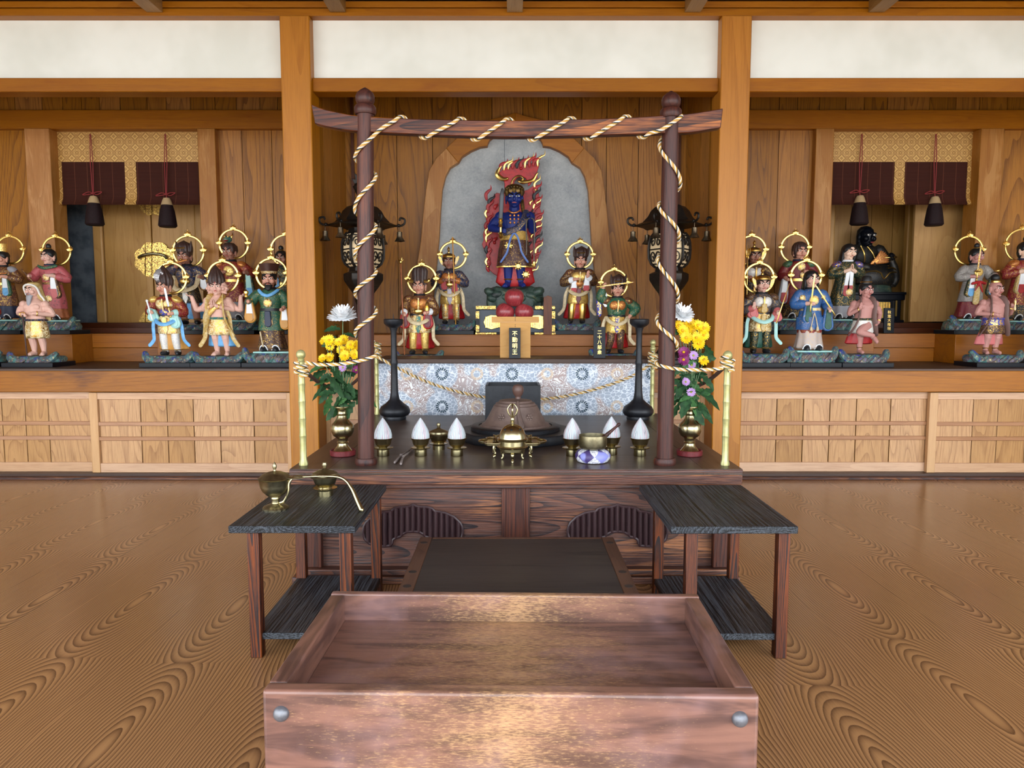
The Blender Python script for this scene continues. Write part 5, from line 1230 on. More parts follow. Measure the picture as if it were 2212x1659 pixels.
def l4x(f, A):
    f.put(MB().lathe([(.022, 0), (.026, .02), (.012, .03), (.03, .045), (.03, .07), (.006, .09)], A[0][2] + Vector((-.0, -.05, .05)), 16), 'jewel', 'gold')
    f.put(MB().tube([(-.1, -.15, .24), (-.07, -.155, .05)], .010, 8), 'tassel_cord', 'cream')
    f.put(MB().tube(bez([(-.12, -.07, .76), (-.06, -.12, .71), (0, -.13, .69), (.06, -.12, .71), (.12, -.07, .76)], 4), .02, 8, flat=.5), 'blue_yoke', 'sky_blue')
statue('bearded official statue in a green robe and flared brown hat beside the left pillar', 590, 758, 586.5, 605, YFR, ZS, dict(kind='robe', yaw=4, angry=.4, hair='official', beard=('hair_black', .05), halo=(586.5, 592, 33), slab=1, arms=('wide', 'low'), c1='b_green', under='b_dkbrown', sash='boot', hem=.27, tongue='navy', tz=.3, crest=((0, .6, .055), (0, .36, .058)), drop=(.27, .27), lining='white', lining2='ochre', dropm='ochre', extra=l4x))
# partly cut off by the picture's edges
statue('statue cut off by the left edge, only its dark red skirt showing', -36, 766, -40, 625, YFR, ZS, dict(kind='armor', hair='crown3', hairc='hair_brown', arms=('chest', 'low'), c1='b_red', chest='b_copper', apron='b_gold', scarf='white', skirt='b_maroon', bw=.31, halo=(-38, 603, 31)))
statue('statue cut off by the right edge, only its green and gold skirt showing', 2268, 766, 2268, 625, YFR, ZS, dict(kind='armor', hair='crown3', hairc='hair_brown', arms=('chest', 'low'), c1='b_green', chest='b_copper', apron='b_gold', scarf='cream', skirt='b_green', bw=.37, halo=(2268, 603, 31)))
# left bay, rear row
def lr1(f, A):
    f.put(MB().loft([[Vector((x * .9 - .08 + dx, -.19 + y, z)) for x, y, z in ((-.07 * w, 0, -.07 * w), (0, -.03, -.08 * w), (.07 * w, 0, -.03 * w), (.06 * w, .02, .06 * w), (0, .03, .08 * w), (-.07 * w, .02, .04 * w))] for dx, w in ()] or [ring(.5, .02, .02, -.1, -.18, 12), ring(.52, .06, .03, -.1, -.185, 12), ring(.58, .085, .035, -.09, -.19, 12), ring(.64, .06, .03, -.07, -.18, 12), ring(.68, .02, .015, -.05, -.17, 12)]), 'lute', 'mustard')
    f.put(MB().tube([(-.06, -.18, .66), (.14, -.15, .67)], .012, 8), 'lute_neck', 'b_copper')
    f.put(MB().prism(lobe(-.16, .5, .16, .03, .06), -.14, -.1), 'hanging_scarf', 'sky_blue', bevel=.006)
statue('lute-playing statue in a tall gold hat at the far left of the rear row', 18, 690, 12, 560, YRR, ZU, dict(kind='robe', yaw=-14, angry=.6, hair='crownhat', halo=(22, 540, 29), slab=1, arms=([(.14, 0, .72), (.2, .0, .6), (.09, -.15, .62)], 'chest'), c1='b_brown', under='navy', sash='gold', pad='graycloth', drop=(.18, .3), dropm='b_green', lining='white', lining2='sky_blue', extra=lr1))
statue('statue with bobbed black hair in a rose robe with dark flowers, beside the slate panel', 123, 691, 113, 557, YRR, ZU, dict(kind='robe', yaw=-14, angry=.7, skin='skin_pink', hair='bun', halo=(122, 542, 30), slab=1, arms=('wide', 'chest'), c1='b_rose', under='orange_b', sash='b_brown', hem=.16, collar='navy', crest=((-.01, .6, .05), (.1, .6, .035), (0, .3, .05)), drop=(0, .34), dropm='b_dkbrown', lining='white', dw=.085, lining2='pinkcloth',
    extra=lambda f, A: (f.put(MB().tube([A[0][2] + Vector((.08, -.04, -.1)), A[0][2] + Vector((-.06, -.05, .09))], .012, 8), 'fan', 'b_brown'), f.put(MB().tube(bez([(-.13, -.07, .765), (-.06, -.12, .74), (0, -.128, .73), (.06, -.12, .74), (.13, -.07, .765)], 4), .02, 8, flat=.5), 'green_yoke', 'b_green'))))
def lr3(f, A):
    w = A[0][2]; f.put(MB().tube([w + Vector((-.2, -.02, -.02)), w + Vector((.13, -.02, .06))], .012, 8), 'flute', 'b_copper')
    f.put(MB().ell((0, -.1, HC - .05), (.016, .03, .016)), 'beak', 'gold', head=True)
    for q in (-1, 1):
        m = MB()
        for i in range(6): m.tube(bez([(q * (.14 + .012 * i), .08, .76 - .03 * i), (q * (.22 + .016 * i), .07, .68 - .05 * i), (q * (.25 + .014 * i - .01), .06, .52 - .05 * i)], 4), [.012] * 8 + [.004], 6)
        f.put(m, 'wing', 'b_goldwhite')
    f.put(MB().tube(bez([(-.16, -.06, .62), (-.14, -.14, .5), (0, -.19, .44), (.15, -.14, .5), (.17, -.06, .64)], 5), .032, 8, flat=.4, up=(0, 1, 0)), 'cloak_roll', 'cream')
statue('winged statue with a golden beak playing a flute in front of the gilt shrine doors', 417, 701, 405, 556, YRR, ZU, dict(kind='armor', yaw=-4, skin='skin_brown', hair='crown3', hairc='hair_brown', halo=(407, 543, 33), arms=([(.135, 0, .72), (.2, -.02, .7), (.04, -.15, .775)], 'wide'), c1='b_navy', chest='b_navy', apron='b_black', tongue='b_silver', skirt='sky_blue', greave='skin_brown', drop=(0, .18), dropm='b_brown', lining='white', extra=lr3))
statue('statue crowned with a green and gold dragon, right of the gilt shrine doors', 512, 691, 501, 547, YRR, ZU, dict(kind='robe', yaw=-8, skin='skin_brown', hair='dragon', hairc='hair_brown', halo=(505, 527, 31), slab=1, arms=('chest', 'wide'), c1='b_red', under='graycloth', sash='gold', pad='b_copper', crest=((0, .64, .07),), crestm='b_gold', hem=.24, drop=(0, .36), dropm='b_dkgreen', lining='mint', lining2='sky_blue'))
statue('statue half hidden behind the left pillar with a black topknot and halo', 622, 690, 612, 560, YRR, ZU, dict(kind='robe', yaw=0, skin='skin_brown', hair='bun', halo=(618, 541, 33), slab=1, arms=('chest', 'low'), c1='b_dkgreen', under='navy', sash='gold', drop=(.3, .3), lining='sky_blue', dropm='b_dkbrown'))
# right bay, front row
def r1(f, A):
    f.put(MB().tube([A[1][2] + Vector((-.03, -.04, -.14)), A[1][2] + Vector((.1, -.06, .36))], [.008, .004], 6), 'arrow', 'gold')
    f.put(MB().prism(lobe(0, .64, .52, .032, .04), -.142, -.118), 'front_panel', 'mustard', bevel=.004)
statue('armoured statue in a gold helmet with a mint sash, next to the right pillar', 1638, 763, 1642, 615, YFR, ZS, dict(kind='armor', yaw=4, angry=1.2, skin='skin_pink', hair='helmet', hairc='hair_brown', halo=(1639.5, 601, 32), arms=([(.14, 0, .72), (.22, .0, .57), (.125, -.13, .58)], 'low'), palm=(1, 0), curl=(.1, .9), c1='b_slate', chest='b_silver', belly='b_gold', apron='b_goldwhite', tongue='mustard', scarf='mint', skirt='green', greave='b_dkgreen', pad='b_dkbrown', cuff='pinkcloth', drop=(.13, .13), dropm='pinkcloth', lining='pinkcloth', extra=r1))
def r2(f, A):
    w, v = A[0][2], A[1][2]; sword(f, w + Vector((.0, -.03, .0)), w + Vector((.02, -.06, .37)), 'gold', .011, False); f.put(MB().tube([w + Vector((-.005, -.03, -.1)), w + Vector((.0, -.03, .02))], .009, 8), 'sword_hilt', 'gold')
    sword(f, v + Vector((0, -.03, .0)), v + Vector((-.22, -.06, .30)), 'gold', .010, False); f.put(MB().tube([v + Vector((.06, -.02, -.08)), v + Vector((0, -.03, .0))], .009, 8), 'sword_hilt', 'gold')
    m = MB()
    for q in (-1, 1): m.tube(bez([(0, -.14, .47), (q * .02, -.15, .4), (q * .04, -.155, .3)], 4), .006, 6); m.lathe([(.006, 0), (.016, -.03), (.018, -.06), (.004, -.065)], (q * .04, -.155, .31), 12)
    f.put(m, 'belt_tassel', 'cream')
statue('black-haired statue in a bright blue robe crossing two thin swords', 1746.5, 756, 1747.5, 605, YFR, ZS, dict(kind='robe', yaw=6, angry=.9, skin='skin_pink', hair='long', halo=(1741, 597, 33), slab=1, arms=([(.14, 0, .72), (.2, .0, .58), (.06, -.14, .59)], [(.14, 0, .72), (.2, .0, .58), (.2, -.12, .52)]), curl=(.9, .9), c1='b_blue', under='b_taupe', sash='b_goldwhite', hem=.42, crest=((-.0, .63, .062), (-.13, .66, .04), (.13, .67, .03)), drop=(.26, .28), lining='green', dropm='b_blue',
    extra=lambda f, A: (r2(f, A), f.put(MB().loft([ring(z, rx, ry, 0, 0, 40, 8, .02) for z, rx, ry in ((.47, .132, .108), (.36, .148, .118), (.27, .155, .124), (.22, .152, .12))]), 'patterned_skirt', 'b_red'))))
statue('rose-skinned demon statue in a black cap with one leg crossed over the other', 1856, 764, 1865, 628, YFR, ZS, dict(kind='bare', yaw=12, angry=.8, skin='skin_rose', hair='blackcap', arms=([(.15, 0, .71), (.2, -.0, .56), (.105, -.13, .64)], [(.15, 0, .71), (.24, .02, .56), (.17, -.1, .44)]), palm=(1, 0), curl=(.2, .9), loin='b_silver', sash='b_dkgreen', vest='greybrown', skirt='red', loinz=.29,
    legs=[[(-.062, 0, .42), (-.02, -.02, .23), (0, .01, .055), (.12, -1, 0)], [(.04, -.05, .40), (-.10, -.14, .31), (.09, -.17, .26), (.3, -.6, -.5)]], extra=lambda f, A: f.put(MB().tube([(.035 * math.cos(a), .01 + .035 * math.sin(a), .088) for a in [2 * PI * i / 16 for i in range(16)]], .008, 6, close=True), 'anklet', 'gold')))
statue('stout rose-skinned child statue with a black topknot holding a small gold thunderbolt', 2139, 765, 2142, 625, YFR, ZS, dict(kind='bare', yaw=16, angry=.3, skin='skin_rose', hair='topknot', fat=1.15, arms=([(.15, 0, .71), (.22, .01, .56), (.06, -.15, .545)], [(.15, 0, .71), (.23, -.0, .56), (.16, -.14, .66)]), curl=(.7, 1), loin='b_dkbrown', sash='b_bluegold', vest='greybrown', skirt='pinkcloth', anklet=1, loinz=.28,
    extra=lambda f, A: (f.put(MB().tube(bez([A[1][2] + Vector((0, -.05, -.07)), A[1][2] + Vector((0, -.05, 0)), A[1][2] + Vector((0, -.05, .1))], 4), [.004, .013, .016, .013, .008, .013, .016, .012, .003], 8), 'thunderbolt', 'b_goldwhite'), f.put(MB().loft([ring(z, rx, ry, 0, -.005, 28) for z, rx, ry in ((.5, .142, .115), (.43, .148, .118), (.4, .15, .12))]), 'blue_apron', 'b_bluegold'))))
# right bay, rear row
statue('helmeted statue with a golden trident, half hidden behind the right pillar', 1622, 695, 1625, 555, YRR, ZU, dict(kind='armor', yaw=4, angry=1.2, skin='skin_brown', hair='helmet', hairc='hair_brown', halo=(1623, 541, 31), arms=([(.14, 0, .72), (.22, .0, .58), (.12, -.14, .6)], 'hip'), c1='b_dkbrown', chest='b_silver', belly='gold', apron='b_black', skirt='navy', greave='b_navy', scarf=None, extra=lambda f, A: staff(f, A, 0, .0, .9, 'gold', 'trident', -.02)))
statue('smiling statue with combed dark hair in a red and green robe behind the blue-robed one', 1714, 688, 1722.5, 546.5, YRR, ZU, dict(kind='robe', yaw=6, angry=.1, skin='skin_tan', hair='ridged', hairc='hair_brown', halo=(1717, 536, 30), slab=1, arms=('low', 'chest'), c1='b_maroon', under='b_black', sash='gold', pad='b_green', collar='navy', crest=((.0, .69, .055), (.05, .58, .06)), crestm='b_goldwhite', drop=(.34, 0), lining='white', lining2='red', dropm='graycloth'))
statue('praying woman statue in a dark green robe with long black hair and no halo', 1814, 689, 1827.5, 547.5, YRR, ZU, dict(kind='robe', yaw=10, angry=0, skin='skin_pale', hair='long', slab=1, arms=('pray', 'pray'), curl=(.05, .05), c1='b_dkgreen', under='graycloth', hem=.18, collar='white', pad='b_bluegold', crest=((.02, .36, .052),), crestm='b_goldwhite', drop=(.36, .36), lining='white', lining2='red', dropm='b_dkgreen', dw=.07))
def rr4(f, A):
    w = A[0][2]; sword(f, w + Vector((.01, -.04, .06)), w + Vector((-.02, -.08, .42)), 'b_goldwhite', .013)
    f.put(MB().ell(A[1][2] + Vector((0, -.03, .06)), (.03, .03, .022)), 'jewel', 'gold')
    f.put(MB().tube(bez([(-.09, -.15, .5), (0, -.165, .52), (.09, -.15, .5)], 4), .02, 8).tube([(0, -.165, .52), (-.05, -.165, .4)], [.02, .008], 6).tube([(0, -.165, .52), (.06, -.165, .38)], [.02, .008], 6), 'red_bow', 'red')
statue('statue in a grey vest and crimson skirt holding a sword upright before its face', 2089, 689, 2101.5, 555.5, YRR, ZU, dict(kind='robe', yaw=10, angry=.5, skin='skin_rose', hair='topband', halo=(2092.6, 541, 30), slab=1, arms=([(.14, 0, .72), (.2, .0, .6), (.07, -.14, .60)], 'wide'), curl=(.9, .2), c1='b_grey', under='b_maroon', hem=.25, tongue='mustard', tz=.2, crest=((0, .66, .06),), crestm='b_gold', drop=(.3, .3), lining='white', lining2='sky_blue', dropm='b_dkgreen', extra=rr4))
statue('pale woman statue with black bun at the far right edge of the rear row', 2198, 692, 2207, 543.6, YRR, ZU, dict(kind='robe', yaw=14, angry=.1, skin='skin_pale', hair='bun', halo=(2206, 530, 34), slab=1, arms=('chest', 'low'), c1='b_red', under='b_black', hem=.2, collar='navy', pad='b_copper', tongue='b_goldwhite', tz=.2, drop=(.3, .3), lining='white', lining2='red', dropm='mustard'))
# ---------------------------------------------------------------- black and gold dais with the flaming blue statue
YDA = 5.03
dz0, dz1 = ZU, Z(661, YDA); da, db = X(1028, YDA), X(1199, YDA)
dais = thing('statue_dais', 'black dais with gold corner mounts under the flaming blue statue', 'dais', ((da + db) / 2, YDA, dz0))
od = lambda mb: mb.xf(Matrix.Translation(-dais.location))
od(MB().box(da, db, YDA, YDA + .36, dz1 - .026, dz1).box(da - .004, db + .004, YDA - .006, YDA + .36, dz0, dz0 + .016)).build('frame', M['black'], dais, bevel=.002)
od(MB().box(da + .012, db - .012, YDA + .016, YDA + .34, dz0 + .016, dz1 - .026)).build('body', plain('dais_panel', (70, 78, 88), .5), dais)
for x in (da, db - .022): od(MB().box(x, x + .022, YDA + .003, YDA + .03, dz0 + .016, dz1 - .026)).build('corner_post', M['black'], dais)
for a, b in ((da, da + .135), (db - .135, db)):
    od(MB().box(a, b, YDA - .003, YDA + .01, dz1 - .022, dz1 + .001)).build('gold_mount', M['filigree'], dais, bevel=.001)
    od(MB().box(a - .004, b + .004, YDA - .009, YDA, dz0 + .001, dz0 + .014)).build('gold_mount', M['filigree'], dais, bevel=.001)
for x in (da - .001, db - .023):
    for z0, z1 in ((dz0 + .02, dz0 + .065), (dz1 - .085, dz1 - .035)): od(MB().box(x, x + .024, YDA - .001, YDA + .01, z0, z1)).build('gold_mount', M['filigree'], dais, bevel=.001)
for sg in (-1, 1):
    c = (da + db) / 2; P = []
    for (a, b) in ((0, 692), (26, 692), (38, 681), (52, 680), (64, 684), (69, 696), (64, 708), (52, 712), (40, 709), (28, 706), (0, 706)):
        q = pt(1113 + sg * a, b, YDA); P.append((q.x, q.z))
    od(MB().prism(P, YDA + .008, YDA + .017)).build('gold_cloud_panel', M['gold'], dais, bevel=.003)
    mb = MB()
    for k in range(14):
        x = c + sg * (.02 + .014 * k); h0, h1 = (Z(705, YDA), Z(692, YDA)) if k < 6 else (Z(708, YDA), Z(684, YDA))
        mb.box(x - .002, x + .002, YDA + .004, YDA + .009, h0, h1)
    od(mb).build('panel_rib', M['filigree'], dais)
P_('blue_sash', (86, 116, 178), rough=.5)
fl_ = thing('flaming_statue', 'blue-skinned statue with sword and rope before red and gold flames, centre of the altar', 'statue', tuple(pt(1111, 622, 5.20)))
FB = fl_.matrix_basis.translation.copy(); FS = 211 * 5.20 / F_PX; f = Fig(fl_, FS, 0, -3)
b = MB(); head_shape(b)
for i in range(len(b.v)): b.v[i] = Vector((b.v[i].x, b.v[i].y, HC + (b.v[i].z - HC) * .92))
b.tube([(0, .012, .73), (0, .008, .84)], [.06, .05], 14)
b.loft([ring(z, rx, ry, 0, cy, 24) for z, rx, ry, cy in ((.46, .12, .09, 0), (.53, .118, .092, -.005), (.6, .128, .095, -.008), (.67, .148, .10, -.005), (.72, .145, .085, 0), (.755, .09, .06, .005))])
A = [[Vector((-.14, 0, .72)), Vector((-.235, -.02, .60)), Vector((-.135, -.13, .565))], [Vector((.15, 0, .72)), Vector((.185, -.0, .575)), Vector((.16, -.12, .68))]]
for k, (sd, q) in enumerate(zip((-1, 1), A)):
    b.ell(q[0] + Vector((0, 0, -.01)), (.06, .055, .055)); limb(b, [q[0] * .95, q[0].lerp(q[1], .5), q[1]], [.055, .05, .042]); limb(b, [q[1], q[1].lerp(q[2], .5), q[2]], [.042, .038, .028]); hand(b, q[2], q[2] - q[1], (-sd, -.2, -.3), .05, 1.0, sd)
for sd in (-1, 1):
    limb(b, [(sd * .065, 0, .42), (sd * .068, -.015, .3), (sd * .062, -.01, .2)], [.07, .06, .05]); limb(b, [(sd * .062, -.01, .2), (sd * .062, 0, .12), (sd * .062, 0, .055)], [.05, .044, .034]); foot(b, (sd * .062, 0, .055), (sd * .4, -1, 0))
f.put(b, 'body', 'skin_blue', remesh=.0026, smooth_it=2)
f.yaw = 0
face(f, .6, None, 'pinkcloth'); hair(f, 'fudo', plain('gilt_curls', (120, 92, 44), .4, .7, nsc=60, c2=(54, 40, 24)))
w = A[0][2]
f.put(MB().tube([w + Vector((.0, -.04, .10)), w + Vector((.012, -.05, .33)), w + Vector((.018, -.05, .39))], [.020, .022, .012], 8, flat=.35, up=(0, 1, 0)), 'sword_blade', plain('dark_steel', (74, 76, 80), .4, .5))
h = MB().lathe([(.006, .02), (.022, .03), (.014, .05), (.024, .075), (.014, .09), (.028, .105), (.01, .11)], w + Vector((0, -.04, 0)), 16).lathe([(.004, -.09), (.024, -.075), (.014, -.055), (.026, -.04), (.012, -.025), (.012, .02)], w + Vector((0, -.04, 0)), 16); f.put(h, 'sword_hilt', 'gold')
f.put(MB().loft([ring(z, rx, ry, 0, 0, 48, 8, am) for z, rx, ry, am in ((.55, .118, .095, 0), (.49, .135, .11, .02), (.38, .155, .12, .03), (.28, .165, .125, .05), (.215, .17, .125, .06), (.205, .15, .11, .06))]), 'skirt', 'b_skirt')
f.put(MB().loft([ring(z, rx, ry, 0, 0, 48, 8, am) for z, rx, ry, am in ((.216, .172, .127, .06), (.203, .172, .127, .06))]), 'skirt_hem', 'b_gold')
f.put(MB().loft([ring(z, rx, ry, 0, .05, 40, 5, .06) for z, rx, ry in ((.3, .15, .06), (.15, .18, .07), (.06, .2, .07), (.02, .15, .06), (.0, .08, .05))]), 'skirt_lining', 'red')
f.put(MB().loft([ring(z, rx, ry, 0, 0, 40, 8, .01) for z, rx, ry in ((.565, .124, .1), (.52, .136, .11), (.48, .146, .118), (.47, .138, .11))]), 'waist_apron', 'b_gold')
f.put(MB().tube(bez([(.12, -.05, .755), (.1, -.105, .68), (.02, -.125, .58), (-.1, -.1, .545)], 6), .034, 8, flat=.3, up=(0, 1, 0)), 'shoulder_scarf', 'b_navy')
for q in (-1, 1): streamer(f, [(0, -.125, .54), (q * .03, -.14, .5), (q * .055, -.155, .42), (q * .075, -.15, .34), (q * .135, -.13, .25)], 'blue_sash', .0095)
for x, z, r in ((-.056, .415, .034), (.038, .21, .034), (.115, .13, .034)):
    wheel = MB(); y = -.152 + abs(x) * .3
    wheel.tube([(x + r * .75 * math.cos(a), y, z + r * .75 * math.sin(a)) for a in [2 * PI * i / 20 for i in range(20)]], .007, 6, close=True)
    for i in range(8): a = PI * i / 4; wheel.tube([(x, y, z), (x + r * 1.1 * math.cos(a), y, z + r * 1.1 * math.sin(a))], [.007, .005], 5)
    f.put(wheel, 'wheel_emblem', 'gold')
n = MB().tube(bez([(-.06, -.06, .77), (-.03, -.1, .74), (.02, -.1, .74), (.06, -.06, .77)], 5), .008, 6)
for i in range(9): n.ell((-.04 + .04 * (i % 3), -.112, .71 - .035 * (i // 3)), (.010, .006, .012))
f.put(n, 'necklace', 'b_copper')
rp2 = MB(); hx = A[1][2] + Vector((0, -.03, 0))
for dx, l in ((-.04, .36), (.035, .42)): rp2.tube(bez([hx, hx + Vector((dx, -.02, -.04)), hx + Vector((dx, -.02, -l * .6)), hx + Vector((dx, -.01, -l))], 6), .0065, 6)
f.put(rp2, 'lasso_rope', plain('lasso', (120, 110, 96), .6, nsc=260, c2=(30, 30, 36)))
f.put(MB().lathe([(.004, .03), (.016, .02), (.016, -.02), (.004, -.04)], hx + Vector((.035, -.01, -.45)), 12), 'lasso_weight', 'gold')
for sd in (-1, 1): f.put(MB().tube([(sd * .062 + .04 * math.cos(a), .04 * math.sin(a), .085) for a in [2 * PI * i / 16 for i in range(16)]], .008, 6, close=True), 'anklet', 'gold')
# flames: pierced red plate with tongues along its edges
YFL = 5.37
def FP(x, y, dy=0): return pt(x, y, YFL + dy) - FB
plate = [(1072, 592), (1063, 584), (1057, 572), (1056, 560), (1060, 548), (1050, 538), (1046, 527), (1050, 518), (1048, 506), (1052, 496), (1060, 486), (1055, 474), (1052, 460), (1056, 448), (1064, 436), (1070, 424), (1078, 416), (1088, 420), (1090, 408), (1090, 396), (1086, 386), (1081, 376), (1083, 368), (1091, 362), (1104, 360), (1118, 354), (1136, 355), (1150, 350), (1161, 352), (1158, 364), (1154, 374), (1157, 384), (1150, 392), (1146, 398),
         (1141, 402), (1140, 392), (1136, 385), (1127, 381), (1117, 384), (1111, 392), (1110, 402), (1114, 410), (1128, 413), (1140, 410), (1148, 404), (1156, 398), (1162, 408), (1160, 424), (1164, 436), (1161, 450), (1166, 462), (1164, 478), (1166, 492), (1160, 508), (1163, 522), (1158, 538), (1160, 552), (1153, 568), (1152, 582), (1144, 594), (1140, 606), (1090, 606)]
P = [(v.x, v.z) for v in [FP(a + (5 if a > 1134 and not 384 < b < 412 else -5 if a < 1082 else 0), b) for a, b in plate]]; y0 = YFL - FB.y
MB().prism(P, y0, y0 + .016).build('flame_plate', M['red'], fl_, bevel=.003)
random.seed(11)
tongues = []
for y in range(402, 596, 12): tongues.append((1157 - (max(0, y - 545) * .32) + random.uniform(-3, 2), y, 20 + random.random() * 8, .98 + random.uniform(-.2, .2), 1))
for y in range(426, 590, 13): tongues.append((1054 + random.uniform(-4, 4), y, 18 + random.random() * 8, 1.25 + random.uniform(-.2, .2), 1))
for i, x in enumerate(range(1082, 1164, 9)): tongues.append((x, 362 - (x - 1082) * .13, 20 + random.random() * 9, .95 + random.uniform(-.15, .15), 1))
for k in range(16): tongues.append((random.uniform(1066, 1086) if k % 2 else random.uniform(1142, 1156), 440 + k * 9, 10, 1.1, 1))
FM = ('gold', 'red', 'boot', 'red', 'gold', 'red', 'red', 'gold')
for i, (x, y, l, a, s) in enumerate(tongues):
    g = MB(); q = lambda t_, o_: FP(x + math.cos(a) * l * t_ - math.sin(a) * o_, y - math.sin(a) * l * t_ - math.cos(a) * o_, -.012)
    k = l * .15; m_ = FM[i % 8]; r = .0078 if m_ == 'gold' else .0115
    g.tube(bez([q(-.25, -k * .6), q(.15, k), q(.5, k * .4), q(.78, -k * .7), q(1.12, k * .3)], 3), [r * z_ for z_ in (.5, .8, 1, 1.05, 1.05, 1, .92, .82, .68, .52, .38, .2, .05)], 8, flat=.55, up=(0, 1, 0))
    if i % 7 == 0: g.ell(q(-.3, -k), (.011, .010, .010))
    g.build('flame_tongue', M[m_], fl_)
gh = [MB(), MB(), MB()]
gh[0].tube(bez([FP(1096, 386, -.014), FP(1088, 387, -.014), FP(1079, 383, -.014), FP(1074, 376, -.014), FP(1078, 365, -.014), FP(1084, 357, -.014)], 4), [.012, .012, .012, .013, .014, .016, .017, .018, .019, .019, .019, .018, .017, .016, .014, .012, .010, .008, .006, .004, .001], 8)
gh[1].tube(bez([FP(1118, 391, -.014), FP(1128, 393, -.014), FP(1141, 392, -.014), FP(1152, 388, -.014), FP(1158, 378, -.014), FP(1163, 372, -.014)], 4), [.002, .006, .01, .013, .015, .015, .014, .013, .012, .012, .012, .012, .012, .011, .010, .009, .008, .006, .005, .003, .001], 8)
gh[2].tube(bez([FP(1105, 408, -.014), FP(1106, 392, -.014), FP(1114, 382, -.014), FP(1124, 380, -.014), FP(1130, 386, -.014), FP(1124, 391, -.014)], 5), .006, 6)
for g in gh: g.build('gold_flame_curl', M['gold'], fl_)
# green rock under the statue, on the dais
zr0 = dz1 - FB.z; mb = MB(); xw = 59 * 5.2 / F_PX
rg = []
for k, (t_, s_) in enumerate(((0, 1), (.3, 1.02), (.7, .99), (.93, .93), (1, .82))):
    rg.append([Vector((xw * s_ * math.copysign(abs(math.cos(a)) ** .5, math.cos(a)) * (1 + .05 * math.sin(7 * a + k)) + .002, .12 * s_ * math.copysign(abs(math.sin(a)) ** .6, math.sin(a)) * (1 + .06 * math.sin(9 * a)), zr0 + (-.002 - zr0) * t_ + (.012 * math.sin(5 * a) if t_ > .6 else 0))) for a in [2 * PI * j / 48 for j in range(48)]])
mb.loft(rg)
for x, z, r, q in ((-.17, -.03, .035, .4), (-.12, -.05, .04, -.3), (-.15, -.075, .035, .2), (.16, -.03, .04, -.4), (.11, -.055, .04, .3), (.17, -.08, .03, 0), (-.06, -.07, .035, .5), (.05, -.08, .035, -.5)): mb.ell((x, -.095, z), (r * 1.2, .04, r * .8), rot=(0, q, 0), seg=9)
mb.build('rock_base', M['rockgreen'], fl_)

# ---------------------------------------------------------------- lettered signs
def lettering(txt, size, parent, loc, line=1.15, mat='gold'):
    cu = bpy.data.curves.new('lettering', 'FONT'); cu.body = '\n'.join(txt); cu.size = size; cu.align_x = 'CENTER'; cu.align_y = 'CENTER'; cu.space_line = line; cu.extrude = .0006
    o = bpy.data.objects.new('lettering', cu); COL.objects.link(o)
    dg = bpy.context.evaluated_depsgraph_get(); me = bpy.data.meshes.new_from_object(o.evaluated_get(dg)); bpy.data.objects.remove(o)
    me.materials.clear(); me.materials.append(M[mat]); q = bpy.data.objects.new('lettering', me); COL.objects.link(q)
    q.parent = parent; q.location = loc; q.rotation_euler = (PI / 2, 0, 0); return q
def sign(txt, x0, x1, y0, y1, Y, zg, label, lean=-.08, rot=0.0):
    p = pt((x0 + x1) / 2, y1, Y); wd = (x1 - x0) * Y / F_PX; h = pt(0, y0, Y).z - zg
    t = thing('lettered_plaque', label, 'sign', (p.x, Y, zg)); t.rotation_euler = (lean, rot, 0)
    MB().box(-wd / 2, wd / 2, 0, .012, 0, h).build('board', M['black'], t, bevel=.001)
    k = len(txt); lettering(txt, h * .72 / k, t, (0, -.0012, h * .5), 1.12)
ZAL = .757
sign('不動明王', 1099.5, 1124.5, 708, 775, 4.37, ZAL, 'black plaque with four gold characters leaning on the offering stand')
sign('二十八部衆', 1282, 1308, 706, 774, 4.40, ZAL, 'black plaque with five gold characters standing at the right of the dark altar table')
sign('秋葉大権現', 1909, 1931, 665, 719, 5.44, ZU, 'black plaque with five gold characters below the black seated statue', -.1, .03)
# brown wooden tablet right of the dais
YT = 4.995
zt0 = ZU
tb = thing('wooden_tablet', 'pointed brown wooden tablet standing in front of the right end of the black dais', 'tablet', (pt(1183, 722, 5.01).x, 5.005, ZU))
hh = Z(638, 5.0) - ZU; wd = 18 * 5.0 / F_PX
MB().prism([(-wd / 2, 0), (wd / 2, 0), (wd / 2 * .98, hh - .012), (0, hh), (-wd / 2 * .98, hh - .012)], 0, .018).build('board', M['tablet'], tb, bevel=.001)

# ---------------------------------------------------------------- offering stand with apples
YS = 4.44
so = thing('offering_stand', 'plain wooden offering stand carrying three apples on the dark altar table', 'stand', (pt(1113, 770, YS).x, YS, ZAL))
k = YS / F_PX; zt = Z(697, YS) - ZAL; zt2 = Z(684, YS) - ZAL; bw = 33 * k; tw = 51 * k
for a, b, c, d in ((-bw, bw, 0, .012), (-bw, bw, 2 * bw - .012, 2 * bw), (-bw, -bw + .012, .0125, 2 * bw - .0125), (bw - .012, bw, .0125, 2 * bw - .0125)):
    MB().box(a, b, c, d, 0, zt).build('body_board', M['sanbo'], so, bevel=.0015)
yt0 = bw - tw * .62
MB().box(-tw, tw, yt0, yt0 + tw * 1.24, zt, zt + .008).build('tray_floor', M['sanbo'], so)
for sg, ry in ((-1, yt0), (1, yt0 + tw * 1.24 - .007)): MB().box(-tw, tw, ry, ry + .007, zt + .008, zt2).build('tray_side', M['sanbo'], so, bevel=.001)
for sg in (-1, 1): MB().box(min(sg * tw, sg * (tw - .007)), max(sg * tw, sg * (tw - .007)), yt0 + .0075, yt0 + tw * 1.24 - .0075, zt + .008, zt2).build('tray_side', M['sanbo'], so, bevel=.001)
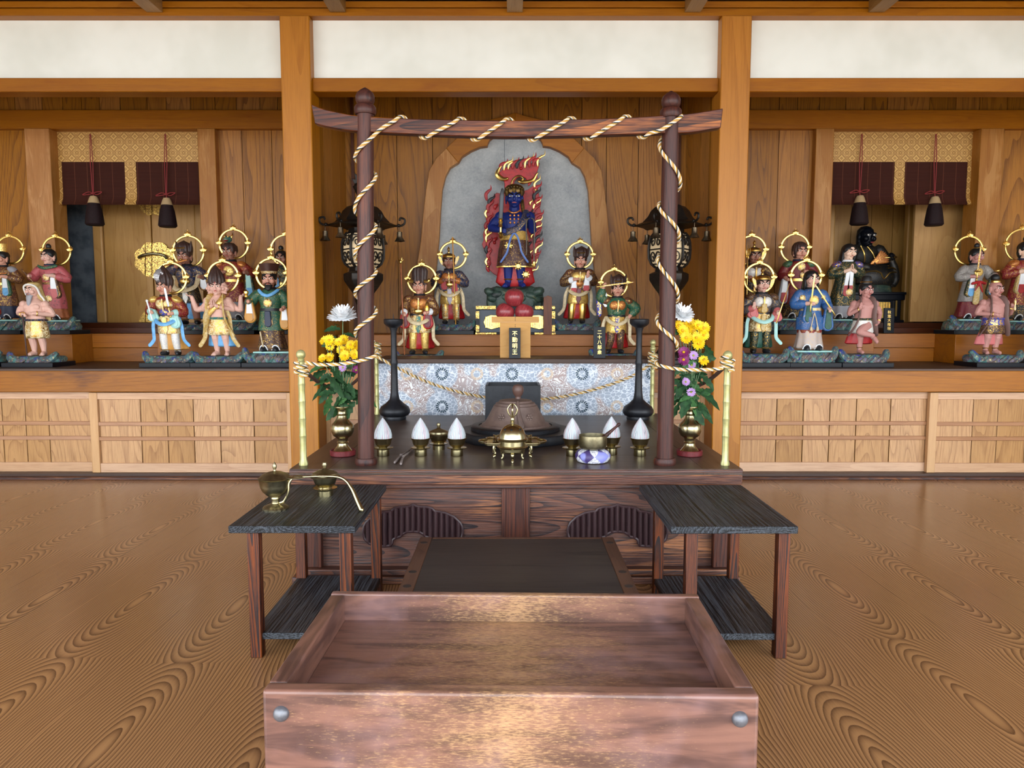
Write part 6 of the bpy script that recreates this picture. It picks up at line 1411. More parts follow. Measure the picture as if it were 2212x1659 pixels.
for z in (zt + .012, (zt + zt2) / 2 + .004, zt2 - .004, zt - .012, zt - .022): MB().ell((0, yt0 - .0005 if z > zt else -.0005, z), (.0024, .001, .0024), seg=8).build('peg', M['boot'], so)
t = Mt('red_apple_skin'); x, y, z = t.sep(t.co()); an = t.ma('ARCTAN2', y, x)
st_ = t.noise(t.comb(t.ma('MULTIPLY', an, 9), t.ma('MULTIPLY', z, 8), 0), 3, 3, .7); sp = t.step(t.vor(t.co(), 190), .1, .18)
col = t.ramp(st_, [(.3, (92, 20, 30)), (.48, (136, 36, 46)), (.62, (176, 78, 78)), (.78, (206, 140, 118))]); col = t.mix(t.ma('SUBTRACT', .5, t.ma('MULTIPLY', sp, .5)), col, (216, 160, 140))
M['apple'] = t.out(col, .3, 0, None, .5)
def apple(px, py, r, Y, label, rot=(0, 0, 0)):
    c = pt(px, py, Y); R = r * Y / F_PX
    t = thing('apple', label, 'apple', tuple(c), group='apples on the offering stand'); t.rotation_euler = rot
    pr = []
    for i in range(25):
        a = -PI / 2 + PI * i / 24; rr = R * math.cos(a) ** .82 * (1 + .03 * math.sin(a)) if abs(math.cos(a)) > 1e-6 else 0; zz = R * .93 * math.sin(a) - R * .22 * math.exp(-(rr / (R * .34)) ** 2) * (1 if a > 0 else -.7)
        pr.append((max(rr, .0004), zz))
    MB().lathe(pr, seg=32, fold=lambda a, z: .012 * math.cos(5 * a)).build('fruit', M['apple'], t, sharp=0)
    MB().tube([(0, 0, R * .66), (.002, 0, R * .85), (.006, 0, R * 1.0)], .0018, 6).build('stem', M['brown_d'], t)
Yap = YS + bw
ra = 20.3
apple(1091, 674.5, ra, Yap, 'left apple of the lower two on the offering stand', (.1, .5, .3))
apple(1132, 674.5, ra, Yap, 'right apple of the lower two on the offering stand', (.3, .1, 1.3))
apple(1111, 643, ra + .5, Yap - .01, 'topmost red apple, balanced on the other two', (.25, -.1, .5))

# ---------------------------------------------------------------- black seated statue in the right niche
YK = 5.98; zk = Z(697, 5.85); kk = YK / F_PX
ks = thing('statue_stand', 'black lacquer stand with gold cloud panel under the black seated statue', 'stand', (pt(1880, 697, YK).x, YK, zk))
ztp = Z(631, YK - .12) - zk; hw = 57 * kk
MB().box(-hw, hw, -.13, .14, ztp - .02, ztp).box(-hw * .97, hw * .97, -.12, .13, ztp - .062, ztp - .0205).build('stand_top', M['black'], ks, bevel=.003)
MB().box(-hw * .9, hw * .9, -.09, .10, .02, ztp - .062).box(-hw, hw, -.11, .13, 0, .02).build('stand_body', M['black'], ks, bevel=.002)
for sg in (-1, 1):
    MB().box(sg * hw * .78 - .012, sg * hw * .78 + .012, -.105, -.09, .02, ztp - .062).build('stand_post', M['black'], ks)
    MB().box(sg * hw * .70 - .006, sg * hw * .70 + .006, -.108, -.1, .05, ztp - .066).build('gold_strip', M['gold'], ks)
MB().prism(lobe(.0, ztp - .075, .03, .10, .115), -.101, -.092).build('gold_panel', M['gold'], ks, bevel=.003)
mb = MB()
for i in range(11): mb.box(-.1 + .02 * i - .003, -.1 + .02 * i + .003, -.105, -.1, .05, ztp - .08)
mb.build('panel_rib', M['filigree'], ks)
bs = thing('seated_statue', 'black hooded seated statue with gold trim holding a feather fan', 'statue', (pt(1880, 631, YK).x, YK - .0, zk + ztp))
BR('b_blackgold', (16, 17, 18), 34, (.74, .86))
u = lambda *p: tuple(q * kk for q in p)
b = MB()
b.loft([ring(z * kk, rx * kk, ry * kk, cx * kk, cy * kk, 28, 7, .03) for z, rx, ry, cx, cy in ((12, 34, 22, 4, -4), (20, 44, 26, 3, -6), (38, 46, 27, 2, -6), (52, 40, 24, 0, -2), (60, 33, 20, -4, 2), (80, 32, 18, -9, 5), (94, 29, 15, -12, 6), (101, 14, 10, -14, 6))])
for sg, q in ((-1, [(-36, 2, 92), (-46, -4, 66), (-20, -22, 52)]), (1, [(14, 2, 92), (28, -6, 70), (32, -20, 74)])):
    b.tube(bez([u(*p) for p in q], 5), [12 * kk] * 4 + [12 * kk] * 4 + [9 * kk] * 3, 12)
b.tube(bez([u(30, -16, 76), u(40, -18, 50), u(46, -14, 28), u(38, -14, 14)], 5), [9 * kk, 8 * kk, 7 * kk, 7 * kk] + [8 * kk] * 11 + [5 * kk], 10)
b.build('robe', M['b_blackgold'], bs)
hd = MB(); hc = Vector(u(-15, -1, 118))
o0 = len(hd.v); head_shape(hd)
for i in range(o0, len(hd.v)): p = hd.v[i] - Vector((0, 0, HC)); hd.v[i] = hc + Matrix.Rotation(.25, 3, 'Z') @ (p * (22 * kk / .105))
hd.tube([u(-14, 3, 96), u(-15, 2, 110)], [11 * kk, 10 * kk], 12)
hand(hd, u(-16, -22, 53), (1, -.2, .2), (0, 0, 1), .04, .8, -1); hand(hd, u(34, -20, 73), (-.2, -.6, .3), (-1, 0, 0), .04, 1.0, 1)
hd.build('body', M['black'], bs, remesh=.0028, smooth_it=1)
MB().loft([ring(hc.z + a * kk, r * kk, q * kk, hc.x, hc.y + c * kk, 24) for a, r, q, c in ((-26, 14, 6, 9), (-16, 17, 10, 7), (0, 18, 15, 5), (14, 16.5, 15, 3), (21, 10, 9, 3), (23, 2, 2, 3))]).build('hood', M['hair_black'], bs)
e = MB()
for q in (-1, 1):
    c = hc + Matrix.Rotation(.25, 3, 'Z') @ Vector((q * .027, -.068, .008)); e.ell(c, (.014, .008, .008), 0); e.ell(c + Vector((.002, -.007, 0)), (.006, .003, .006), 1)
e.build('eyes', [M['eye_white'], M['eye_black']], bs)
MB().ell(hc + Matrix.Rotation(.25, 3, 'Z') @ Vector((0, -.075, -.05)), (.015, .006, .005)).build('mouth', M['lip'], bs)
fn = MB()
for i in range(8): a = -.1 + .16 * i; fn.tube(bez([u(-12, -24, 60), u(-4 + 10 * math.cos(a), -26, 64 + 11 * math.sin(a)), u(-2 + 26 * math.cos(a * 1.1 + .1), -26, 64 + 24 * math.sin(a * 1.1 + .1))], 4), [.008, .010, .012, .013, .014, .014, .012, .009, .004], 8, flat=.4, up=(0, 1, 0))
fn.build('feather_fan', M['b_copper'], bs)
gt = MB()
for pth in ([(-30, -26, 40), (-10, -31, 44), (4, -33, 40), (12, -33, 28), (24, -32, 40), (40, -26, 42)], [(20, -32, 50), (34, -28, 50), (46, -20, 40), (50, -16, 24), (40, -18, 26)], [(-30, -12, 98), (-22, -13, 80), (-24, -18, 60)], [(-16, -10, 98), (-6, -14, 84), (-2, -18, 72)], [(28, -14, 72), (34, -16, 56), (40, -16, 48)]):
    gt.tube(bez([u(*p) for p in pth], 5), .0055, 6)
gt.tube([u(16, -26, 72), u(40, -26, 73)], .006, 8)
gt.build('gold_trim', M['gold'], bs)
rk = MB().loft([[Vector((r_ * kk * math.cos(a) * (1 + .06 * math.sin(5 * a)), r2_ * kk * math.sin(a) - 4 * kk, z * kk)) for a in [2 * PI * j / 30 for j in range(30)]] for z, r_, r2_ in ((0, 44, 28), (8, 43, 27), (16, 38, 24), (22, 28, 18))])
rk.build('rock_base', M['rockgreen'], bs)

# ---------------------------------------------------------------- standing bronze lanterns behind the gate
t = Mt('lantern_paper'); M['paper'] = t.out(t.mix(t.noise(t.co(), 14, 2), (236, 212, 168), (214, 188, 148)), .7)
def lantern(cx, label, twist):
    Y = 4.60; k = Y / F_PX; zb = ZS; Zr = lambda p: Z(p, Y) - zb
    t = thing('standing_lantern', label, 'lantern', (pt(cx, 600, Y).x, Y, zb))
    hx = lambda r, z, tw=0: [Vector((r * k * math.cos(a), r * k * math.sin(a), z)) for a in [2 * PI * (i + .5 * 0) / 6 + twist + tw for i in range(6)]]
    MB().loft([hx(42, 0), hx(42, .03), hx(40.5, .032), hx(40, .055), hx(33, .057), hx(31, .08), hx(24, .10), hx(20, .12)], sm=False).build('stepped_base', M['bronze'], t, bevel=.002)
    MB().lathe([(17 * k, .11), (15 * k, .2), (15 * k, Zr(660)), (19 * k, Zr(650)), (19 * k, Zr(645))], seg=24).build('shaft', M['bronze'], t)
    MB().loft([hx(19, Zr(645)), hx(22, Zr(634)), hx(34, Zr(618)), hx(41, Zr(607)), hx(42, Zr(603)), hx(42, Zr(592)), hx(36, Zr(589)), hx(30, Zr(587)), hx(29, Zr(576))], sm=False).build('pedestal', M['bronze'], t, bevel=.002)
    prof = [(30, 577), (38, 570), (43, 558), (44, 540), (43, 525), (40, 512), (33, 504)]
    MB().loft([hx(r * .93, Zr(p)) for r, p in prof], sm=False).build('paper_shade', M['paper'], t)
    cg = MB()
    for i in range(6):
        a = 2 * PI * i / 6 + twist
        cg.tube([Vector((r * k * math.cos(a), r * k * math.sin(a), Zr(p))) for r, p in prof], .009, 6)
        b_ = a + PI / 3
        def pp(u_, v_):
            j = v_ * (len(prof) - 1); q = min(int(j), len(prof) - 2); r = prof[q][0] + (prof[q + 1][0] - prof[q][0]) * (j - q); p = prof[q][1] + (prof[q + 1][1] - prof[q][1]) * (j - q)
            A_ = Vector((math.cos(a), math.sin(a), 0)) * r * k; B_ = Vector((math.cos(b_), math.sin(b_), 0)) * r * k
            q_ = A_.lerp(B_, u_); q_.z = Zr(p); return q_ * Vector((1, 1, 1)).x
        for cu_, cv_, sg in ((.28, .32, 1), (.72, .32, -1), (.28, .68, -1), (.72, .68, 1)):
            cg.tube([pp(cu_ + sg * .2 * (1 - s_ * .75) * math.cos(s_ * 8), cv_ + .15 * (1 - s_ * .75) * math.sin(s_ * 8)) for s_ in [j / 14 for j in range(15)]], .0042, 5)
        for v_ in (.14, .5, .86): cg.tube([pp(.1, v_), pp(.5, v_), pp(.9, v_)], .0042, 5)
        cg.tube([pp(.5, .1), pp(.5, .9)], .0042, 5)
    cg.build('scroll_cage', M['bronze'], t)
    MB().loft([hx(33, Zr(506)), hx(30, Zr(500)), hx(30, Zr(494))], sm=False).build('neck', M['bronze'], t)
    hat = MB().loft([hx(72, Zr(489)), hx(76, Zr(487)), hx(58, Zr(480)), hx(47, Zr(468)), hx(41, Zr(456)), hx(32, Zr(447)), hx(14, Zr(441)), hx(10, Zr(436))], sm=True)
    hat.build('hat', M['bronze'], t, sharp=25)
    MB().lathe([(9 * k, Zr(438)), (16 * k, Zr(432)), (10 * k, Zr(424)), (15 * k, Zr(412)), (19 * k, Zr(404)), (12 * k, Zr(396)), (3 * k, Zr(390))], seg=20).build('finial_base', M['bronze'], t)
    fm = MB(); fm.prism([(-15 * k, Zr(398)), (-20 * k, Zr(386)), (-13 * k, Zr(388)), (-15 * k, Zr(374)), (-8 * k, Zr(379)), (-6 * k, Zr(362)), (0, Zr(370)), (7 * k, Zr(358)), (8 * k, Zr(376)), (15 * k, Zr(370)), (13 * k, Zr(386)), (20 * k, Zr(384)), (15 * k, Zr(398))], -.012, .012); fm.build('flame_finial', M['bronze'], t, bevel=.003)
    for i in range(6):
        a = 2 * PI * i / 6 + twist; d = Vector((math.cos(a), math.sin(a), 0)); z0 = Zr(488)
        h = MB().tube(bez([d * 66 * k + Vector((0, 0, z0 + .004)), d * 78 * k + Vector((0, 0, z0 + .002)), d * 88 * k + Vector((0, 0, z0 + .016)), d * 89 * k + Vector((0, 0, z0 + .042)), d * 81 * k + Vector((0, 0, z0 + .05)), d * 78 * k + Vector((0, 0, z0 + .038))], 4), .0065, 8)
        h.ell(d * 76 * k + Vector((0, 0, z0 + .006)), (.012, .012, .01)); h.build('hook', M['bronze'], t)
        c = d * 78 * k + Vector((0, 0, z0)); bl = MB().tube([c, c - Vector((0, 0, .034))], .0022, 6)
        bl.lathe([(.004, -.03), (.016, -.034), (.0165, -.062), (.018, -.068), (.024, -.086), (.027, -.092), (.018, -.086), (.002, -.07)], c, 20, fold=lambda an, z: .22 * math.cos(4 * an) * (1 if z < -.084 else 0))
        bl.build('wind_bell', M['bell'], t)
lantern(785, 'dark bronze lantern with wind bells behind the left gate post', .12)
lantern(1445, 'dark bronze lantern with wind bells behind the right gate post', -.05)

# ---------------------------------------------------------------- turned wares
def turned(name, label, cat, px, py, zg, prof, mat, part='body', grp=None, rb=None, seg=36, fold=None, top=True):
    """profile in picture pixels (radius, height above the foot); py is the front of the foot"""
    p = gp(px, py, zg); Y = p.y; k = Y / F_PX; Y += (rb if rb is not None else prof[0][0]) * k; k = Y / F_PX
    x = (px - 1106) / F_PX * Y * 1.0; x = pt(px, py, Y).x
    t = thing(name, label, cat, (x, Y, zg), group=grp) if top else None
    MB().lathe([(max(r * k, .0003), h * k) for r, h in prof], seg=seg, fold=fold).build(part, M[mat], t)
    return t, k
# black candle stands
for px, lab in ((853, 'tall black candle stand left of the hearth, near the left rear corner'), (1378, 'tall black candle stand right of the hearth, near the right rear corner')):
    t, k = turned('candle_stand', lab, 'candle stand', px, 909, ZT, [(24, 0), (25, 3), (24, 7), (29, 9), (33, 14), (33.5, 20), (30, 28), (20, 35), (11, 44), (8.5, 58), (7.5, 90), (7, 118), (8, 121), (8, 126), (7, 129), (6.2, 160), (6.5, 190), (9, 199), (17, 204), (20.5, 208), (21, 216), (19, 218), (14, 213), (3, 212)], 'iron', 'stand')
    MB().lathe([(1.6 * k, 212 * k), (.9 * k, 222 * k), (.15 * k, 230 * k)], seg=10).build('spike', M['iron'], t)
# lotus bowls: six cups on saucers with buds
t = Mt('striped_lotus'); x, y, z = t.sep(t.co()); an = t.ma('ARCTAN2', y, x)
sa = t.ma('ABSOLUTE', t.ma('SUBTRACT', t.ma('FRACT', t.ma('ADD', t.ma('MULTIPLY', an, 30 / (2 * PI)), t.ma('MULTIPLY', t.noise(t.co(), 20, 1), .25))), .5)); s1 = t.step(sa, .22, .42)
pk = t.step(t.noise(t.comb(t.ma('MULTIPLY', an, 1.2), 0, t.ma('MULTIPLY', z, 3)), 2.6, 1), .46, .62)
M['lotus'] = t.out(t.mix(t.ma('MULTIPLY', s1, .8), t.mix(t.ma('MULTIPLY', pk, .65), (206, 214, 217), (214, 166, 174)), (110, 134, 150)), .6)
spots = [(828, 987, 'behind the left gate post'), (909, 987, 'touching the dry twigs'), (987, 987, 'right of the small lidded bowl'), (1236, 987, 'left of the singing bowl'), (1320, 984, 'behind the striker of the singing bowl'), (1382, 987, 'by the right gate post')]
for px, py, wh in spots:
    t, k = turned('saucer', 'brass footed saucer of the lotus bowl ' + wh, 'saucer', px, py, ZT, [(13, 0), (13.5, 1), (13, 14), (15, 15.5), (21, 17.5), (21.5, 18.5), (20, 19), (12, 18), (.5, 18)], 'brass', 'saucer', 'brass saucers')
    cy = t.location.y; cxx = t.location.x; zc = ZT + 18.2 * k
    cp = thing('brass_cup', 'brass cup holding a lotus bud, ' + wh, 'cup', (cxx, cy, zc), group='brass lotus cups')
    MB().lathe([(r * k, h * k) for r, h in ((9, 0), (9.5, 2), (14, 4), (17, 9), (18.5, 16), (21, 21), (20.5, 21.6), (17.5, 17), (14, 9), (.5, 7))], seg=40, fold=lambda a, z: .02 * math.cos(6 * a) if z > .03 else 0).build('cup', M['brass'], cp)
    lb = thing('lotus_bud', 'striped white and pink lotus bud ' + wh, 'lotus bud', (cxx, cy, zc + 7.6 * k), random.uniform(-.3, .3), 'lotus buds')
    P = [(12, 0), (15, 4), (18, 12), (18.5, 22), (16, 33), (11, 44), (5, 53), (1, 58)]
    MB().lathe([(r * k * .95, h * k) for r, h in P], seg=60).build('inner_petals', M['lotus'], lb)
    for j in range(5):
        a0 = -PI / 2 + j * 2 * PI / 5; m = MB(); rows = []; sc_ = .84 if j == 0 else .94
        for r, h in P[1:]:
            hv = h / 58; half = .78 * max(0.0, 1 - hv ** 2.2); rows.append([Vector(((r + 1.1) * k * math.cos(a0 + half * q / 6), (r + 1.1) * k * math.sin(a0 + half * q / 6), h * k * sc_)) for q in range(-6, 7)])
        vs = [p for r_ in rows for p in r_]; fs = [(i * 13 + q, i * 13 + q + 1, (i + 1) * 13 + q + 1, (i + 1) * 13 + q) for i in range(len(rows) - 1) for q in range(12)]
        m.add(vs, fs); o = m.build('petal', M['lotus'], lb, fixn=False); q_ = o.modifiers.new('s', 'SOLIDIFY'); q_.thickness = .0012
def lidded(px, py, zg, s, label, saucer=True):
    pr = [(13, 0), (13, 9), (15, 10.5)] + ([(20, 12.5), (20.5, 14)] if saucer else []) + [(12, 13), (11, 15), (16, 18), (19, 26), (21, 32), (19, 32.4), (.5, 32)]
    t, k = turned('lidded_bowl', label, 'bowl', px, py, zg, [(r * s, h * s) for r, h in pr], 'brass', 'bowl', rb=13 * s)
    MB().lathe([(r * s * k, h * s * k) for r, h in ((18, 31.5), (25, 33), (25.5, 34.5), (22, 36), (21, 39.5), (13, 43.5), (5, 46), (3, 49), (3.6, 51), (4.6, 54), (3.4, 57.5), (.3, 59))], seg=40).build('lid', M['oldbrass'], t)
lidded(948, 973, ZT, 1.0, 'small lidded brass bowl between two lotus buds on the platform')
lidded(703, 1074, .400, 1.27, 'lidded brass bowl at the back of the left side table')
# singing bowl on a cushion
t, k = turned('cushion', 'round purple and silver patchwork cushion under the singing bowl', 'cushion', 1280, 1003, ZT, [(24, 0), (33, 2), (38, 9), (38.5, 16), (34, 24), (24, 28.5), (10, 27), (.5, 26)], 'white', 'pad', seg=48, rb=30)
tm = Mt('patchwork_cushion'); x, y, z = tm.sep(tm.co()); an = tm.ma('ARCTAN2', y, x)
q1 = tm.ma('ADD', tm.ma('MULTIPLY', an, 6 / (2 * PI)), tm.ma('MULTIPLY', z, 17.0)); q2 = tm.ma('SUBTRACT', tm.ma('MULTIPLY', an, 6 / (2 * PI)), tm.ma('MULTIPLY', z, 17.0))
ch = tm.ma('MODULO', tm.ma('ABSOLUTE', tm.ma('ADD', tm.ma('FLOOR', q1), tm.ma('FLOOR', q2))), 2.0)
sil = tm.mix(tm.step(tm.noise(tm.co(), 160, 3, .7), .4, .6), (226, 226, 232), (150, 150, 160)); pur = tm.mix(tm.step(tm.noise(tm.co(), 16, 1), .45, .55), (64, 50, 100), (132, 134, 200))
M['patch'] = tm.out(tm.mix(ch, sil, pur), .5)
[c for c in bpy.data.objects if c.parent == t][0].data.materials[0] = M['patch']
zc = ZT + 26.5 * k
sb = thing('singing_bowl', 'aged brass singing bowl resting on the patchwork cushion', 'bowl', (t.location.x, t.location.y, zc))
MB().lathe([(r * k, h * k) for r, h in ((10, 0), (18, 1), (28, 5), (31, 12), (30.5, 30), (30.5, 32.5), (28.5, 32.5), (28.5, 14), (22, 7), (.5, 4))], seg=48).build('bowl', M['oldbrass'], sb)
sk = thing('bowl_striker', 'brown wooden striker leaning out of the singing bowl', 'striker', tuple(sb.location + Vector((0, 0, 6 * k))))
a, b_ = Vector((4 * k, 2 * k, 3 * k)), Vector((58 * k, 4 * k, 50 * k)); d = (b_ - a)
MB().tube([a + d * q for q in (0, .3, .42, .44, .47, .5, .7, .9, .93, 1)], [4.4 * k, 5 * k, 5 * k, 3.6 * k, 4.8 * k, 4.6 * k, 3.4 * k, 2.6 * k, 3.8 * k, 3.6 * k], 12).build('handle', M['pole'], sk)
# dry twigs
for n, (pts_, lab) in enumerate((([(893, 966), (882, 974), (866, 984), (853, 999)], 'dry grey twig leaning towards the left gate post'), ([(897, 966), (884, 977), (871, 987), (866, 1002)], 'dry grey twig lying just right of its twin before the lotus cups'))):
    P = [gp(a, b, ZT + .006 + .002 * n) for a, b in pts_]; t = thing('dry_twig', lab, 'twig', tuple(P[0]))
    m = MB().tube(bez([p - P[0] for p in P], 5), [.0034] * 10 + [.0036, .004, .0045, .005, .0054, .005], 8); m.ell((P[2] - P[0]) + Vector((0, 0, .002)), (.006, .006, .005)); m.build('stalk', plain('dry_twig_bark', (138, 126, 122), .8, nsc=120, c2=(100, 88, 84)), t)
# hearth: round iron plate, ring, brown lid, square black vessel behind it
hy = 3.40; hxp = .022
ht = thing('hearth', 'round black iron hearth plate sunk in the middle of the platform', 'hearth', (hxp, hy, ZT))
MB().lathe([(.268, 0), (.272, .006), (.272, .036), (.266, .043), (.20, .044), (.195, .042)], seg=12, ang=PI / 12).build('outer_plate', M['iron'], ht, bevel=.003)
MB().lathe([(.205, .043), (.206, .058), (.2, .063), (.17, .063), (.165, .05), (.002, .05)], (-.006, 0, 0), 64).build('ring', M['iron'], ht)
hl = thing('domed_cover', 'brown domed bell-shaped cover with a knob closing the hearth', 'cover', (hxp - .006, hy, ZT + .0505))
MB().lathe([(.166, 0), (.168, .008), (.155, .014), (.156, .02), (.142, .026), (.125, .056), (.103, .098), (.101, .104), (.094, .107), (.09, .116), (.078, .12), (.074, .127), (.05, .131), (.001, .132)], seg=64, fold=lambda a, z: .006 * math.cos(a * 48) * (1 if .026 < z < .03 else 0)).build('dome', M['brownclay'], hl)
MB().lathe([(.014, .128), (.013, .142), (.02, .15), (.026, .166), (.027, .18), (.02, .194), (.004, .2)], (.012, .02, 0), 24).build('knob', plain('brown_knob', (92, 66, 58), .45), hl)
MB().tube(bez([(.010, -.078, .128), (.012, -.11, .09), (.022, -.140, .045), (.028, -.15, .026)], 5), [.006 + .0006 * i for i in range(16)], 8).build('ridge', M['brownclay'], hl)
for a in (-2.1, -1.05):
    m = MB()
    for j in range(7):
        q = 2 * PI * j / 6; r = .011 if j < 6 else 0; m.ell((.126 * math.cos(a) + r * math.cos(q) * -math.sin(a), .126 * math.sin(a) + r * math.cos(q) * math.cos(a), .062 + r * math.sin(q)), (.006, .006, .006), seg=8)
    m.build('flower_relief', M['brownclay'], hl)
bv = thing('black_vessel', 'square open black vessel standing behind the brown domed cover', 'vessel', (pt(1108, 909, 4.0).x, 4.0, ZT))
hw, zv = .150, Z(833, 4.0) - ZT; th_ = .014
m = MB().box(-hw, hw, 0, th_, 0, zv).box(-hw, hw, .216, .23, 0, zv).box(-hw, -hw + th_, th_, .216, 0, zv).box(hw - th_, hw, th_, .216, 0, zv).box(-hw + th_, hw - th_, th_, .216, 0, zv - .035)
m.build('casing', M['iron'], bv, bevel=.002)
# brass incense set in the middle
ty = 2.985; kx = pt(1107, 950, ty).x; k = ty / F_PX
ry_ = thing('ritual_tray', 'lobed brass tray on small legs carrying the bell behind the incense burner', 'tray', (kx, ty, ZT))
pl = []
for i in range(90):
    a = 2 * PI * i / 90; r = 1 + .16 * math.cos(4 * a) ** 2 * (1 if abs(math.cos(a)) > .5 else .4)
    pl.append((71 * k * .88 * math.copysign(abs(math.cos(a)) ** .85, math.cos(a)) * r, .085 * math.copysign(abs(math.sin(a)) ** .8, math.sin(a)) * r))
MB().prism(pl, .050, .056, ax='z').build('plate', M['brass'], ry_, bevel=.002)
MB().tube([Vector((a, b, .058)) for a, b in pl], .005, 8, close=True).build('rim', M['brass'], ry_)
for x, y in ((-38, -.05), (38, -.05), (-40, .05), (40, .05)):
    MB().tube(bez([(x * k, y, .05), (x * k * 1.06, y - .004, .032), (x * k * .98, y, .014), (x * k * 1.05, y - .008, .004)], 4), [.009, .008, .007, .006, .005, .005, .005, .0055, .006, .0065, .0065, .006, .005], 8).build('leg', M['brass'], ry_)
vb = thing('vajra_bell', 'brass bell with an openwork pronged handle standing on the lobed tray', 'bell', (kx, ty + .03, ZT + .0562))
MB().lathe([(r * k, h * k) for r, h in ((18.5, 0), (19, 2), (17.5, 5), (16.8, 12), (14, 18), (8, 22), (4, 24), (3.2, 27), (4.5, 29), (3, 32), (4.2, 36), (5, 40), (4.2, 44), (3, 47), (3.8, 49), (2, 51))], seg=40).build('bell', M['brass'], vb)
m = MB().tube([(0, 0, 50 * k), (0, 0, 79 * k)], 2.2 * k, 8)
for j in range(4):
    a = PI / 2 * j; m.tube(bez([(2 * k * math.cos(a), 2 * k * math.sin(a), 51 * k), (9 * k * math.cos(a), 9 * k * math.sin(a), 60 * k), (10 * k * math.cos(a), 10 * k * math.sin(a), 70 * k), (3 * k * math.cos(a), 3 * k * math.sin(a), 80 * k)], 5), 1.6 * k, 8)
m.build('pronged_handle', M['brass'], vb)
for sg, lab in ((-1, 'small brass thunderbolt on the left wing of the lobed tray'), (1, 'small brass thunderbolt lying on the right wing of the lobed tray')):
    v = thing('brass_thunderbolt', lab, 'thunderbolt', (kx + sg * 36 * k, ty, ZT + .0562 + .011))
    m = MB().tube([(0, -.04, 0), (0, -.012, 0), (0, 0, 0), (0, .012, 0), (0, .04, 0)], [.005, .0065, .010, .0065, .005], 10)
    for e_ in (-1, 1):
        for j in range(4):
            a = PI / 2 * j + PI / 4; m.tube(bez([(0, e_ * .014, 0), (.013 * math.cos(a), e_ * .026, .010 * math.sin(a)), (.013 * math.cos(a), e_ * .045, .010 * math.sin(a)), (0, e_ * .06, 0)], 4), .0032, 6)
    m.build('prongs', M['brass'], v)
ib = thing('incense_burner', 'three-legged brass incense burner with a pierced domed lid at the centre front', 'incense burner', (pt(1107, 985, 2.85).x, 2.862, ZT))
k = 2.862 / F_PX
MB().lathe([(r * k, h * k) for r, h in ((14, 17), (22, 18), (27, 22), (28, 28), (33, 30), (34.5, 32), (33, 34), (28, 35), (28, 44), (33, 45.5), (34, 47), (30, 48), (.5, 47))], seg=44).build('bowl', M['brass'], ib)
MB().lathe([(r * k, h * k) for r, h in ((30, 47), (33.5, 47.5), (34, 49), (30, 50.5), (28.5, 58), (28, 60), (25, 68), (18, 76), (9, 80), (4, 81.5), (2.6, 85), (3.4, 87), (4.6, 91), (3.4, 95), (1.6, 98), (.3, 100))], seg=44).build('lid', M['brass'], ib)
for a in (-PI / 2 - .1, -PI / 2 + .85, -PI / 2 - .8):
    MB().ell((22.5 * k * math.cos(a), 22.5 * k * math.sin(a), 71 * k), (.005, .005, .004), seg=10).build('vent_hole', M['black'], ib)
for a in (-PI / 2, PI / 6, 5 * PI / 6):
    d = Vector((math.cos(a), math.sin(a), 0)); MB().tube(bez([d * 20 * k + Vector((0, 0, 20 * k)), d * 26 * k + Vector((0, 0, 15 * k)), d * 24 * k + Vector((0, 0, 7 * k)), d * 27 * k + Vector((0, 0, 1.5 * k))], 4), [4.5 * k, 5 * k, 5 * k, 4.5 * k, 4 * k, 3.4 * k, 3 * k, 2.7 * k, 2.5 * k, 2.6 * k, 3 * k, 3.3 * k, 3 * k], 10).build('leg', M['brass'], ib)

# ---------------------------------------------------------------- censer with a long curved handle on the left side table
ct, k = turned('handled_censer', 'lobed brass censer with lid and long bent handle on the left side table', 'censer', 596, 1106, .400, [(27, 0), (27.5, 3), (24, 7), (14, 11), (9, 13), (8, 20), (10, 24), (9, 27), (18, 31), (28, 41), (32, 52), (34, 66), (36, 68), (34, 69), (29, 66), (.5, 60)], 'oldbrass', 'cup', rb=27, seg=64, fold=lambda a, z: (.035 * abs(math.cos(4 * a)) if z > .07 else (.05 * math.cos(14 * a) if z < .012 else 0)))
MB().lathe([(r * k, h * k) for r, h in ((34, 68), (36, 69.5), (33, 71), (28, 77), (16, 82), (7, 84), (3, 85), (2.4, 88), (3.6, 90), (5, 95), (3.4, 100), (.4, 105))], seg=44).build('lid', M['oldbrass'], ct)
cl_ = ct.location
def ctp(a, b, z): return gp(a, b, z) - cl_
zz = .400
stp = [Vector((10 * k, -.004, 14 * k)), Vector((22 * k, -.01, 20 * k)), Vector((31 * k, -.012, 40 * k)), Vector((33 * k, -.01, 60 * k)), Vector((42 * k, -.005, 72 * k))]
MB().tube(bez(stp, 5), .0042, 8).build('bracket', M['brass'], ct)
lf = MB().ell(Vector((46 * k, -.004, 71 * k)), (22 * k, 16 * k, 2.4 * k), seg=20); lf.ell(Vector((52 * k, -.004, 73 * k)), (11 * k, 8 * k, 3 * k), seg=16); lf.build('lotus_leaf', M['oldbrass'], ct)
h0 = Vector((62 * k, -.004, 72 * k)); pend = ctp(781, 1102, zz + .006)
MB().tube(bez([Vector((48 * k, -.004, 73 * k)), h0, Vector((108 * k, .0, 73 * k)), Vector((146 * k, -.004, 70 * k)), Vector((168 * k, -.014, 52 * k)), pend.lerp(Vector((168 * k, -.014, 52 * k)), .35), pend], 6), [2.6 * k] * 14 + [3.4 * k] * 10 + [4.2 * k + .15 * k * i for i in range(13)], 12).build('handle', M['brass'], ct)

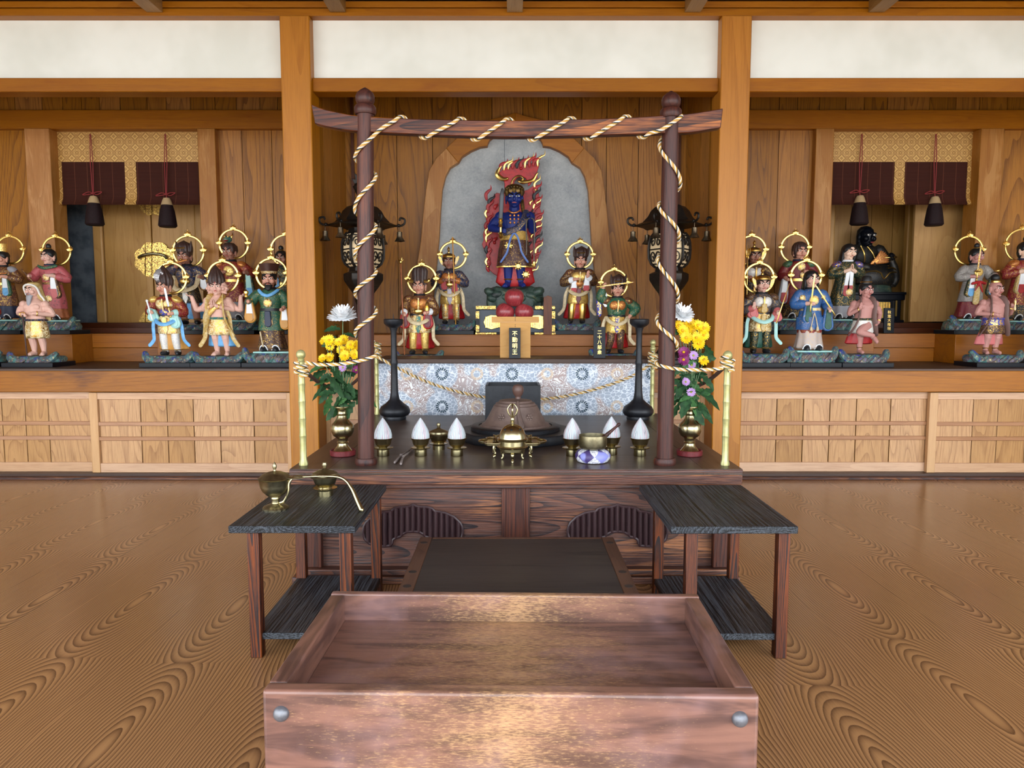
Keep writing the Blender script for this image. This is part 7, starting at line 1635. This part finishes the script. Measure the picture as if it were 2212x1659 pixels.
# ---------------------------------------------------------------- flower vases
def vase(px, py, label, dish):
    p = gp(px, py, ZT)
    d, k = turned('dish', dish, 'dish', px, py, ZT, [(25, 0), (27.5, 2), (28, 12), (26.5, 13), (25, 10), (.5, 9)], 'dishred', 'dish', rb=28, seg=40)
    t = thing('brass_vase', label, 'vase', (d.location.x, d.location.y, ZT + 9.3 * k))
    MB().lathe([(r * k, h * k) for r, h in ((19, 0), (20, 2), (17, 6), (12, 12), (11, 18), (13, 20), (11, 23), (12, 29), (14, 31), (20, 35), (24.5, 44), (25, 52), (23.5, 59), (20, 63), (16, 67), (12, 73), (10.5, 79), (12.5, 81), (10.5, 83.5), (10.5, 90), (13, 94), (16.5, 97), (16.8, 99.5), (14.5, 99.5), (9, 92), (9, 60), (.5, 58))], seg=48).build('vase', M['brass'], t)
    return t.location + Vector((0, 0, 97 * k)), k
P_('dishred', (112, 34, 38), rough=.4, nsc=120, c2=(90, 26, 30))
P_('stem', (92, 122, 84), rough=.6); P_('leafg', (30, 58, 34), rough=.6, nsc=60, c2=(46, 82, 46), spec=.25); P_('leafl', (72, 112, 64), rough=.6, nsc=60, c2=(52, 92, 50), spec=.25)
P_('yellow', (244, 208, 20), rough=.55, nsc=80, c2=(232, 184, 10)); P_('ycentre', (206, 160, 20), rough=.7); P_('purple', (138, 38, 108), rough=.55, nsc=80, c2=(112, 26, 88)); P_('lilac', (190, 150, 206), rough=.55); P_('wpetal', (244, 246, 248), rough=.55); P_('gcentre', (150, 160, 60), rough=.7)
def bloom(root, c, r, m, mc, n=20, rows=3, cup=.25, nrm=(0, -1, .25), shr=.16, inc=.28):
    nrm = Vector(nrm).normalized(); a_ = nrm.orthogonal().normalized(); b_ = nrm.cross(a_); mb = MB()
    for q in range(rows):
        rr = r * (1 - shr * q); cu = cup + inc * q
        for i in range(n):
            a = 2 * PI * (i + .5 * q) / n + random.uniform(-.08, .08); d = a_ * math.cos(a) + b_ * math.sin(a); l = rr * random.uniform(.9, 1.06); s_ = d.cross(nrm)
            P0, P1, P2 = c + d * r * .12, c + d * l * .6 + nrm * l * cu * .5, c + d * l + nrm * l * cu * random.uniform(.7, 1.1)
            w_ = rr * 3.0 / n; vs = []
            for p, ww in ((P0, .5), (P1, 1.0), (P2, .45)): vs += [p - s_ * w_ * ww, p + nrm * w_ * -.18, p + s_ * w_ * ww]
            mb.add(vs, [(0, 1, 4, 3), (1, 2, 5, 4), (3, 4, 7, 6), (4, 5, 8, 7)])
    o = mb.build('petals', M[m], root, fixn=False)
    if mc: MB().ell(c + nrm * r * .08, (r * .24,) * 3, seg=10).build('flower_centre', M[mc], o)
def leaf_mesh(mb, p, d, l, w_, droop=.3):
    d = Vector(d).normalized(); s_ = d.cross(Vector((random.uniform(-1.2, 1.2), -.8, random.uniform(-.6, 1.2)))); s_ = s_.normalized() if s_.length > .05 else Vector((1, 0, 0)); up = s_.cross(d); rows = []
    for t_, ww in ((0, .08), (.14, .5), (.24, .36), (.36, .9), (.46, .62), (.6, .95), (.7, .6), (.82, .6), (1, .04)):
        c = p + d * l * t_ - Vector((0, 0, 1)) * droop * l * t_ * t_; rows.append([c - s_ * w_ * ww + up * w_ * ww * .25, c, c + s_ * w_ * ww + up * w_ * ww * .25])
    vs = [q for r_ in rows for q in r_]; fs = []
    for i in range(len(rows) - 1):
        for j in range(2): fs.append((i * 3 + j, i * 3 + j + 1, (i + 1) * 3 + j + 1, (i + 1) * 3 + j))
    mb.add(vs, fs)
def spray(label, mouth, k, heads, m, mc, leaves, r, n=20, rows=2, cat='flower', nrm=(0, -1, .3), name='chrysanthemum_spray', cup=.22, shr=.16, inc=.28):
    t = thing(name, label, cat, tuple(mouth)); st_ = MB(); Y0 = mouth.y; hd = []
    for (a, b, dy) in heads:
        c = pt(a, b, Y0 + dy) - mouth; hd.append(c)
        x = random.uniform(-5, 5) * k; st_.tube(bez([(x * .6, random.uniform(-4, 4) * k, -.06), (x * .7, 0, .01), c * .55 + Vector((x * .3, .004, 0)), c - Vector((0, -.004, .004))], 5), [.0022] * 10 + [.0017] * 6, 6)
    st_.build('stem', M['stem'], t)
    for c in hd: bloom(t, c, r * k * random.uniform(.9, 1.1), m, mc, n, rows, cup, Vector(nrm) + Vector((random.uniform(-.3, .3), random.uniform(-.1, .2), random.uniform(-.2, .3))) if rows < 5 else nrm, shr, inc)
    for i, (a, b, l, ang, lm) in enumerate(leaves):
        mb = MB(); p = pt(a, b, Y0 + random.uniform(-.02, .02)) - mouth
        leaf_mesh(mb, p, (math.cos(ang), random.uniform(-.5, .3), math.sin(ang)), l * k, l * k * .28, .35); mb.build('leaf', M['leafl' if lm else 'leafg'], t, fixn=False)
vp, k = vase(741, 989, 'polished brass vase of flowers on a red dish, left of the gate', 'round dark red dish under the left brass vase')
L_ = lambda n, x0, x1, y0, y1, l0=22, l1=40: [(random.uniform(x0, x1), random.uniform(y0, y1), random.uniform(l0, l1), random.choice((-1, 1)) * random.uniform(.0, 1.0) + (0 if random.random() < .5 else PI), random.random() < .18) for _ in range(n)]
spray('large white chrysanthemum rising above the left vase', vp, k, [(740, 688, 0)], 'wpetal', None, [(736, 712, 38, 2.9, 0), (740, 722, 30, .1, 0), (734, 704, 18, 2.4, 0), (738, 735, 44, 3.1, 0)], 32, 26, 6, nrm=(0, -.3, 1), name='chrysanthemum', cup=.12, shr=.11, inc=.34)
spray('spray of small yellow chrysanthemums crowded under the white bloom in the left vase', vp, k, [(711, 735, -.02), (732, 739, -.03), (743, 734, .0), (713, 747, -.01), (758, 745, -.01), (768, 747, .0), (745, 769, -.03), (766, 766, -.02), (737, 756, -.01), (702, 737, .01), (752, 756, 0)], 'yellow', 'ycentre', L_(26, 706, 775, 780, 880, 28, 52), 11.5, 18, 2)
spray('two low yellow chrysanthemums leaning out at the left of the left vase', vp, k, [(697, 774, -.02), (713, 772, -.01)], 'yellow', 'ycentre', [(705, 800, 40, 3.4, 0), (716, 830, 46, 3.6, 0), (722, 850, 36, 2.9, 0), (716, 852, 40, 4.2, 1)], 11.5, 18, 2)
spray('purple chrysanthemum spray behind the rope in the left vase', vp, k, [(757, 777, .0), (766, 788, .01), (769, 800, .0)], 'purple', 'gcentre', L_(8, 728, 775, 800, 872), 11, 18, 2)
spray('single lilac chrysanthemum hanging just below the rope in the left vase', vp, k, [(741, 794, -.03)], 'lilac', 'gcentre', L_(8, 715, 770, 830, 885, 26, 44), 10, 18, 2)
vp, k = vase(1489, 989, 'polished brass vase of flowers on a red dish, right of the gate', 'round dark red dish under the right brass vase')
spray('spidery white chrysanthemum rising above the right vase', vp, k, [(1472, 683, 0)], 'wpetal', None, [(1474, 720, 30, 2.7, 0), (1470, 735, 30, .3, 0)], 27, 20, 5, nrm=(.25, -.5, .8), name='chrysanthemum', cup=.1, shr=.1, inc=.36)
spray('spray of small yellow chrysanthemums crowded at the top of the right vase', vp, k, [(1466, 703, 0), (1474, 714, -.01), (1489, 700, .02), (1507, 703, 0), (1520, 709, .0), (1482, 730, -.03), (1504, 730, -.02), (1520, 724, -.01), (1509, 743, -.02), (1496, 716, .01)], 'yellow', 'ycentre', L_(26, 1466, 1520, 770, 880, 28, 52), 13.5, 18, 2)
spray('single yellow chrysanthemum leaning out at the right of the right vase', vp, k, [(1520, 778, -.02)], 'yellow', 'ycentre', [(1522, 745, 34, -.8, 0), (1500, 840, 60, -.45, 0), (1496, 872, 56, -.5, 0), (1488, 850, 40, -1.2, 1), (1512, 810, 36, -.6, 0)], 12.5, 18, 2)
spray('deep purple chrysanthemum pair above the rope in the right vase', vp, k, [(1477, 761, -.03), (1476, 777, -.03)], 'purple', 'ycentre', L_(8, 1462, 1510, 800, 872), 14, 20, 2)
spray('spray of small lilac chrysanthemums trailing down the right vase', vp, k, [(1498, 768, -.03), (1494, 789, -.02), (1481, 825, -.03), (1493, 847, -.03)], 'lilac', 'gcentre', L_(10, 1470, 1520, 800, 885, 26, 44), 9.5, 18, 2)
